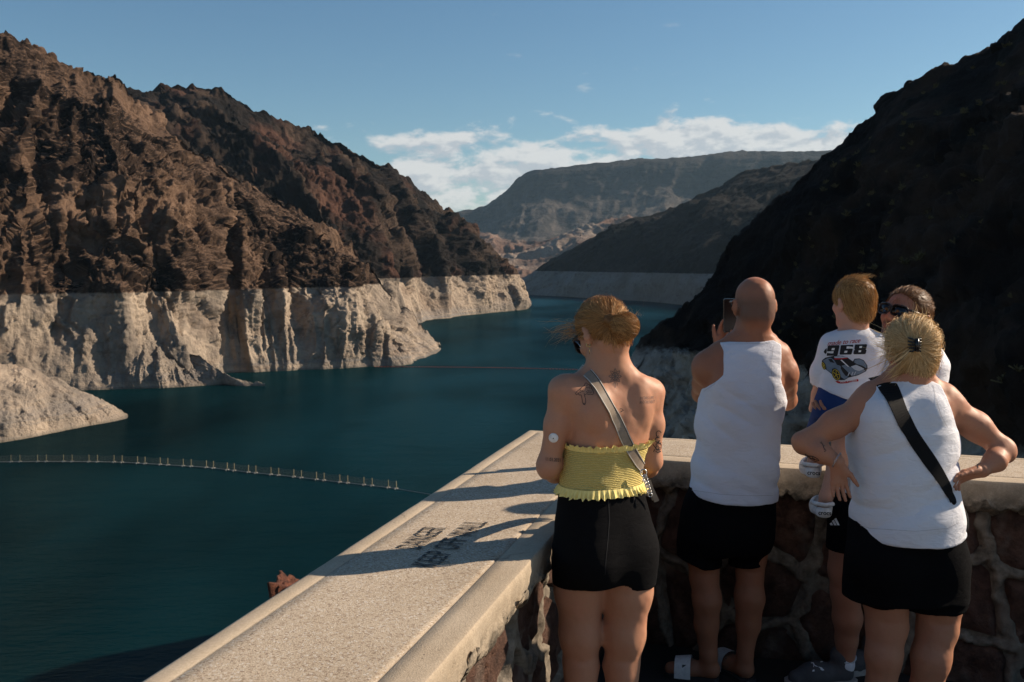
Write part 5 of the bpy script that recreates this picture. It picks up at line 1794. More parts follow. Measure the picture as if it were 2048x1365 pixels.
ink_lines('tattoo', fw, bvb, tig, .0016, M_INK, wo1, label='line tattoo of a big cat head and paw on the left shoulder blade')
fl = []
for k in range(8):
    a = k * math.pi / 4
    cx, cy = 1230, 753
    for (ra_, wd_) in ((9, .38), (16, .30)):
        fl.append([(cx, cy)] + [(cx + ra_ * f * math.cos(a + wd_ * math.sin(math.pi * f)) * .8, cy + ra_ * f * math.sin(a + wd_ * math.sin(math.pi * f))) for f in (.4, .7, 1)] +
                  [(cx + ra_ * f * math.cos(a - wd_ * math.sin(math.pi * f)) * .8, cy + ra_ * f * math.sin(a - wd_ * math.sin(math.pi * f))) for f in (.7, .4)])
fl += [[(1230, 768), (1231, 776)], [(1227, 766), (1228, 772)], [(1234, 766), (1234, 772)]]
ink_lines('tattoo', fw, bvb, fl, .0020, M_INK2, wo1, label='faded flower tattoo at the base of the neck')
ink_lines('tattoo', fw, bvb, [[(1240, 817), (1246, 820)], [(1241, 824), (1247, 821)], [(1235, 848), (1234, 858)]], .0022, M_INK, wo1)
rq = lambda cx, cy, a_, b_, t0, t1: [(cx + a_ * math.cos(t), cy + b_ * math.sin(t)) for t in np.linspace(t0, t1, 12)]
ink_lines('tattoo', fw, bvb, [rq(1317, 868, 5, 6, 2.2, 6.0), rq(1315, 880, 5, 5, .5, 5.5), rq(1317, 893, 6, 7, 3.4, 8.4), rq(1314, 896, 3, 4, 0, 6.2), [(1306, 889), (1309, 894), (1313, 897)], rq(1319, 884, 3, 3, 0, 5), [(1311, 903), (1316, 906), (1321, 903)], rq(1316, 874, 2, 2, 0, 6.2), [(1309, 899), (1307, 904)], rq(1320, 899, 2.5, 4, 1, 5)], .0026, M_INK, wo1, label='dark tattoo on the right arm')
def print_text(name, fig, bvh, body, x0, y0, x1, hpx, mat, parent, slope=0.0, bold=0.0, shear=0.0, off=.0012, space=1.0, label=None, sub=True):
    v, f = text_mesh(body, 1.0, bold, shear, space)
    v = v.copy(); v[:, 0] -= v[:, 0].min(); v[:, 1] -= v[:, 1].min()
    sx_ = (x1 - x0) / v[:, 0].max(); sy_ = hpx / v[:, 1].max()
    pts = [(x0 + a * sx_, y0 - b_ * sy_ + a * sx_ * slope) for a, b_, _ in v]
    return flat_print(name, fig, bvh, pts, f, mat, parent, off, label)
print_text('tattoo', fw, bvb, 'IN THIS LIFE', 1280, 800, 1307, 6, M_INK2, wo1, -.05)
print_text('tattoo', fw, bvb, 'AND THE NEXT', 1279, 808, 1309, 6, M_INK2, wo1, -.05)
print_text('tattoo', fw, bvb, '11.03.2021', 1092, 922, 1120, 7, M_INK, wo1, .08, .01)
# her bag: strap across the back, ring, clasp and pull
bag = empty('shoulder_bag', tuple(w_(1285, 960, .02)))
tag(bag, 'taupe shoulder bag strap crossing the bare back of the woman in yellow', 'bag')
m_taupe = paint('taupe_leather', (0.27, 0.215, 0.165), 0.42, spec=0.4); m_edge = paint('strap_edge_dark', (0.02, 0.018, 0.016), 0.6); m_edgel = paint('strap_edge_pale', (0.62, 0.58, 0.52), 0.6)
bvt = bvh_of(body1, top1, sh1)
surf_strap('strap', bvt, fw, [(1174, 745), (1192, 768), (1212, 802), (1234, 842), (1254, 886), (1272, 918), (1284, 936)], .036, m_taupe, bag, .005,
           extra_start=[w_(1158, 738, .10), w_(1163, 735, .05)], edge=[(-.46, -.40, m_edgel), (-.395, -.34, m_edge), (.40, .46, m_edgel)])
hp = w_(1287, 946, -.055)
mb = MB(); mb.tube([hp + np.array([.010 * math.cos(a), -.002, .012 * math.sin(a)]) for a in np.linspace(0, 6.28, 16, endpoint=False)], .0022, 6, closed=True); mb.build('ring', M_SILVER, bag, True)
mb = MB()
for k in range(7):
    c_ = hp + np.array([.004 + .003 * k, .004 * (k % 2), -.012 - .010 * k])
    mb.tube([c_ + np.array([.007 * math.cos(a), .004 * math.sin(a) * (k % 2), .006 * math.sin(a)]) for a in np.linspace(0, 6.28, 10, endpoint=False)], .0018, 5, closed=True)
mb.build('chain', M_SILVER, bag, True)
mb = MB()
p0_, p1_ = w_(1297, 962, -.05), w_(1314, 1004, -.03)
for o_ in (0, 1):
    a_ = p0_ + np.array([.003 * o_, 0, 0]); b2 = p1_ + np.array([-.008 * o_, .004, .006 * o_])
    sd_ = np.array([.010, .002, .004])
    mb.add([a_ - sd_ * .5, a_ + sd_ * .5, b2 + sd_ * .8, b2 - sd_ * .8] + [q + np.array([0, .003, 0]) for q in (a_ - sd_ * .5, a_ + sd_ * .5, b2 + sd_ * .8, b2 - sd_ * .8)],
           [(0, 1, 2, 3), (7, 6, 5, 4), (0, 4, 5, 1), (1, 5, 6, 2), (2, 6, 7, 3), (3, 7, 4, 0)])
mb.build('pull_tab', m_taupe, bag)
bb_ = Sdf(); bb_.ell(w_(1240, 985, .20), (.11, .035, .075), .01)
bb_.fn(lambda p: np.abs(p[:, 2] - fw.z(985)) - .06, .02, 'i')
sdf_obj('pouch', bb_, w_(1240, 985, .20) - .2, w_(1240, 985, .20) + .2, .008, m_taupe, bag)
# ---------------------------------------------------------------- 2. bald man with the phone
fm_ = Fig(4.30); w_ = fm_.w
man = empty('person', (float(fm_.x(1465)), fm_.d, 0))
tag(man, 'bald man in white tank top and black shorts taking a phone picture', 'person')
S = Sdf()
m_rows = fm_.rows([(676, 1468, 1542, .0, .055), (688, 1440, 1560, .0, .078), (705, 1418, 1572, .0, .100), (745, 1410, 1574, .0, .118), (795, 1405, 1566, .0, .122), (850, 1402, 1556, .0, .118),
                   (905, 1398, 1551, .0, .116), (960, 1392, 1547, .0, .120), (1000, 1385, 1543, .0, .124), (1050, 1380, 1538, -.005, .128), (1085, 1384, 1534, .0, .110)])
S.loft(m_rows, .02, 2.4)
S.ell(w_(1452, 770, -.080), (.05, .038, .085), .04); S.ell(w_(1530, 775, -.080), (.05, .038, .085), .04)
S.groove(w_(1494, 720, -.12), w_(1476, 960, -.11), .028, .008)
S.ell(w_(1436, 1070, -.07), (.085, .07, .09), .05); S.ell(w_(1500, 1070, -.07), (.08, .07, .09), .05)
S.ell(w_(1414, 734, .0), (.064, .066, .072), .04); S.ell(w_(1567, 744, .0), (.062, .066, .074), .04)
la = [w_(1412, 742, 0), w_(1404, 786, .20), w_(1438, 700, .40)]
S.chain(la, [.054, .041, .028], .03); S.ell(w_(1406, 770, .08), (.040, .07, .042), .03)
ra = [w_(1568, 752, 0), w_(1573, 800, .20), w_(1500, 706, .40)]
S.chain(ra, [.054, .042, .028], .03); S.ell(w_(1570, 778, .08), (.041, .07, .044), .03)
S.chain([w_(1428, 1060, 0), w_(1408, 1110, .0), w_(1408, 1150, .0), w_(1414, 1200, -.012), w_(1413, 1250, -.005), w_(1417, 1308, .0), w_(1419, 1335, .0)], [.09, .074, .060, .061, .050, .036, .036], .02)
S.chain([w_(1505, 1060, 0), w_(1500, 1110, .0), w_(1500, 1145, .0), w_(1499, 1195, -.010), w_(1496, 1250, .0), w_(1490, 1308, .0), w_(1489, 1335, .0)], [.09, .070, .057, .062, .050, .034, .036], .02)
# feet
gz = .02
S.chain([np.array([fm_.x(1424), fm_.d, .045]), np.array([fm_.x(1385), fm_.d + .03, .040]), np.array([fm_.x(1346), fm_.d + .05, .032])], [.034, .036, .028], .02)
S.chain([np.array([fm_.x(1492), fm_.d + .0, .045]), np.array([fm_.x(1470), fm_.d + .09, .040]), np.array([fm_.x(1450), fm_.d + .17, .032])], [.034, .036, .028], .02)
hc = w_(1508, 610, .0); HM = frame((-0.16, 1, -0.04))
HL = head_sdf(S, hc, HM, 1.05)
neck_sdf(S, hc, HM, w_(1502, 686, .0), 1.05, .057)
S.cone(w_(1500, 672, 0), w_(1440, 700, 0), .045, .035, .05); S.cone(w_(1506, 672, 0), w_(1560, 702, 0), .045, .035, .05)
for yy in (645, 654):
    S.groove(w_(1488, yy, -.09), w_(1524, yy + 1, -.09), .006, .0022)
S.post.append(lambda p: .0014 * vnoise(p * 26) + .0008 * vnoise(p * 61))
S.groove(w_(1386, 1150, -.06), w_(1432, 1148, -.06), .010, .003); S.groove(w_(1476, 1146, -.06), w_(1524, 1146, -.06), .010, .003)
body2 = sdf_obj('body', S, (fm_.x(1310), fm_.d - .3, 0.0), (fm_.x(1630), fm_.d + .50, 1.82), .0070, M_SKIN_B, man)
wr = la[-1]; ad = la[-1] - la[-2]; ad /= np.linalg.norm(ad)
Hs, _ = hand_sdf(wr, (.30, .12, 1.0), (.25, -1, .15), -1, (.22, .24, .30, .36), .05, .9, thumb=(.62, -.05), wr=.027, arm=ad)
add_hand(body2, Hs, wr + np.array([0, .02, .08]), .0035)
wr2 = ra[-1]; ad2 = ra[-1] - ra[-2]; ad2 /= np.linalg.norm(ad2)
Hs, _ = hand_sdf(wr2, (-.75, .2, .55), (-.3, -.8, .2), 1, (.5, .5, .55, .6), .04, 1.0, thumb=(.6, .2), wr=.027, arm=ad2)
add_hand(body2, Hs, wr2 + np.array([-.06, .02, .04]), .0035)
# shaved scalp
vv = np.zeros(len(body2.data.vertices) * 3, f32); body2.data.vertices.foreach_get('co', vv); vv = vv.reshape(-1, 3)
lc = (vv - np.array(hc, f32)) @ HM.astype(f32) / 1.10
ring_ = np.exp(-((lc[:, 2] - (-.018)) / .052) ** 2) * (lc[:, 1] < .055) * (np.linalg.norm(lc, axis=1) < .15) * (np.abs(lc[:, 0]) < .0795)
ring_ *= smoothstep(-.085, -.055, lc[:, 2])
a = body2.data.attributes.new('stubble', 'FLOAT', 'POINT'); a.data.foreach_set('value', np.clip(ring_ * 1.3, 0, 1).astype(f32))
# tank top
T = Sdf(); T.loft([(z, l - .010, r + .010, y, b_ + .008) for z, l, r, y, b_ in m_rows] , .02, 2.4)
T.ell(w_(1452, 770, -.080), (.056, .045, .09), .05); T.ell(w_(1530, 775, -.080), (.056, .045, .09), .05)
T.cone(w_(1500, 672, 0), w_(1440, 700, 0), .052, .042, .05); T.cone(w_(1506, 672, 0), w_(1560, 702, 0), .052, .042, .05)
T.loft(fm_.rows([(800, 1402, 1567, 0, .130), (860, 1396, 1558, 0, .130), (905, 1392, 1555, -.002, .132), (960, 1382, 1552, -.004, .140), (1010, 1374, 1551, -.006, .148)]), .02, 2.4)
zl = [fm_.z(q) for q in (802, 790, 778, 745, 700, 686, 660)][::1]
xl_ = [fm_.x(q) for q in (1370, 1385, 1402, 1434, 1440, 1437, 1434)]
zr = [fm_.z(q) for q in (812, 805, 797, 765, 730, 693, 660)]
xr_ = [fm_.x(q) for q in (1600, 1585, 1567, 1551, 1550, 1555, 1558)]
def tank_cut(p):
    l = np.interp(p[:, 2], zl, xl_); r = np.interp(p[:, 2], zr, xr_)
    return np.maximum(l - p[:, 0], p[:, 0] - r) * .85
T.fn(tank_cut, .004, 'i')
T.fn(lambda p: (p[:, 2] - np.interp(p[:, 0], [fm_.x(1436), fm_.x(1455), fm_.x(1500), fm_.x(1540), fm_.x(1556)], [fm_.z(685), fm_.z(682), fm_.z(681), fm_.z(679), fm_.z(688)])) * .9, .003, 'i')
T.fn(lambda p: (np.interp(p[:, 0], [fm_.x(1370), fm_.x(1390), fm_.x(1440), fm_.x(1550)], [fm_.z(980), fm_.z(986), fm_.z(996), fm_.z(998)]) - p[:, 2]) * .9, .003, 'i')
def folds(p, a1=.006, a2=.004, ang=.5, cx=0, cz=0):
    q = np.stack([p[:, 0] * math.cos(ang) + (p[:, 2] - cz) * math.sin(ang), p[:, 1] * .6, -(p[:, 0]) * math.sin(ang) + (p[:, 2] - cz) * math.cos(ang)], -1).astype(f32)
    return a1 * (np.abs(vnoise(q * np.array([4, 6, 13], f32) + 3.3)) - .3) * -1.6 + a2 * vnoise(q * np.array([9, 9, 24], f32) + 8)
T.post.append(lambda p: folds(p, .013, .003, -.55, 0, 0) * smoothstep(fm_.z(740), fm_.z(860), -p[:, 2] * 0 + p[:, 2]) ** 0 * np.interp(p[:, 2], [fm_.z(1000), fm_.z(960), fm_.z(800), fm_.z(720)], [.4, 1, .9, .25]))
tank = sdf_obj('tank_top', T, (fm_.x(1350), fm_.d - .28, fm_.z(1010)), (fm_.x(1600), fm_.d + .26, fm_.z(668)), .0062, M_WHITE2, man)
bvt = bvh_of(tank)
def edge_band(name, fig, bvh, lines, width, mat, parent, off=.0012):
    return ink_lines(name, fig, bvh, lines, width, mat, parent, off)
M_SEAM = paint('seam_shadow', (0.50, 0.50, 0.53), .9)
edge_band('seam', fm_, bvt, [[(1446, 690), (1446, 720), (1443, 748), (1428, 770), (1408, 783)], [(1546, 695), (1542, 730), (1544, 768), (1556, 796), (1563, 806)], [(1455, 689), (1500, 688), (1540, 686)], [(1380, 980), (1440, 989), (1500, 992), (1546, 991)]], .0016, M_SEAM, tank)
Q = Sdf(); Q.loft(fm_.rows([(960, 1385, 1549, 0, .13), (1000, 1370, 1549, 0, .138), (1040, 1362, 1547, 0, .142), (1070, 1358, 1542, 0, .140), (1092, 1360, 1538, 0, .130)]), .02, 2.4)
Q.ell(w_(1436, 1070, -.07), (.10, .085, .10), .05); Q.ell(w_(1500, 1070, -.07), (.095, .085, .10), .05)
Q.cone(w_(1412, 1040, 0), w_(1396, 1132, 0), .100, .096, .03); Q.cone(w_(1502, 1040, 0), w_(1492, 1134, 0), .092, .074, .03)
Q.fn(lambda p: (np.interp(p[:, 0], [fm_.x(1350), fm_.x(1400), fm_.x(1448), fm_.x(1530)], [fm_.z(1108), fm_.z(1128), fm_.z(1130), fm_.z(1126)]) - p[:, 2]) * .95, .004, 'i')
Q.fn(plane_cut(fm_.z(972), False), .004, 'i')
Q.post.append(lambda p: .003 * vnoise(p * np.array([10, 10, 22], f32)))
mshorts = sdf_obj('shorts', Q, (fm_.x(1330), fm_.d - .26, fm_.z(1145)), (fm_.x(1580), fm_.d + .26, fm_.z(960)), .0065, M_BLACK2, man)
# slides
for (hx, hy, tx, ty) in ((1436, .0, 1334, .06), (1496, -.04, 1446, .20)):
    hl = np.array([fm_.x(hx), fm_.d + hy, 0]); tl = np.array([fm_.x(tx), fm_.d + ty, 0])
    so = sole_obj('sandal', hl, tl, .046, M_SOLE, man, 0.0, .020)
    d_ = (tl - hl); d_ /= np.linalg.norm(d_); n_ = np.array([-d_[1], d_[0], 0]); Lf = np.linalg.norm(tl - hl)
    mb = MB(); vs = []
    for u in np.linspace(.50, .80, 5):
        for a_ in np.linspace(0, math.pi, 11):
            hgt = .062 - .035 * (u - .5)
            vs.append(hl + d_ * u * Lf + n_ * math.cos(a_) * .056 + np.array([0, 0, .012 + math.sin(a_) ** .6 * (hgt + .022)]))
    mb.add(vs, [(i * 11 + k, i * 11 + k + 1, (i + 1) * 11 + k + 1, (i + 1) * 11 + k) for i in range(4) for k in range(10)])
    st = mb.build('strap', M_STRAPW, so, True)
    mb = MB(); cb = hl + d_ * .66 * Lf + np.array([0, -.046, .062]); mb.box(cb, (.022, .006, .018)); mb.build('buckle', M_SILVER, so)
glasses('sunglasses', HL, HM, 1.1, 'dark wraparound sunglasses on the bald man', .029, .020, .104, .020)
# phone
ph = empty('smartphone', tuple(P(1462, 632, 4.3 + .40)))
tag(ph, 'black smartphone held up by the bald man', 'phone')
pc = P(1464, 632, 4.3 + .375); PM = frame((.10, 1, .10))
def plate(mb, cx, w2, h2, y0, y1, r=.008, n=6):
    pts = []
    for (sx, sz, a0) in ((1, 1, 0), (-1, 1, 90), (-1, -1, 180), (1, -1, 270)):
        for k in range(n + 1):
            a_ = R(a0 + 90 * k / n); pts.append((cx + sx * (w2 - r) + r * math.cos(a_), sz * (h2 - r) + r * math.sin(a_)))
    m_ = len(pts)
    vs = [pc + PM @ np.array([x, y0, z]) for x, z in pts] + [pc + PM @ np.array([x, y1, z]) for x, z in pts]
    mb.add(vs, [tuple(range(m_)), tuple(range(2 * m_ - 1, m_ - 1, -1))] + [(k, m_ + k, m_ + (k + 1) % m_, (k + 1) % m_) for k in range(m_)])
mb = MB(); plate(mb, 0, .039, .080, 0, .009); mb.build('case', M_GLOSS, ph)
mb = MB(); plate(mb, 0, .035, .076, -.0015, -.0004); mb.build('screen', paint('phone_screen', (0.012, 0.010, 0.010), .22, spec=.25), ph)

# ---------------------------------------------------------------- 3. blonde woman with the cross strap
fb = Fig(3.70); w_ = fb.w
wo2 = empty('person', (float(fb.x(1810)), fb.d, 0))
tag(wo2, 'blonde woman in white sleeveless top standing with hands on her hips', 'person')
YAW2 = R(8); PIV2 = (float(fb.x(1808)), fb.d)
b_rows = fb.rows([(760, 1785, 1852, .0, .055), (772, 1755, 1872, .0, .080), (790, 1727, 1888, .0, .105), (825, 1712, 1898, .0, .128), (870, 1706, 1903, .0, .138), (905, 1705, 1902, .0, .136),
                  (950, 1716, 1890, .0, .126), (1000, 1718, 1892, .0, .130), (1050, 1718, 1900, .0, .138), (1110, 1712, 1912, .0, .146), (1165, 1714, 1912, .0, .136)])
S = Sdf(); T0 = Sdf()
T0.loft(b_rows, .02, 2.4)
T0.ell(w_(1762, 1125, -.070), (.10, .080, .09), .04); T0.ell(w_(1862, 1125, -.070), (.10, .080, .09), .04)
T0.groove(w_(1815, 790, -.13), w_(1806, 1000, -.13), .03, .007)
T0.ell(w_(1760, 840, -.09), (.055, .045, .08), .04); T0.ell(w_(1858, 840, -.09), (.055, .045, .08), .04)
S.fn(turned(T0, YAW2, PIV2))
S.ell(w_(1740, 806, -.01), (.068, .070, .062), .05); S.ell(w_(1888, 808, .01), (.070, .070, .066), .05)
la = [w_(1742, 815, -.01), w_(1670, 848, -.02), w_(1608, 886, -.03), w_(1640, 905, -.07), w_(1674, 924, -.10)]
S.chain(la, [.060, .047, .0355, .034, .0245], .03); S.ell(w_(1602, 887, -.03), (.026, .034, .031), .02)
ra = [w_(1890, 816, .01), w_(1953, 854, .0), w_(2008, 900, -.02), w_(1990, 922, -.07), w_(1964, 941, -.10)]
S.chain(ra, [.063, .050, .0365, .035, .0245], .03); S.ell(w_(2013, 905, -.02), (.028, .034, .034), .02)
S.chain([w_(1765, 1130, 0), w_(1772, 1205, .0), w_(1774, 1250, .0), w_(1768, 1310, -.015), w_(1762, 1380, -.01), np.array([fb.x(1755), fb.d, .11]), np.array([fb.x(1753), fb.d, .05])], [.105, .076, .070, .062, .052, .037, .036], .03)
S.chain([w_(1868, 1130, 0), w_(1877, 1205, .0), w_(1875, 1255, .0), w_(1862, 1315, -.015), w_(1853, 1380, -.01), np.array([fb.x(1848), fb.d, .11]), np.array([fb.x(1846), fb.d, .05])], [.108, .078, .069, .066, .054, .038, .036], .03)
S.groove(w_(1850, 1252, -.07), w_(1898, 1250, -.07), .010, .004); S.groove(w_(1752, 1248, -.07), w_(1800, 1246, -.07), .010, .003)
hc = w_(1822, 700, .015); HM = frame((-0.16, 1, 0.0))
HL = head_sdf(S, hc, HM, 1.0)
neck_sdf(S, hc, HM, w_(1815, 772, .0), 1.0, .058)
S.cone(w_(1815, 756, 0), w_(1752, 785, 0), .045, .040, .05); S.cone(w_(1815, 756, 0), w_(1876, 787, 0), .045, .040, .05)
S.post.append(lambda p: .0018 * vnoise(p * 24) + .0008 * vnoise(p * 61))
body3 = sdf_obj('body', S, (fb.x(1560), fb.d - .34, 0.03), (fb.x(2060), fb.d + .30, 1.72), .0070, M_SKIN_C, wo2)
wr = la[-1]; ad = la[-1] - la[-2]; ad /= np.linalg.norm(ad)
Hs, tipsL = hand_sdf(wr, (.10, .05, -1.0), (.15, -1, -.10), -1, (.10, .16, .20, .14), .16, .84, thumb=(.70, .25), wr=.0265, arm=ad)
add_hand(body3, Hs, wr + np.array([.01, 0, -.07]), .003)
wrR = ra[-1]; adR = ra[-1] - ra[-2]; adR /= np.linalg.norm(adR)
Hs, tipsR = hand_sdf(wrR, (-1, -.05, -.28), (.05, -.75, -.65), 1, (.28, .34, .40, .46), .06, .84, thumb=(.38, .20), wr=.0265, arm=adR)
add_hand(body3, Hs, wrR + np.array([-.06, 0, -.02]), .003)
# sleeveless top
T = Sdf(); T_ = Sdf()
T_.loft([(z, l - .010, r + .010, y, b_ + .010) for z, l, r, y, b_ in b_rows if z > fb.z(960)], .02, 2.4)
T_.ell(w_(1760, 840, -.09), (.064, .054, .09), .04); T_.ell(w_(1858, 840, -.09), (.064, .054, .09), .04)
T_.loft(fb.rows([(860, 1708, 1902, 0, .148), (920, 1706, 1899, -.006, .156), (980, 1704, 1902, -.012, .166), (1040, 1702, 1913, -.016, .180), (1080, 1702, 1920, -.018, .190)]), .04, 2.4)
T.fn(turned(T_, YAW2, PIV2))
T.ell(w_(1740, 806, -.01), (.077, .079, .071), .05); T.ell(w_(1888, 808, .01), (.079, .079, .075), .05)
T.cone(w_(1815, 756, 0), w_(1752, 785, 0), .053, .048, .05); T.cone(w_(1815, 756, 0), w_(1876, 787, 0), .053, .048, .05)
zl = [fb.z(q) for q in (905, 885, 870, 830, 800, 775, 750)]; xl_ = [fb.x(q) for q in (1660, 1690, 1701, 1706, 1716, 1740, 1752)]
zr = [fb.z(q) for q in (890, 880, 868, 830, 800, 775, 750)]; xr_ = [fb.x(q) for q in (1950, 1930, 1909, 1889, 1878, 1872, 1866)]
def top_cut(p):
    l = np.interp(p[:, 2], zl, xl_); r = np.interp(p[:, 2], zr, xr_)
    return np.maximum(l - p[:, 0], p[:, 0] - r) * .8
T.fn(top_cut, .004, 'i')
T.fn(lambda p: (p[:, 2] - np.interp(p[:, 0], [fb.x(1745), fb.x(1775), fb.x(1815), fb.x(1850), fb.x(1876)], [fb.z(768), fb.z(760), fb.z(757), fb.z(757), fb.z(770)])) * .9, .003, 'i')
T.fn(lambda p: (np.interp(p[:, 0], [fb.x(1690), fb.x(1702), fb.x(1735), fb.x(1830), fb.x(1895), fb.x(1930)], [fb.z(1045), fb.z(1054), fb.z(1064), fb.z(1070), fb.z(1064), fb.z(1050)]) - p[:, 2]) * .9, .003, 'i')
T.post.append(lambda p: folds(p, .013, .003, .42, 0, 0) * np.interp(p[:, 2], [fb.z(1060), fb.z(1000), fb.z(880), fb.z(800)], [.55, 1.1, .7, .3]))
top3 = sdf_obj('sleeveless_top', T, (fb.x(1670), fb.d - .28, fb.z(1085)), (fb.x(1950), fb.d + .28, fb.z(745)), .0062, M_WHITE, wo2)
Q = Sdf(); Q_ = Sdf()
Q_.loft(fb.rows([(1030, 1702, 1915, 0, .155), (1080, 1697, 1920, 0, .162), (1130, 1695, 1926, 0, .167), (1190, 1696, 1926, 0, .158)]), .02, 2.4)
Q_.ell(w_(1758, 1120, -.075), (.12, .10, .11), .05); Q_.ell(w_(1865, 1120, -.075), (.12, .10, .11), .05)
Q.fn(turned(Q_, YAW2, PIV2))
Q.cone(w_(1752, 1130, 0), w_(1748, 1220, 0), .112, .105, .03); Q.cone(w_(1868, 1130, 0), w_(1868, 1230, 0), .120, .116, .03)
Q.fn(lambda p: (np.interp(p[:, 0], [fb.x(1690), fb.x(1740), fb.x(1790), fb.x(1802), fb.x(1840), fb.x(1885), fb.x(1912), fb.x(1936)], [fb.z(1192), fb.z(1200), fb.z(1200), fb.z(1214), fb.z(1210), fb.z(1214), fb.z(1208), fb.z(1176)]) - p[:, 2]) * .9, .004, 'i')
Q.fn(plane_cut(fb.z(1035), False), .004, 'i')
Q.post.append(lambda p: .004 * vnoise(p * np.array([12, 12, 7], f32)))
sdf_obj('shorts', Q, (fb.x(1660), fb.d - .30, fb.z(1240)), (fb.x(1965), fb.d + .30, fb.z(1025)), .0065, M_BLACK2, wo2)
for hx in (1753, 1846):
    hl = (fb.x(hx), fb.d - .06, 0); tl = (fb.x(hx) - .03, fb.d + .18, 0)
    sh = sdf_obj('shoe', shoe_sdf(hl, tl, .043, .06), (hl[0] - .14, hl[1] - .08, -.01), (hl[0] + .14, hl[1] + .32, .16), .007, M_SHELLW, wo2)
    sole_obj('sole', hl, tl, .044, M_SOLE, sh)
# cross strap
cb_ = empty('crossbody_bag', tuple(w_(1905, 1005, .0)))
tag(cb_, 'wide black crossbody strap over the white top of the blonde woman', 'bag')
m_web = cloth_mat('black_webbing', (0.008, 0.008, 0.009), 600.0, .8)
bvt = bvh_of(body3, top3)
st_, sp_ = surf_strap('strap', bvt, fb, [(1770, 764, .070), (1789, 800, .070), (1808, 842, .062), (1830, 880, .050), (1856, 918, .052), (1882, 956, .044), (1900, 990, .034), (1906, 1006, .028)], .06, m_web, cb_, .004,
                      extra_start=[w_(1755, 752, .10), w_(1760, 752, .05)], smooth=4)
ink_lines('seam', fb, bvh_of(top3), [[(1706, 1046), (1740, 1057), (1830, 1063), (1895, 1057), (1918, 1045)], [(1757, 768), (1737, 782), (1722, 805), (1713, 840), (1709, 868)], [(1866, 770), (1872, 800), (1882, 832), (1896, 858)], [(1778, 765), (1815, 762), (1848, 763)]], .0016, M_SEAM, top3)
pch = Sdf(); pch.ell(w_(1900, 1045, .14), (.07, .05, .09), .02); pch.fn(lambda p: np.abs(p[:, 2] - fb.z(1045)) - .075, .02, 'i')
sdf_obj('pouch', pch, w_(1900, 1045, .14) - .2, w_(1900, 1045, .14) + .2, .008, m_web, cb_)
mb = MB(); mb.tube([sp_[-1], sp_[-1] + np.array([.006, .05, -.03]), w_(1908, 1020, .08)], .008, 6); mb.build('strap_end', m_web, cb_, True)
# bracelet, rings and small tattoos
wb = wr + np.array([-.002, 0, .004]); BM = frame(ad, (0, -1, .3))
mb = MB()
for k in range(30):
    a_ = 2 * math.pi * k / 30
    c_ = wb + BM @ np.array([.031 * math.cos(a_), 0, .030 * math.sin(a_)])
    tgt = BM @ np.array([-math.sin(a_), 0, math.cos(a_)]); rdl = BM @ np.array([math.cos(a_), 0, math.sin(a_)])
    e2 = rdl if k % 2 else BM @ np.array([0, 1, 0])
    mb.tube([c_ + tgt * .0042 * math.cos(b2) + e2 * .0026 * math.sin(b2) for b2 in np.linspace(0, 6.28, 8, endpoint=False)], .0009, 4, closed=True)
br = mb.build('bracelet', M_SILVER, wo2, True); br['label'] = 'silver chain bracelet on the left wrist'
bvb = bvh_of(body3)
ink_lines('tattoo', fb, bvb, [[(1642, 884), (1645, 889), (1647, 895), (1649, 900)], [(1649, 898), (1652, 902), (1648, 904)], [(1640, 886), (1643, 888)], [(1646, 893), (1649, 892)]], .0020, M_INK, wo2)
ink_lines('tattoo', fb, bvb, [[(1610, 908), (1617, 912), (1626, 913), (1634, 917), (1638, 921), (1630, 923), (1621, 920), (1613, 914), (1610, 908)], [(1617, 912), (1622, 917), (1630, 918)], [(1625, 914), (1629, 921)], [(1616, 916), (1624, 918), (1634, 920)], [(1613, 911), (1620, 915)]], .0036, M_INK, wo2, label='dark leafy tattoo under the left forearm')
ink_lines('tattoo', fb, bvb, [[(1952, 933), (1958, 931)], [(1955, 929), (1956, 937)]], .0030, M_INK, wo2)
# hair pulled back into a claw clip
M_HAIR2 = hair_mat('bleached_blonde_hair', (0.36, 0.20, 0.075), (0.93, 0.70, 0.38), .5)
clip = w_(1829, 690, -.104)
rx = np.array([.086, .104, .092]); ctr = HL(0, -.012, .032)
HS = Sdf()
HS.ell(ctr, rx + .004, .02, HM); HS.ell(HL(0, -.058, -.040), (.068, .050, .066), .03, HM)
HSfull = Sdf(); HSfull.items = list(HS.items)
HS.fn(lambda p: -(((p - np.array(hc, f32)) @ HM.astype(f32)) @ np.array([0, -.87, .50], f32) - (-.018)), .01, 'i')
HS.post.append(lambda p: .003 * vnoise(p * 60))
hair2 = sdf_obj('hair', HS, hc - .2, hc + .2, .005, M_HAIR2, wo2)
paths = []; rads = []; tones = []
for (N_, lf_, jt_, wv_) in ((4200, (.0008, .005), .006, .0012), (1100, (.004, .016), .014, .003)):
    a_, b_, c_ = combed(HSfull, hair2, N_, lambda r: clip + np.array([0, .004, 0]), 10, lf_, (.5, .97), jt_, (.0003, .0007), wv_)
    paths += a_; rads += b_; tones += c_
for i in range(520):      # fan below the clip down to the nape
    x_ = nrs.randn() * .030
    src = clip + np.array([x_ * .25, -.004 - .008 * nrs.rand(), -.012]); L_ = .09 + .035 * nrs.rand()
    pts = []
    for k in range(10):
        f = k / 9
        pts.append(src + np.array([x_ * 1.25 * f + .003 * math.sin(5 * f + i), .022 * math.sin(math.pi * f * .5) + .052 * f * f - .010 * math.sin(math.pi * f), -L_ * f]))
    paths.append(pts); rads.append(.0007 + .0007 * nrs.rand()); tones.append(.2 + .6 * nrs.rand())
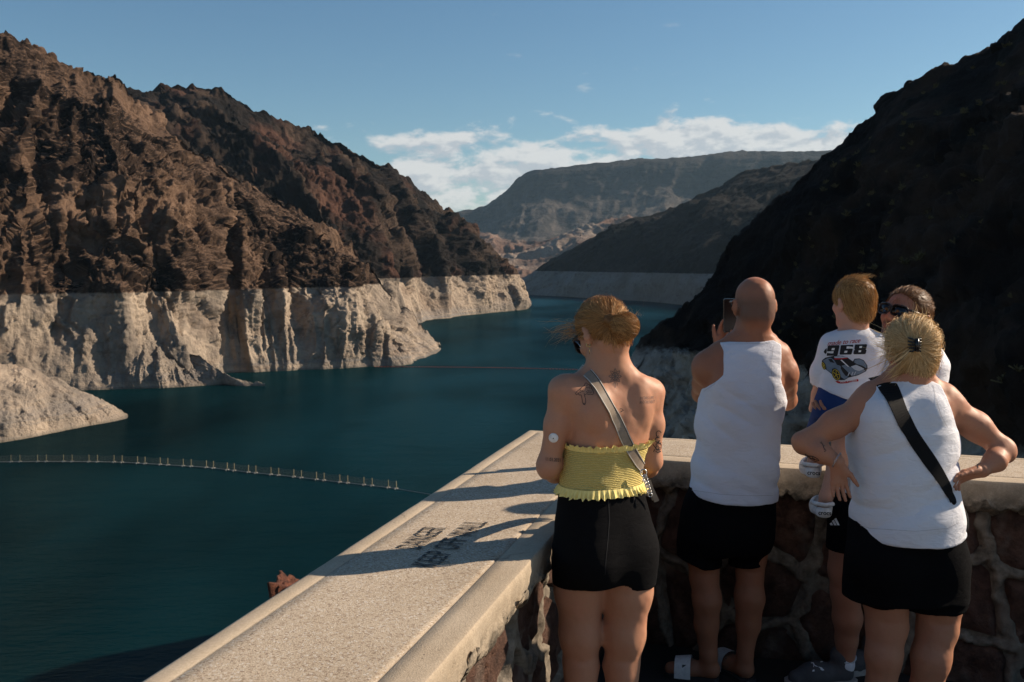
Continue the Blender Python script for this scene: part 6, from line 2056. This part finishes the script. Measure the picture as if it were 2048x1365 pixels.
for i in range(420):      # loose hair blown to the left, flyaways round the crown
    if i < 230:
        src = HL(-.070 - .012 * nrs.rand(), -.05 + .06 * nrs.rand(), -.02 + .07 * nrs.rand()); d0 = np.array([-1.0, -.1, -.15 + .5 * nrs.randn()]); L_ = .02 + .065 * nrs.rand() ** 1.5
    elif i < 290:
        src = HL(-.06 + .03 * nrs.rand(), -.05, -.075); d0 = np.array([-1.0, -.1, -.2 + .25 * nrs.randn()]); L_ = .02 + .045 * nrs.rand()
    else:
        a_ = math.pi * nrs.rand(); src = ctr + HM @ (np.array([math.cos(a_) * .9, -.25, math.sin(a_)]) * rx * 1.07); d0 = HM @ np.array([math.cos(a_) + .4 * nrs.randn(), -.2 * nrs.rand(), math.sin(a_) + .3 * nrs.randn()]); L_ = .008 + .018 * nrs.rand() ** 2
    cv_ = nrs.randn(3) * .8
    paths.append([src + d0 * L_ * k / 7 + cv_ * L_ * (k / 7) ** 2 * .6 for k in range(8)]); rads.append(.0005 + .0004 * nrs.rand()); tones.append(.55 + .45 * nrs.rand())
hair_obj('hair_strands', paths, rads, M_HAIR2, wo2, tones)
mb = MB()
for sgn in (-1, 1):
    for k in range(5):
        z_ = -.022 + .011 * k
        mb.tube([clip + np.array([.002 * sgn, -.022, .006 * (k - 2)]), clip + np.array([sgn * .014, -.018, z_]), clip + np.array([sgn * .022, -.002, z_ * 1.1]), clip + np.array([sgn * .018, .014, z_ * 1.1])], [.004, .0035, .003, .002], 6)
mb.tube([clip + np.array([0, -.022, -.022]), clip + np.array([0, -.026, 0]), clip + np.array([0, -.022, .024])], .007, 8)
hcp = mb.build('hair_clip', M_GLOSS, wo2, True)
# ---------------------------------------------------------------- 4. father
ff = Fig(4.22); w_ = ff.w
dad = empty('person', (float(ff.x(1710)), ff.d, 0))
tag(dad, 'bearded man in sunglasses and white shirt carrying the small boy', 'person')
S = Sdf()
d_rows = ff.rows([(672, 1775, 1845, .0, .060), (690, 1752, 1868, .0, .120), (720, 1742, 1876, .0, .190), (780, 1722, 1872, .0, .200), (850, 1706, 1850, .0, .175), (920, 1697, 1826, .0, .160), (980, 1690, 1806, .0, .160), (1040, 1676, 1790, .0, .165), (1090, 1670, 1776, .0, .150)])
S.loft(d_rows, .02, 2.4)
# near arm under the boy, far arm round his back
na = [w_(1808, 716, -.17), w_(1770, 812, -.19), w_(1704, 822, -.16)]
S.chain(na, [.060, .048, .034], .03)
fa = [w_(1800, 716, .17), w_(1760, 800, .22), w_(1690, 790, .16)]
S.chain(fa, [.060, .048, .034], .03)
S.chain([w_(1705, 1070, -.06), w_(1692, 1140, -.02), w_(1690, 1185, .0), w_(1695, 1235, .02), w_(1693, 1280, .04), w_(1691, 1320, .05)], [.095, .072, .058, .060, .045, .038], .02)
S.chain([w_(1750, 1070, .12), w_(1760, 1150, .14), w_(1765, 1190, .15), w_(1774, 1240, .17), w_(1776, 1290, .19), w_(1778, 1322, .19)], [.095, .072, .058, .060, .045, .038], .02)
hc = w_(1812, 632, -.02); HM = frame((-0.74, -0.52, 0.26), (0.22, 0, 1))
HL = head_sdf(S, hc, HM, 1.06)
neck_sdf(S, hc, HM, w_(1822, 700, .0), 1.06, .062)
body4 = sdf_obj('body', S, (ff.x(1620), ff.d - .36, 0.03), (ff.x(1920), ff.d + .36, 1.80), .0075, M_SKIN_E, dad)
wrn = na[-1]; adn = na[-1] - na[-2]; adn /= np.linalg.norm(adn)
Hs, _ = hand_sdf(wrn, (-1, .15, -.1), (0, .5, 1), 1, (.4, .4, .45, .5), .05, 1.0, wr=.028, arm=adn); add_hand(body4, Hs, wrn + np.array([-.08, .02, 0]), .004)
wrn = fa[-1]; adn = fa[-1] - fa[-2]; adn /= np.linalg.norm(adn)
Hs, _ = hand_sdf(wrn, (-.8, -.5, .1), (-.4, -.9, 0), -1, (.3, .3, .3, .3), .05, 1.0, wr=.028, arm=adn); add_hand(body4, Hs, wrn + np.array([-.06, -.04, 0]), .004)
vv = np.zeros(len(body4.data.vertices) * 3, f32); body4.data.vertices.foreach_get('co', vv); vv = vv.reshape(-1, 3)
lc = (vv - np.array(hc, f32)) @ HM.astype(f32) / 1.06
beard = smoothstep(-.050, -.066, lc[:, 2]) * (lc[:, 1] > -.005) * (lc[:, 2] > -.135) * (np.linalg.norm(lc, axis=1) < .16)
must = np.exp(-((lc[:, 2] + .052) / .008) ** 2) * (lc[:, 1] > .07) * (np.abs(lc[:, 0]) < .034)
lips = np.exp(-((lc[:, 2] + .068) / .0075) ** 2) * (lc[:, 1] > .07) * (np.abs(lc[:, 0]) < .022)
side = smoothstep(-.0, -.03, lc[:, 2]) * (lc[:, 1] > -.005) * (lc[:, 1] < .028) * (np.abs(lc[:, 0]) > .05) * (lc[:, 2] > -.12)
bd = np.clip(np.maximum(np.maximum(beard, must), side) - lips, 0, 1) * .9
a = body4.data.attributes.new('stubble', 'FLOAT', 'POINT'); a.data.foreach_set('value', bd.astype(f32))
T = Sdf(); T.loft([(z, l - .014, r + .014, y, b_ + .014) for z, l, r, y, b_ in d_rows if z > ff.z(1030)], .02, 2.4)
T.cone(na[0], na[0] + (na[1] - na[0]) * .55, .072, .070, .03); T.cone(fa[0], fa[0] + (fa[1] - fa[0]) * .55, .072, .070, .03)
T.fn(plane_cut(ff.z(1012)), .004, 'i'); T.fn(plane_cut(ff.z(690), False), .006, 'i')
T.post.append(lambda p: folds(p, .010, .004, .3))
sdf_obj('shirt', T, (ff.x(1650), ff.d - .34, ff.z(1025)), (ff.x(1920), ff.d + .34, ff.z(670)), .0068, M_WHITE, dad)
Q = Sdf(); Q.loft([(z, l - .016, r + .016, y, b_ + .012) for z, l, r, y, b_ in d_rows if z < ff.z(960)], .02, 2.4)
Q.cone(w_(1706, 1050, -.06), w_(1699, 1098, -.04), .104, .096, .03); Q.cone(w_(1750, 1050, .12), w_(1756, 1100, .13), .104, .096, .03)
Q.fn(plane_cut(ff.z(1092)), .004, 'i'); Q.fn(plane_cut(ff.z(975), False), .004, 'i')
dsh = sdf_obj('shorts', Q, (ff.x(1610), ff.d - .34, ff.z(1105)), (ff.x(1850), ff.d + .34, ff.z(965)), .0068, M_BLACK2, dad)
bvd = bvh_of(dsh)
flat_print('badge', ff, bvd, [(1660, 1048), (1664, 1045), (1667, 1051), (1662, 1051), (1664.5, 1042.5), (1668.5, 1040), (1674, 1051), (1669, 1051), (1669, 1039), (1673, 1036.5), (1680, 1051), (1675.5, 1051)],
           [(0, 1, 2, 3), (4, 5, 6, 7), (8, 9, 10, 11)], M_PRINT_W, dsh, .002, 'three slanted white bars printed on the shorts')
for (hx, hy, tx, ty) in ((1714, .06, 1576, .02), (1800, .20, 1676, .15)):
    hl = (ff.x(hx), ff.d + hy, 0); tl = (ff.x(tx), ff.d + ty, 0)
    m_sh = paint('charcoal_mesh', (0.075, 0.075, 0.08), .8)
    cx = np.array([(hl[0] + tl[0]) / 2, (hl[1] + tl[1]) / 2, .06])
    sh = sdf_obj('sneaker', shoe_sdf(hl, tl, .050, .105), cx - [.2, .14, .08], cx + [.2, .14, .14], .006, m_sh, dad)
    sh['label'] = 'charcoal running shoe with a white N'
    sole_obj('sole', hl, tl, .052, paint('grey_foam', (0.36, 0.34, 0.32), .8), sh, 0.0, .026, .008)
    bvs = bvh_of(sh)
    d2 = Fig(hl[1] - .06)
    ms = F_PX / d2.d
    if hx == 1714:
        print_text('letter', d2, bvs, 'N', 1622, 1344, 1648, 18, M_PRINT_W, sh, -.1, .02, -.1, .0015)
    mb = MB(); cz = np.array([hl[0], hl[1], .112]); dd_ = np.array([tl[0] - hl[0], tl[1] - hl[1], 0]); dd_ /= np.linalg.norm(dd_); nn_ = np.array([-dd_[1], dd_[0], 0])
    mb.tube([cz + dd_ * (.038 + .050 * math.cos(a_)) + nn_ * .040 * math.sin(a_) + np.array([0, 0, .006 * math.cos(2 * a_) - .004]) for a_ in np.linspace(0, 6.28, 20, endpoint=False)], .006, 6, closed=True)
    mb.build('collar', M_PRINT_L, sh, True)
    sk = Sdf(); sk.cone(cz + dd_ * .038 + [0, 0, -.03], cz + dd_ * .036 + [0, 0, .035], .046, .042, .01); sk.fn(plane_cut(.145, False), .003, 'i')
    sdf_obj('sock', sk, cz - .12, cz + .12, .007, M_WHITE, dad)
glasses('sunglasses', HL, HM, 1.06, 'dark sunglasses on the bearded man holding the boy', .030, .021, .107, .018)
M_HAIR4 = hair_mat('brown_hair', (0.075, 0.036, 0.016), (0.34, 0.17, 0.07))
rx = np.array([.083, .1005, .0905]) * 1.06; ctr = HL(0, -.012, .030)
HS = Sdf(); HS.ell(ctr, rx - .001, .02, HM)
HSfull = Sdf(); HSfull.items = list(HS.items)
def short_line(l):     # l in head units
    return np.maximum(np.maximum(-(l[:, 2] - (-.045 + .55 * np.maximum(l[:, 1] + .02, 0))), l[:, 1] * .75 + .0 - .058 + (.085 - l[:, 2]) * .55 * (l[:, 1] > .02)), -l[:, 2] - .055)
HS.fn(lambda p: short_line((p - np.array(hc, f32)) @ HM.astype(f32) / 1.06), .006, 'i')
HS.post.append(lambda p: .002 * vnoise(p * 120))
hair4 = sdf_obj('hair', HS, hc - .2, hc + .2, .005, M_HAIR4, dad)
def short_hair(N, f, shell, HM, mat, par, base_len, comb, lift, rad=(.0004, .0008), jitter=.003, curve=0.0):
    def tgt(r):
        l = (r - hc) @ HM
        return r + HM @ np.array(comb(l)) * base_len(l) * (.7 + .6 * nrs_h.rand())
    a_, b_, c_ = combed(f, shell, N, tgt, 7, lift, (1, 1), jitter, rad, curve)
    out = []
    for p in a_:                       # ends stand off a little
        k = np.linspace(0, 1, len(p))[:, None] ** 2
        out.append(p + (p[-1] - hc) / (np.linalg.norm(p[-1] - hc) + 1e-6) * k * (.002 + .008 * nrs_h.rand() ** 2))
    return hair_obj('hair_strands', out, b_, mat, par, c_)
short_hair(3000, HSfull, hair4, HM, M_HAIR4, dad, lambda l: .020 + .12 * max(0, l[2] - .03), lambda l: (.15, -.9, .25 if l[2] > .05 else -.8), (.001, .004), (.0003, .0006), .003)

# ---------------------------------------------------------------- 5. boy
fk = Fig(4.10); w_ = fk.w
boy = empty('person', (float(fk.x(1690)), fk.d, float(fk.z(860))))
tag(boy, 'small boy in printed white shirt and blue shorts held on an arm', 'person')
S = Sdf()
k_rows = fk.rows([(655, 1684, 1730, .0, .040), (668, 1668, 1752, .0, .058), (690, 1654, 1768, .0, .074), (725, 1650, 1766, .0, .082), (765, 1644, 1756, .0, .084), (800, 1640, 1748, .0, .086), (835, 1640, 1740, .01, .084)])
S.loft(k_rows, .02, 2.3)
S.chain([w_(1662, 690, 0), w_(1646, 740, .05), w_(1636, 790, .10), w_(1626, 818, .12)], [.036, .030, .024, .018], .02)
S.chain([w_(1758, 692, 0), w_(1795, 706, .03), w_(1830, 700, .08)], [.036, .030, .022], .02)
S.chain([w_(1664, 825, .02), w_(1640, 862, .16), w_(1636, 880, .15), w_(1630, 918, .12)], [.058, .044, .036, .026], .02)
S.chain([w_(1706, 830, .0), w_(1688, 878, .06), w_(1674, 930, .03), w_(1652, 992, .00)], [.060, .046, .038, .026], .02)
S.chain([w_(1630, 920, .12), w_(1622, 935, .14)], [.026, .024], .015); S.chain([w_(1652, 995, .0), w_(1646, 1014, .02)], [.026, .024], .015)
hc = w_(1706, 605, .0); HM = frame((-0.42, 1, 0.0))
HL = head_sdf(S, hc, HM, .88)
neck_sdf(S, hc, HM, w_(1708, 672, .0), .88, .038)
body5 = sdf_obj('body', S, (fk.x(1570), fk.d - .25, fk.z(1060)), (fk.x(1860), fk.d + .35, fk.z(535)), .0058, M_SKIN_D, boy)
T = Sdf(); T.loft([(z, l - .012, r + .012, y, b_ + .012) for z, l, r, y, b_ in k_rows if z > fk.z(810)] + fk.rows([(815, 1626, 1752, 0, .104)]), .02, 2.3)
T.cone(w_(1664, 690, 0), w_(1644, 745, .05), .050, .044, .03); T.cone(w_(1644, 745, .05), w_(1634, 780, .09), .044, .040, .03)
T.cone(w_(1756, 692, 0), w_(1800, 707, .03), .050, .046, .03)
T.fn(lambda p: (p[:, 2] - np.interp(p[:, 0], [fk.x(1660), fk.x(1685), fk.x(1730), fk.x(1760)], [fk.z(666), fk.z(660), fk.z(652), fk.z(660)])) * .9, .004, 'i')
T.fn(lambda p: (np.interp(p[:, 0], [fk.x(1625), fk.x(1650), fk.x(1685), fk.x(1745)], [fk.z(770), fk.z(782), fk.z(791), fk.z(786)]) - p[:, 2]) * .9, .003, 'i')
T.post.append(lambda p: folds(p, .005, .002, .25) * np.interp(p[:, 2], [fk.z(790), fk.z(765), fk.z(735), fk.z(690)], [2.0, 1.6, .4, .5]))
tee = sdf_obj('t_shirt', T, (fk.x(1600), fk.d - .2, fk.z(800)), (fk.x(1830), fk.d + .22, fk.z(640)), .005, M_WHITE, boy)
Q = Sdf(); Q.loft([(z, l - .008, r + .008, y, b_ + .008) for z, l, r, y, b_ in k_rows if z < fk.z(750)], .02, 2.3)
Q.cone(w_(1664, 815, .02), w_(1642, 862, .15), .072, .060, .03); Q.cone(w_(1706, 820, .0), w_(1690, 872, .06), .074, .062, .03)
Q.fn(plane_cut(fk.z(764), False), .004, 'i'); Q.fn(plane_cut(fk.z(872)), .004, 'i')
sdf_obj('shorts', Q, (fk.x(1590), fk.d - .2, fk.z(885)), (fk.x(1790), fk.d + .28, fk.z(755)), .006, M_BLUE, boy)
# print on the back of the shirt
bvk = bvh_of(tee)
def cz_(pts):      # measures taken on an enlarged view of the print
    return [(1640 + x / 9.75, 650 + y / 9.75) for x, y in pts]
prt = empty('shirt_print', tuple(w_(1690, 720, -.09))); prt.parent = tee; prt.matrix_parent_inverse = world_of(tee).inverted()
def shape(pts, mat, off, nm='print'):
    pts = cz_(pts)
    # triangulated finely enough to follow the cloth
    bm = bmesh.new()
    vs = [bm.verts.new((x, y, 0)) for x, y in pts]
    bm.faces.new(vs)
    bmesh.ops.triangulate(bm, faces=bm.faces[:])
    for _ in range(2):
        es = [e for e in bm.edges if e.calc_length() > 7]
        if es: bmesh.ops.subdivide_edges(bm, edges=es, cuts=1); bmesh.ops.triangulate(bm, faces=bm.faces[:])
    bm.verts.index_update()
    v2 = [(v.co.x, v.co.y) for v in bm.verts]; fs = [tuple(v.index for v in f.verts) for f in bm.faces]
    bm.free()
    return flat_print(nm, fk, bvk, v2, fs, mat, tee, off)
def NUMBER():
    for (blk, holes) in (
        ([(165, 405), (370, 398), (380, 415), (345, 590), (330, 602), (135, 605), (140, 545), (230, 540), (235, 522), (150, 520), (140, 505), (155, 415)], [[(235, 455), (290, 452), (282, 494), (226, 496)], [(138, 518), (268, 514), (262, 556), (226, 558), (224, 542), (132, 548)]]),
        ([(415, 398), (640, 392), (648, 410), (640, 442), (560, 447), (530, 460), (625, 460), (638, 478), (615, 570), (600, 580), (395, 585), (382, 570), (405, 415)], [[(480, 508), (534, 506), (526, 548), (472, 549)], [(520, 424), (566, 422), (560, 436), (650, 432), (644, 464), (514, 466)]]),
        ([(690, 386), (900, 380), (915, 395), (900, 465), (885, 478), (905, 495), (888, 560), (872, 573), (662, 576), (648, 560), (662, 500), (680, 488), (668, 470), (678, 400)], [[(768, 418), (818, 416), (811, 452), (762, 454)], [(752, 500), (800, 498), (793, 534), (746, 536)]])):
        shape(blk, M_PRINT_K, .0016, 'number')
        for h_ in holes: shape(h_, M_PRINT_W, .0024, 'number')
bpy.data.objects.remove(prt)
NUMBER()
shape([(135, 455), (100, 480), (75, 530), (110, 570), (135, 545)], M_PRINT_K, .0016)
print_text('print', fk, bvk, 'made to race', 1655, 692, 1721, 9, M_PRINT_R, tee, -.10, .004, .45, .0016, .95, 'red script lettering printed on the shirt')
shape([(45, 690), (110, 640), (200, 620), (290, 600), (440, 605), (530, 635), (640, 715), (670, 665), (760, 655), (850, 690), (920, 790), (925, 850), (890, 910), (740, 985), (560, 1030), (480, 1075), (400, 1080), (260, 1030), (230, 960), (140, 890), (60, 830), (35, 770)], M_PRINT_K, .0014)
shape([(60, 700), (150, 650), (215, 640), (280, 690), (330, 780), (400, 800), (420, 870), (500, 990), (560, 1020), (480, 1062), (410, 1020), (370, 900), (290, 845), (240, 860), (230, 940), (140, 880), (110, 760)], M_PRINT_G, .0018)
shape([(420, 800), (520, 770), (600, 830), (700, 790), (800, 830), (890, 900), (740, 970), (620, 1000), (560, 940), (470, 850)], M_PRINT_G, .0018)
shape([(675, 680), (760, 665), (840, 700), (905, 790), (900, 850), (830, 800), (720, 770), (660, 730)], M_PRINT_G, .0018)
shape([(600, 815), (700, 780), (790, 820), (860, 860), (760, 900), (680, 880)], M_PRINT_L, .0022)
shape([(275, 620), (400, 610), (510, 625), (530, 640), (440, 655), (300, 660)], M_PRINT_L, .0022)
shape([(275, 650), (430, 650), (530, 638), (540, 655), (440, 672), (290, 680)], M_PRINT_R, .0024)
shape([(430, 680), (540, 660), (680, 760), (600, 815), (560, 815)], M_PRINT_K, .0022)
shape([(160, 665), (230, 665), (290, 745), (210, 730)], M_PRINT_K, .0022)
shape([(330, 690), (410, 680), (470, 740), (390, 770), (350, 765)], M_PRINT_K, .0022)
shape([(400, 840), (470, 860), (540, 970), (500, 1000), (440, 920)], M_PRINT_K, .0022)
for (x0_, y0_) in ((560, 930), (630, 920), (680, 915)):
    shape([(x0_, y0_), (x0_ + 22, y0_ - 6), (x0_ - 5, y0_ + 62), (x0_ - 27, y0_ + 68)], M_PRINT_L, .0026)
shape([(400, 690), (425, 680), (560, 810), (550, 825)], M_PRINT_W, .0026)
for (cx, cy, a_, b_) in ((320, 970, 78, 118), (78, 800, 34, 78)):
    ell = lambda s_: [(cx + a_ * s_ * math.cos(q) + .25 * b_ * s_ * math.sin(q), cy + b_ * s_ * math.sin(q)) for q in np.linspace(0, 6.28, 18, endpoint=False)]
    shape(ell(1.0), M_PRINT_K, .0028)
    rim = [tuple(q) for q in ell(.80)]; rim.append(rim[0])
    ink_lines('print', fk, bvk, [cz_(rim)] + [cz_([(cx, cy), (cx + .7 * a_ * math.cos(q) + .17 * b_ * math.sin(q), cy + .7 * b_ * math.sin(q))]) for q in np.linspace(0, 6.28, 6)[:-1]], .0026, M_PRINT_Y, tee, .0034, step=1.0)
shape([(300, 1100), (340, 1092), (400, 1112), (520, 1100), (640, 1075), (720, 1055), (750, 1075), (745, 1105), (640, 1110), (520, 1140), (400, 1148), (345, 1135)], M_PRINT_R, .0018)
print_text('print', fk, bvk, 'Hot Wheels', 1681, 766.5, 1713, 4.6, M_PRINT_W, tee, -.14, .01, .1, .0026)
# clogs
for (hp_, tp_, ank) in ((w_(1628, 950, .06), w_(1616, 946, .24), w_(1630, 925, .12)), (w_(1650, 1030, -.05), w_(1636, 1028, .12), w_(1650, 1000, .0))):
    hp_ = np.array(hp_); tp_ = np.array(tp_); zb = hp_[2] - .016
    Kc = Sdf(); dd_ = tp_ - hp_; dd_[2] = 0; Lk = np.linalg.norm(dd_); dd_ /= Lk
    hb = np.array([hp_[0], hp_[1], zb])
    Kc.cone(hb + dd_ * .03 + [0, 0, .022], hb + dd_ * (Lk - .05) + [0, 0, .024], .032, .042, .01)
    Kc.cone(hb + dd_ * (Lk * .6) + [0, 0, .024], hb + dd_ * (Lk - .045) + [0, 0, .020], .044, .036, .02)
    Kc.fn(plane_cut(zb), .006, 'i')
    Kc.ell(hb + dd_ * (Lk * .35) + [0, 0, .055], (.034, .055, .030), .006, frame(dd_), 's')
    cl = sdf_obj('clog', Kc, hb - .12 + dd_ * Lk / 2 - [0, .06, 0], hb + .12 + dd_ * Lk / 2 + [0, .06, 0], .0045, M_SHELLW, boy)
    mb = MB(); nn_ = np.array([-dd_[1], dd_[0], 0])
    mb.tube([hb + dd_ * .085 + nn_ * .038 + [0, 0, .045], hb + dd_ * .02 + nn_ * .034 + [0, 0, .056], hb - dd_ * .012 + [0, 0, .058], hb + dd_ * .02 - nn_ * .034 + [0, 0, .056], hb + dd_ * .085 - nn_ * .038 + [0, 0, .045]], .0085, 8)
    mb.build('strap', M_SHELLW, cl, True)
    bvc = bvh_of(cl)
    q_ = Fig(float(hb[1])); px_ = 1024 + hb[0] / hb[1] * F_PX; py_ = HORIZON + (CAM_H - zb) / hb[1] * F_PX
    print_text('lettering', q_, bvc, 'crocs', px_ - 13, py_ - 8, px_ + 12, 6, M_PRINT_K, cl, .05, .02, 0, .001)
# hair
M_HAIR5 = hair_mat('sandy_hair', (0.20, 0.095, 0.03), (0.70, 0.42, 0.165), .5)
rx = np.array([.084, .101, .091]) * .88; ctr = HL(0, -.012, .031)
def boy_line(l):
    return np.maximum(-(l[:, 2] - (-.092 + .85 * np.maximum(l[:, 1] + .04, 0))), l[:, 1] * .9 - .075)
HS = Sdf(); HS.ell(ctr, rx + .001, .02, HM); HS.ell(HL(0, -.050, -.040), (.057, .046, .053), .03, HM)
HSfull = Sdf(); HSfull.items = list(HS.items)
HS.fn(lambda p: boy_line((p - np.array(hc, f32)) @ HM.astype(f32) / .88), .006, 'i')
HS.post.append(lambda p: .002 * vnoise(p * 90))
hair5 = sdf_obj('hair', HS, hc - .2, hc + .2, .005, M_HAIR5, boy)
short_hair(4200, HSfull, hair5, HM, M_HAIR5, boy, lambda l: .042, lambda l: (.35 + l[0] * 4, -.35 - l[1] * 2, -.9 if l[2] < .07 else -.15), (.0005, .005), (.0003, .0006), .004, .0008)
paths = []; rads = []; tones = []
for i in range(130):     # cowlick and wind-lifted tuft
    src = ctr + HM @ (np.array([.05 + .22 * nrs.randn(), -.35 + .25 * nrs.randn(), .92]) * rx)
    L_ = .012 + .020 * nrs.rand(); b0 = np.array([-.1 + .5 * nrs.rand(), -.1 * nrs.rand(), .75 + .3 * nrs.rand()])
    paths.append([src + b0 * L_ * k / 6 + np.array([.5, 0, -.35]) * L_ * (k / 6) ** 2 for k in range(7)]); rads.append(.0006 + .0004 * nrs.rand()); tones.append(.4 + .6 * nrs.rand())
hair_obj('hair_tuft', paths, rads, M_HAIR5, boy, tones)
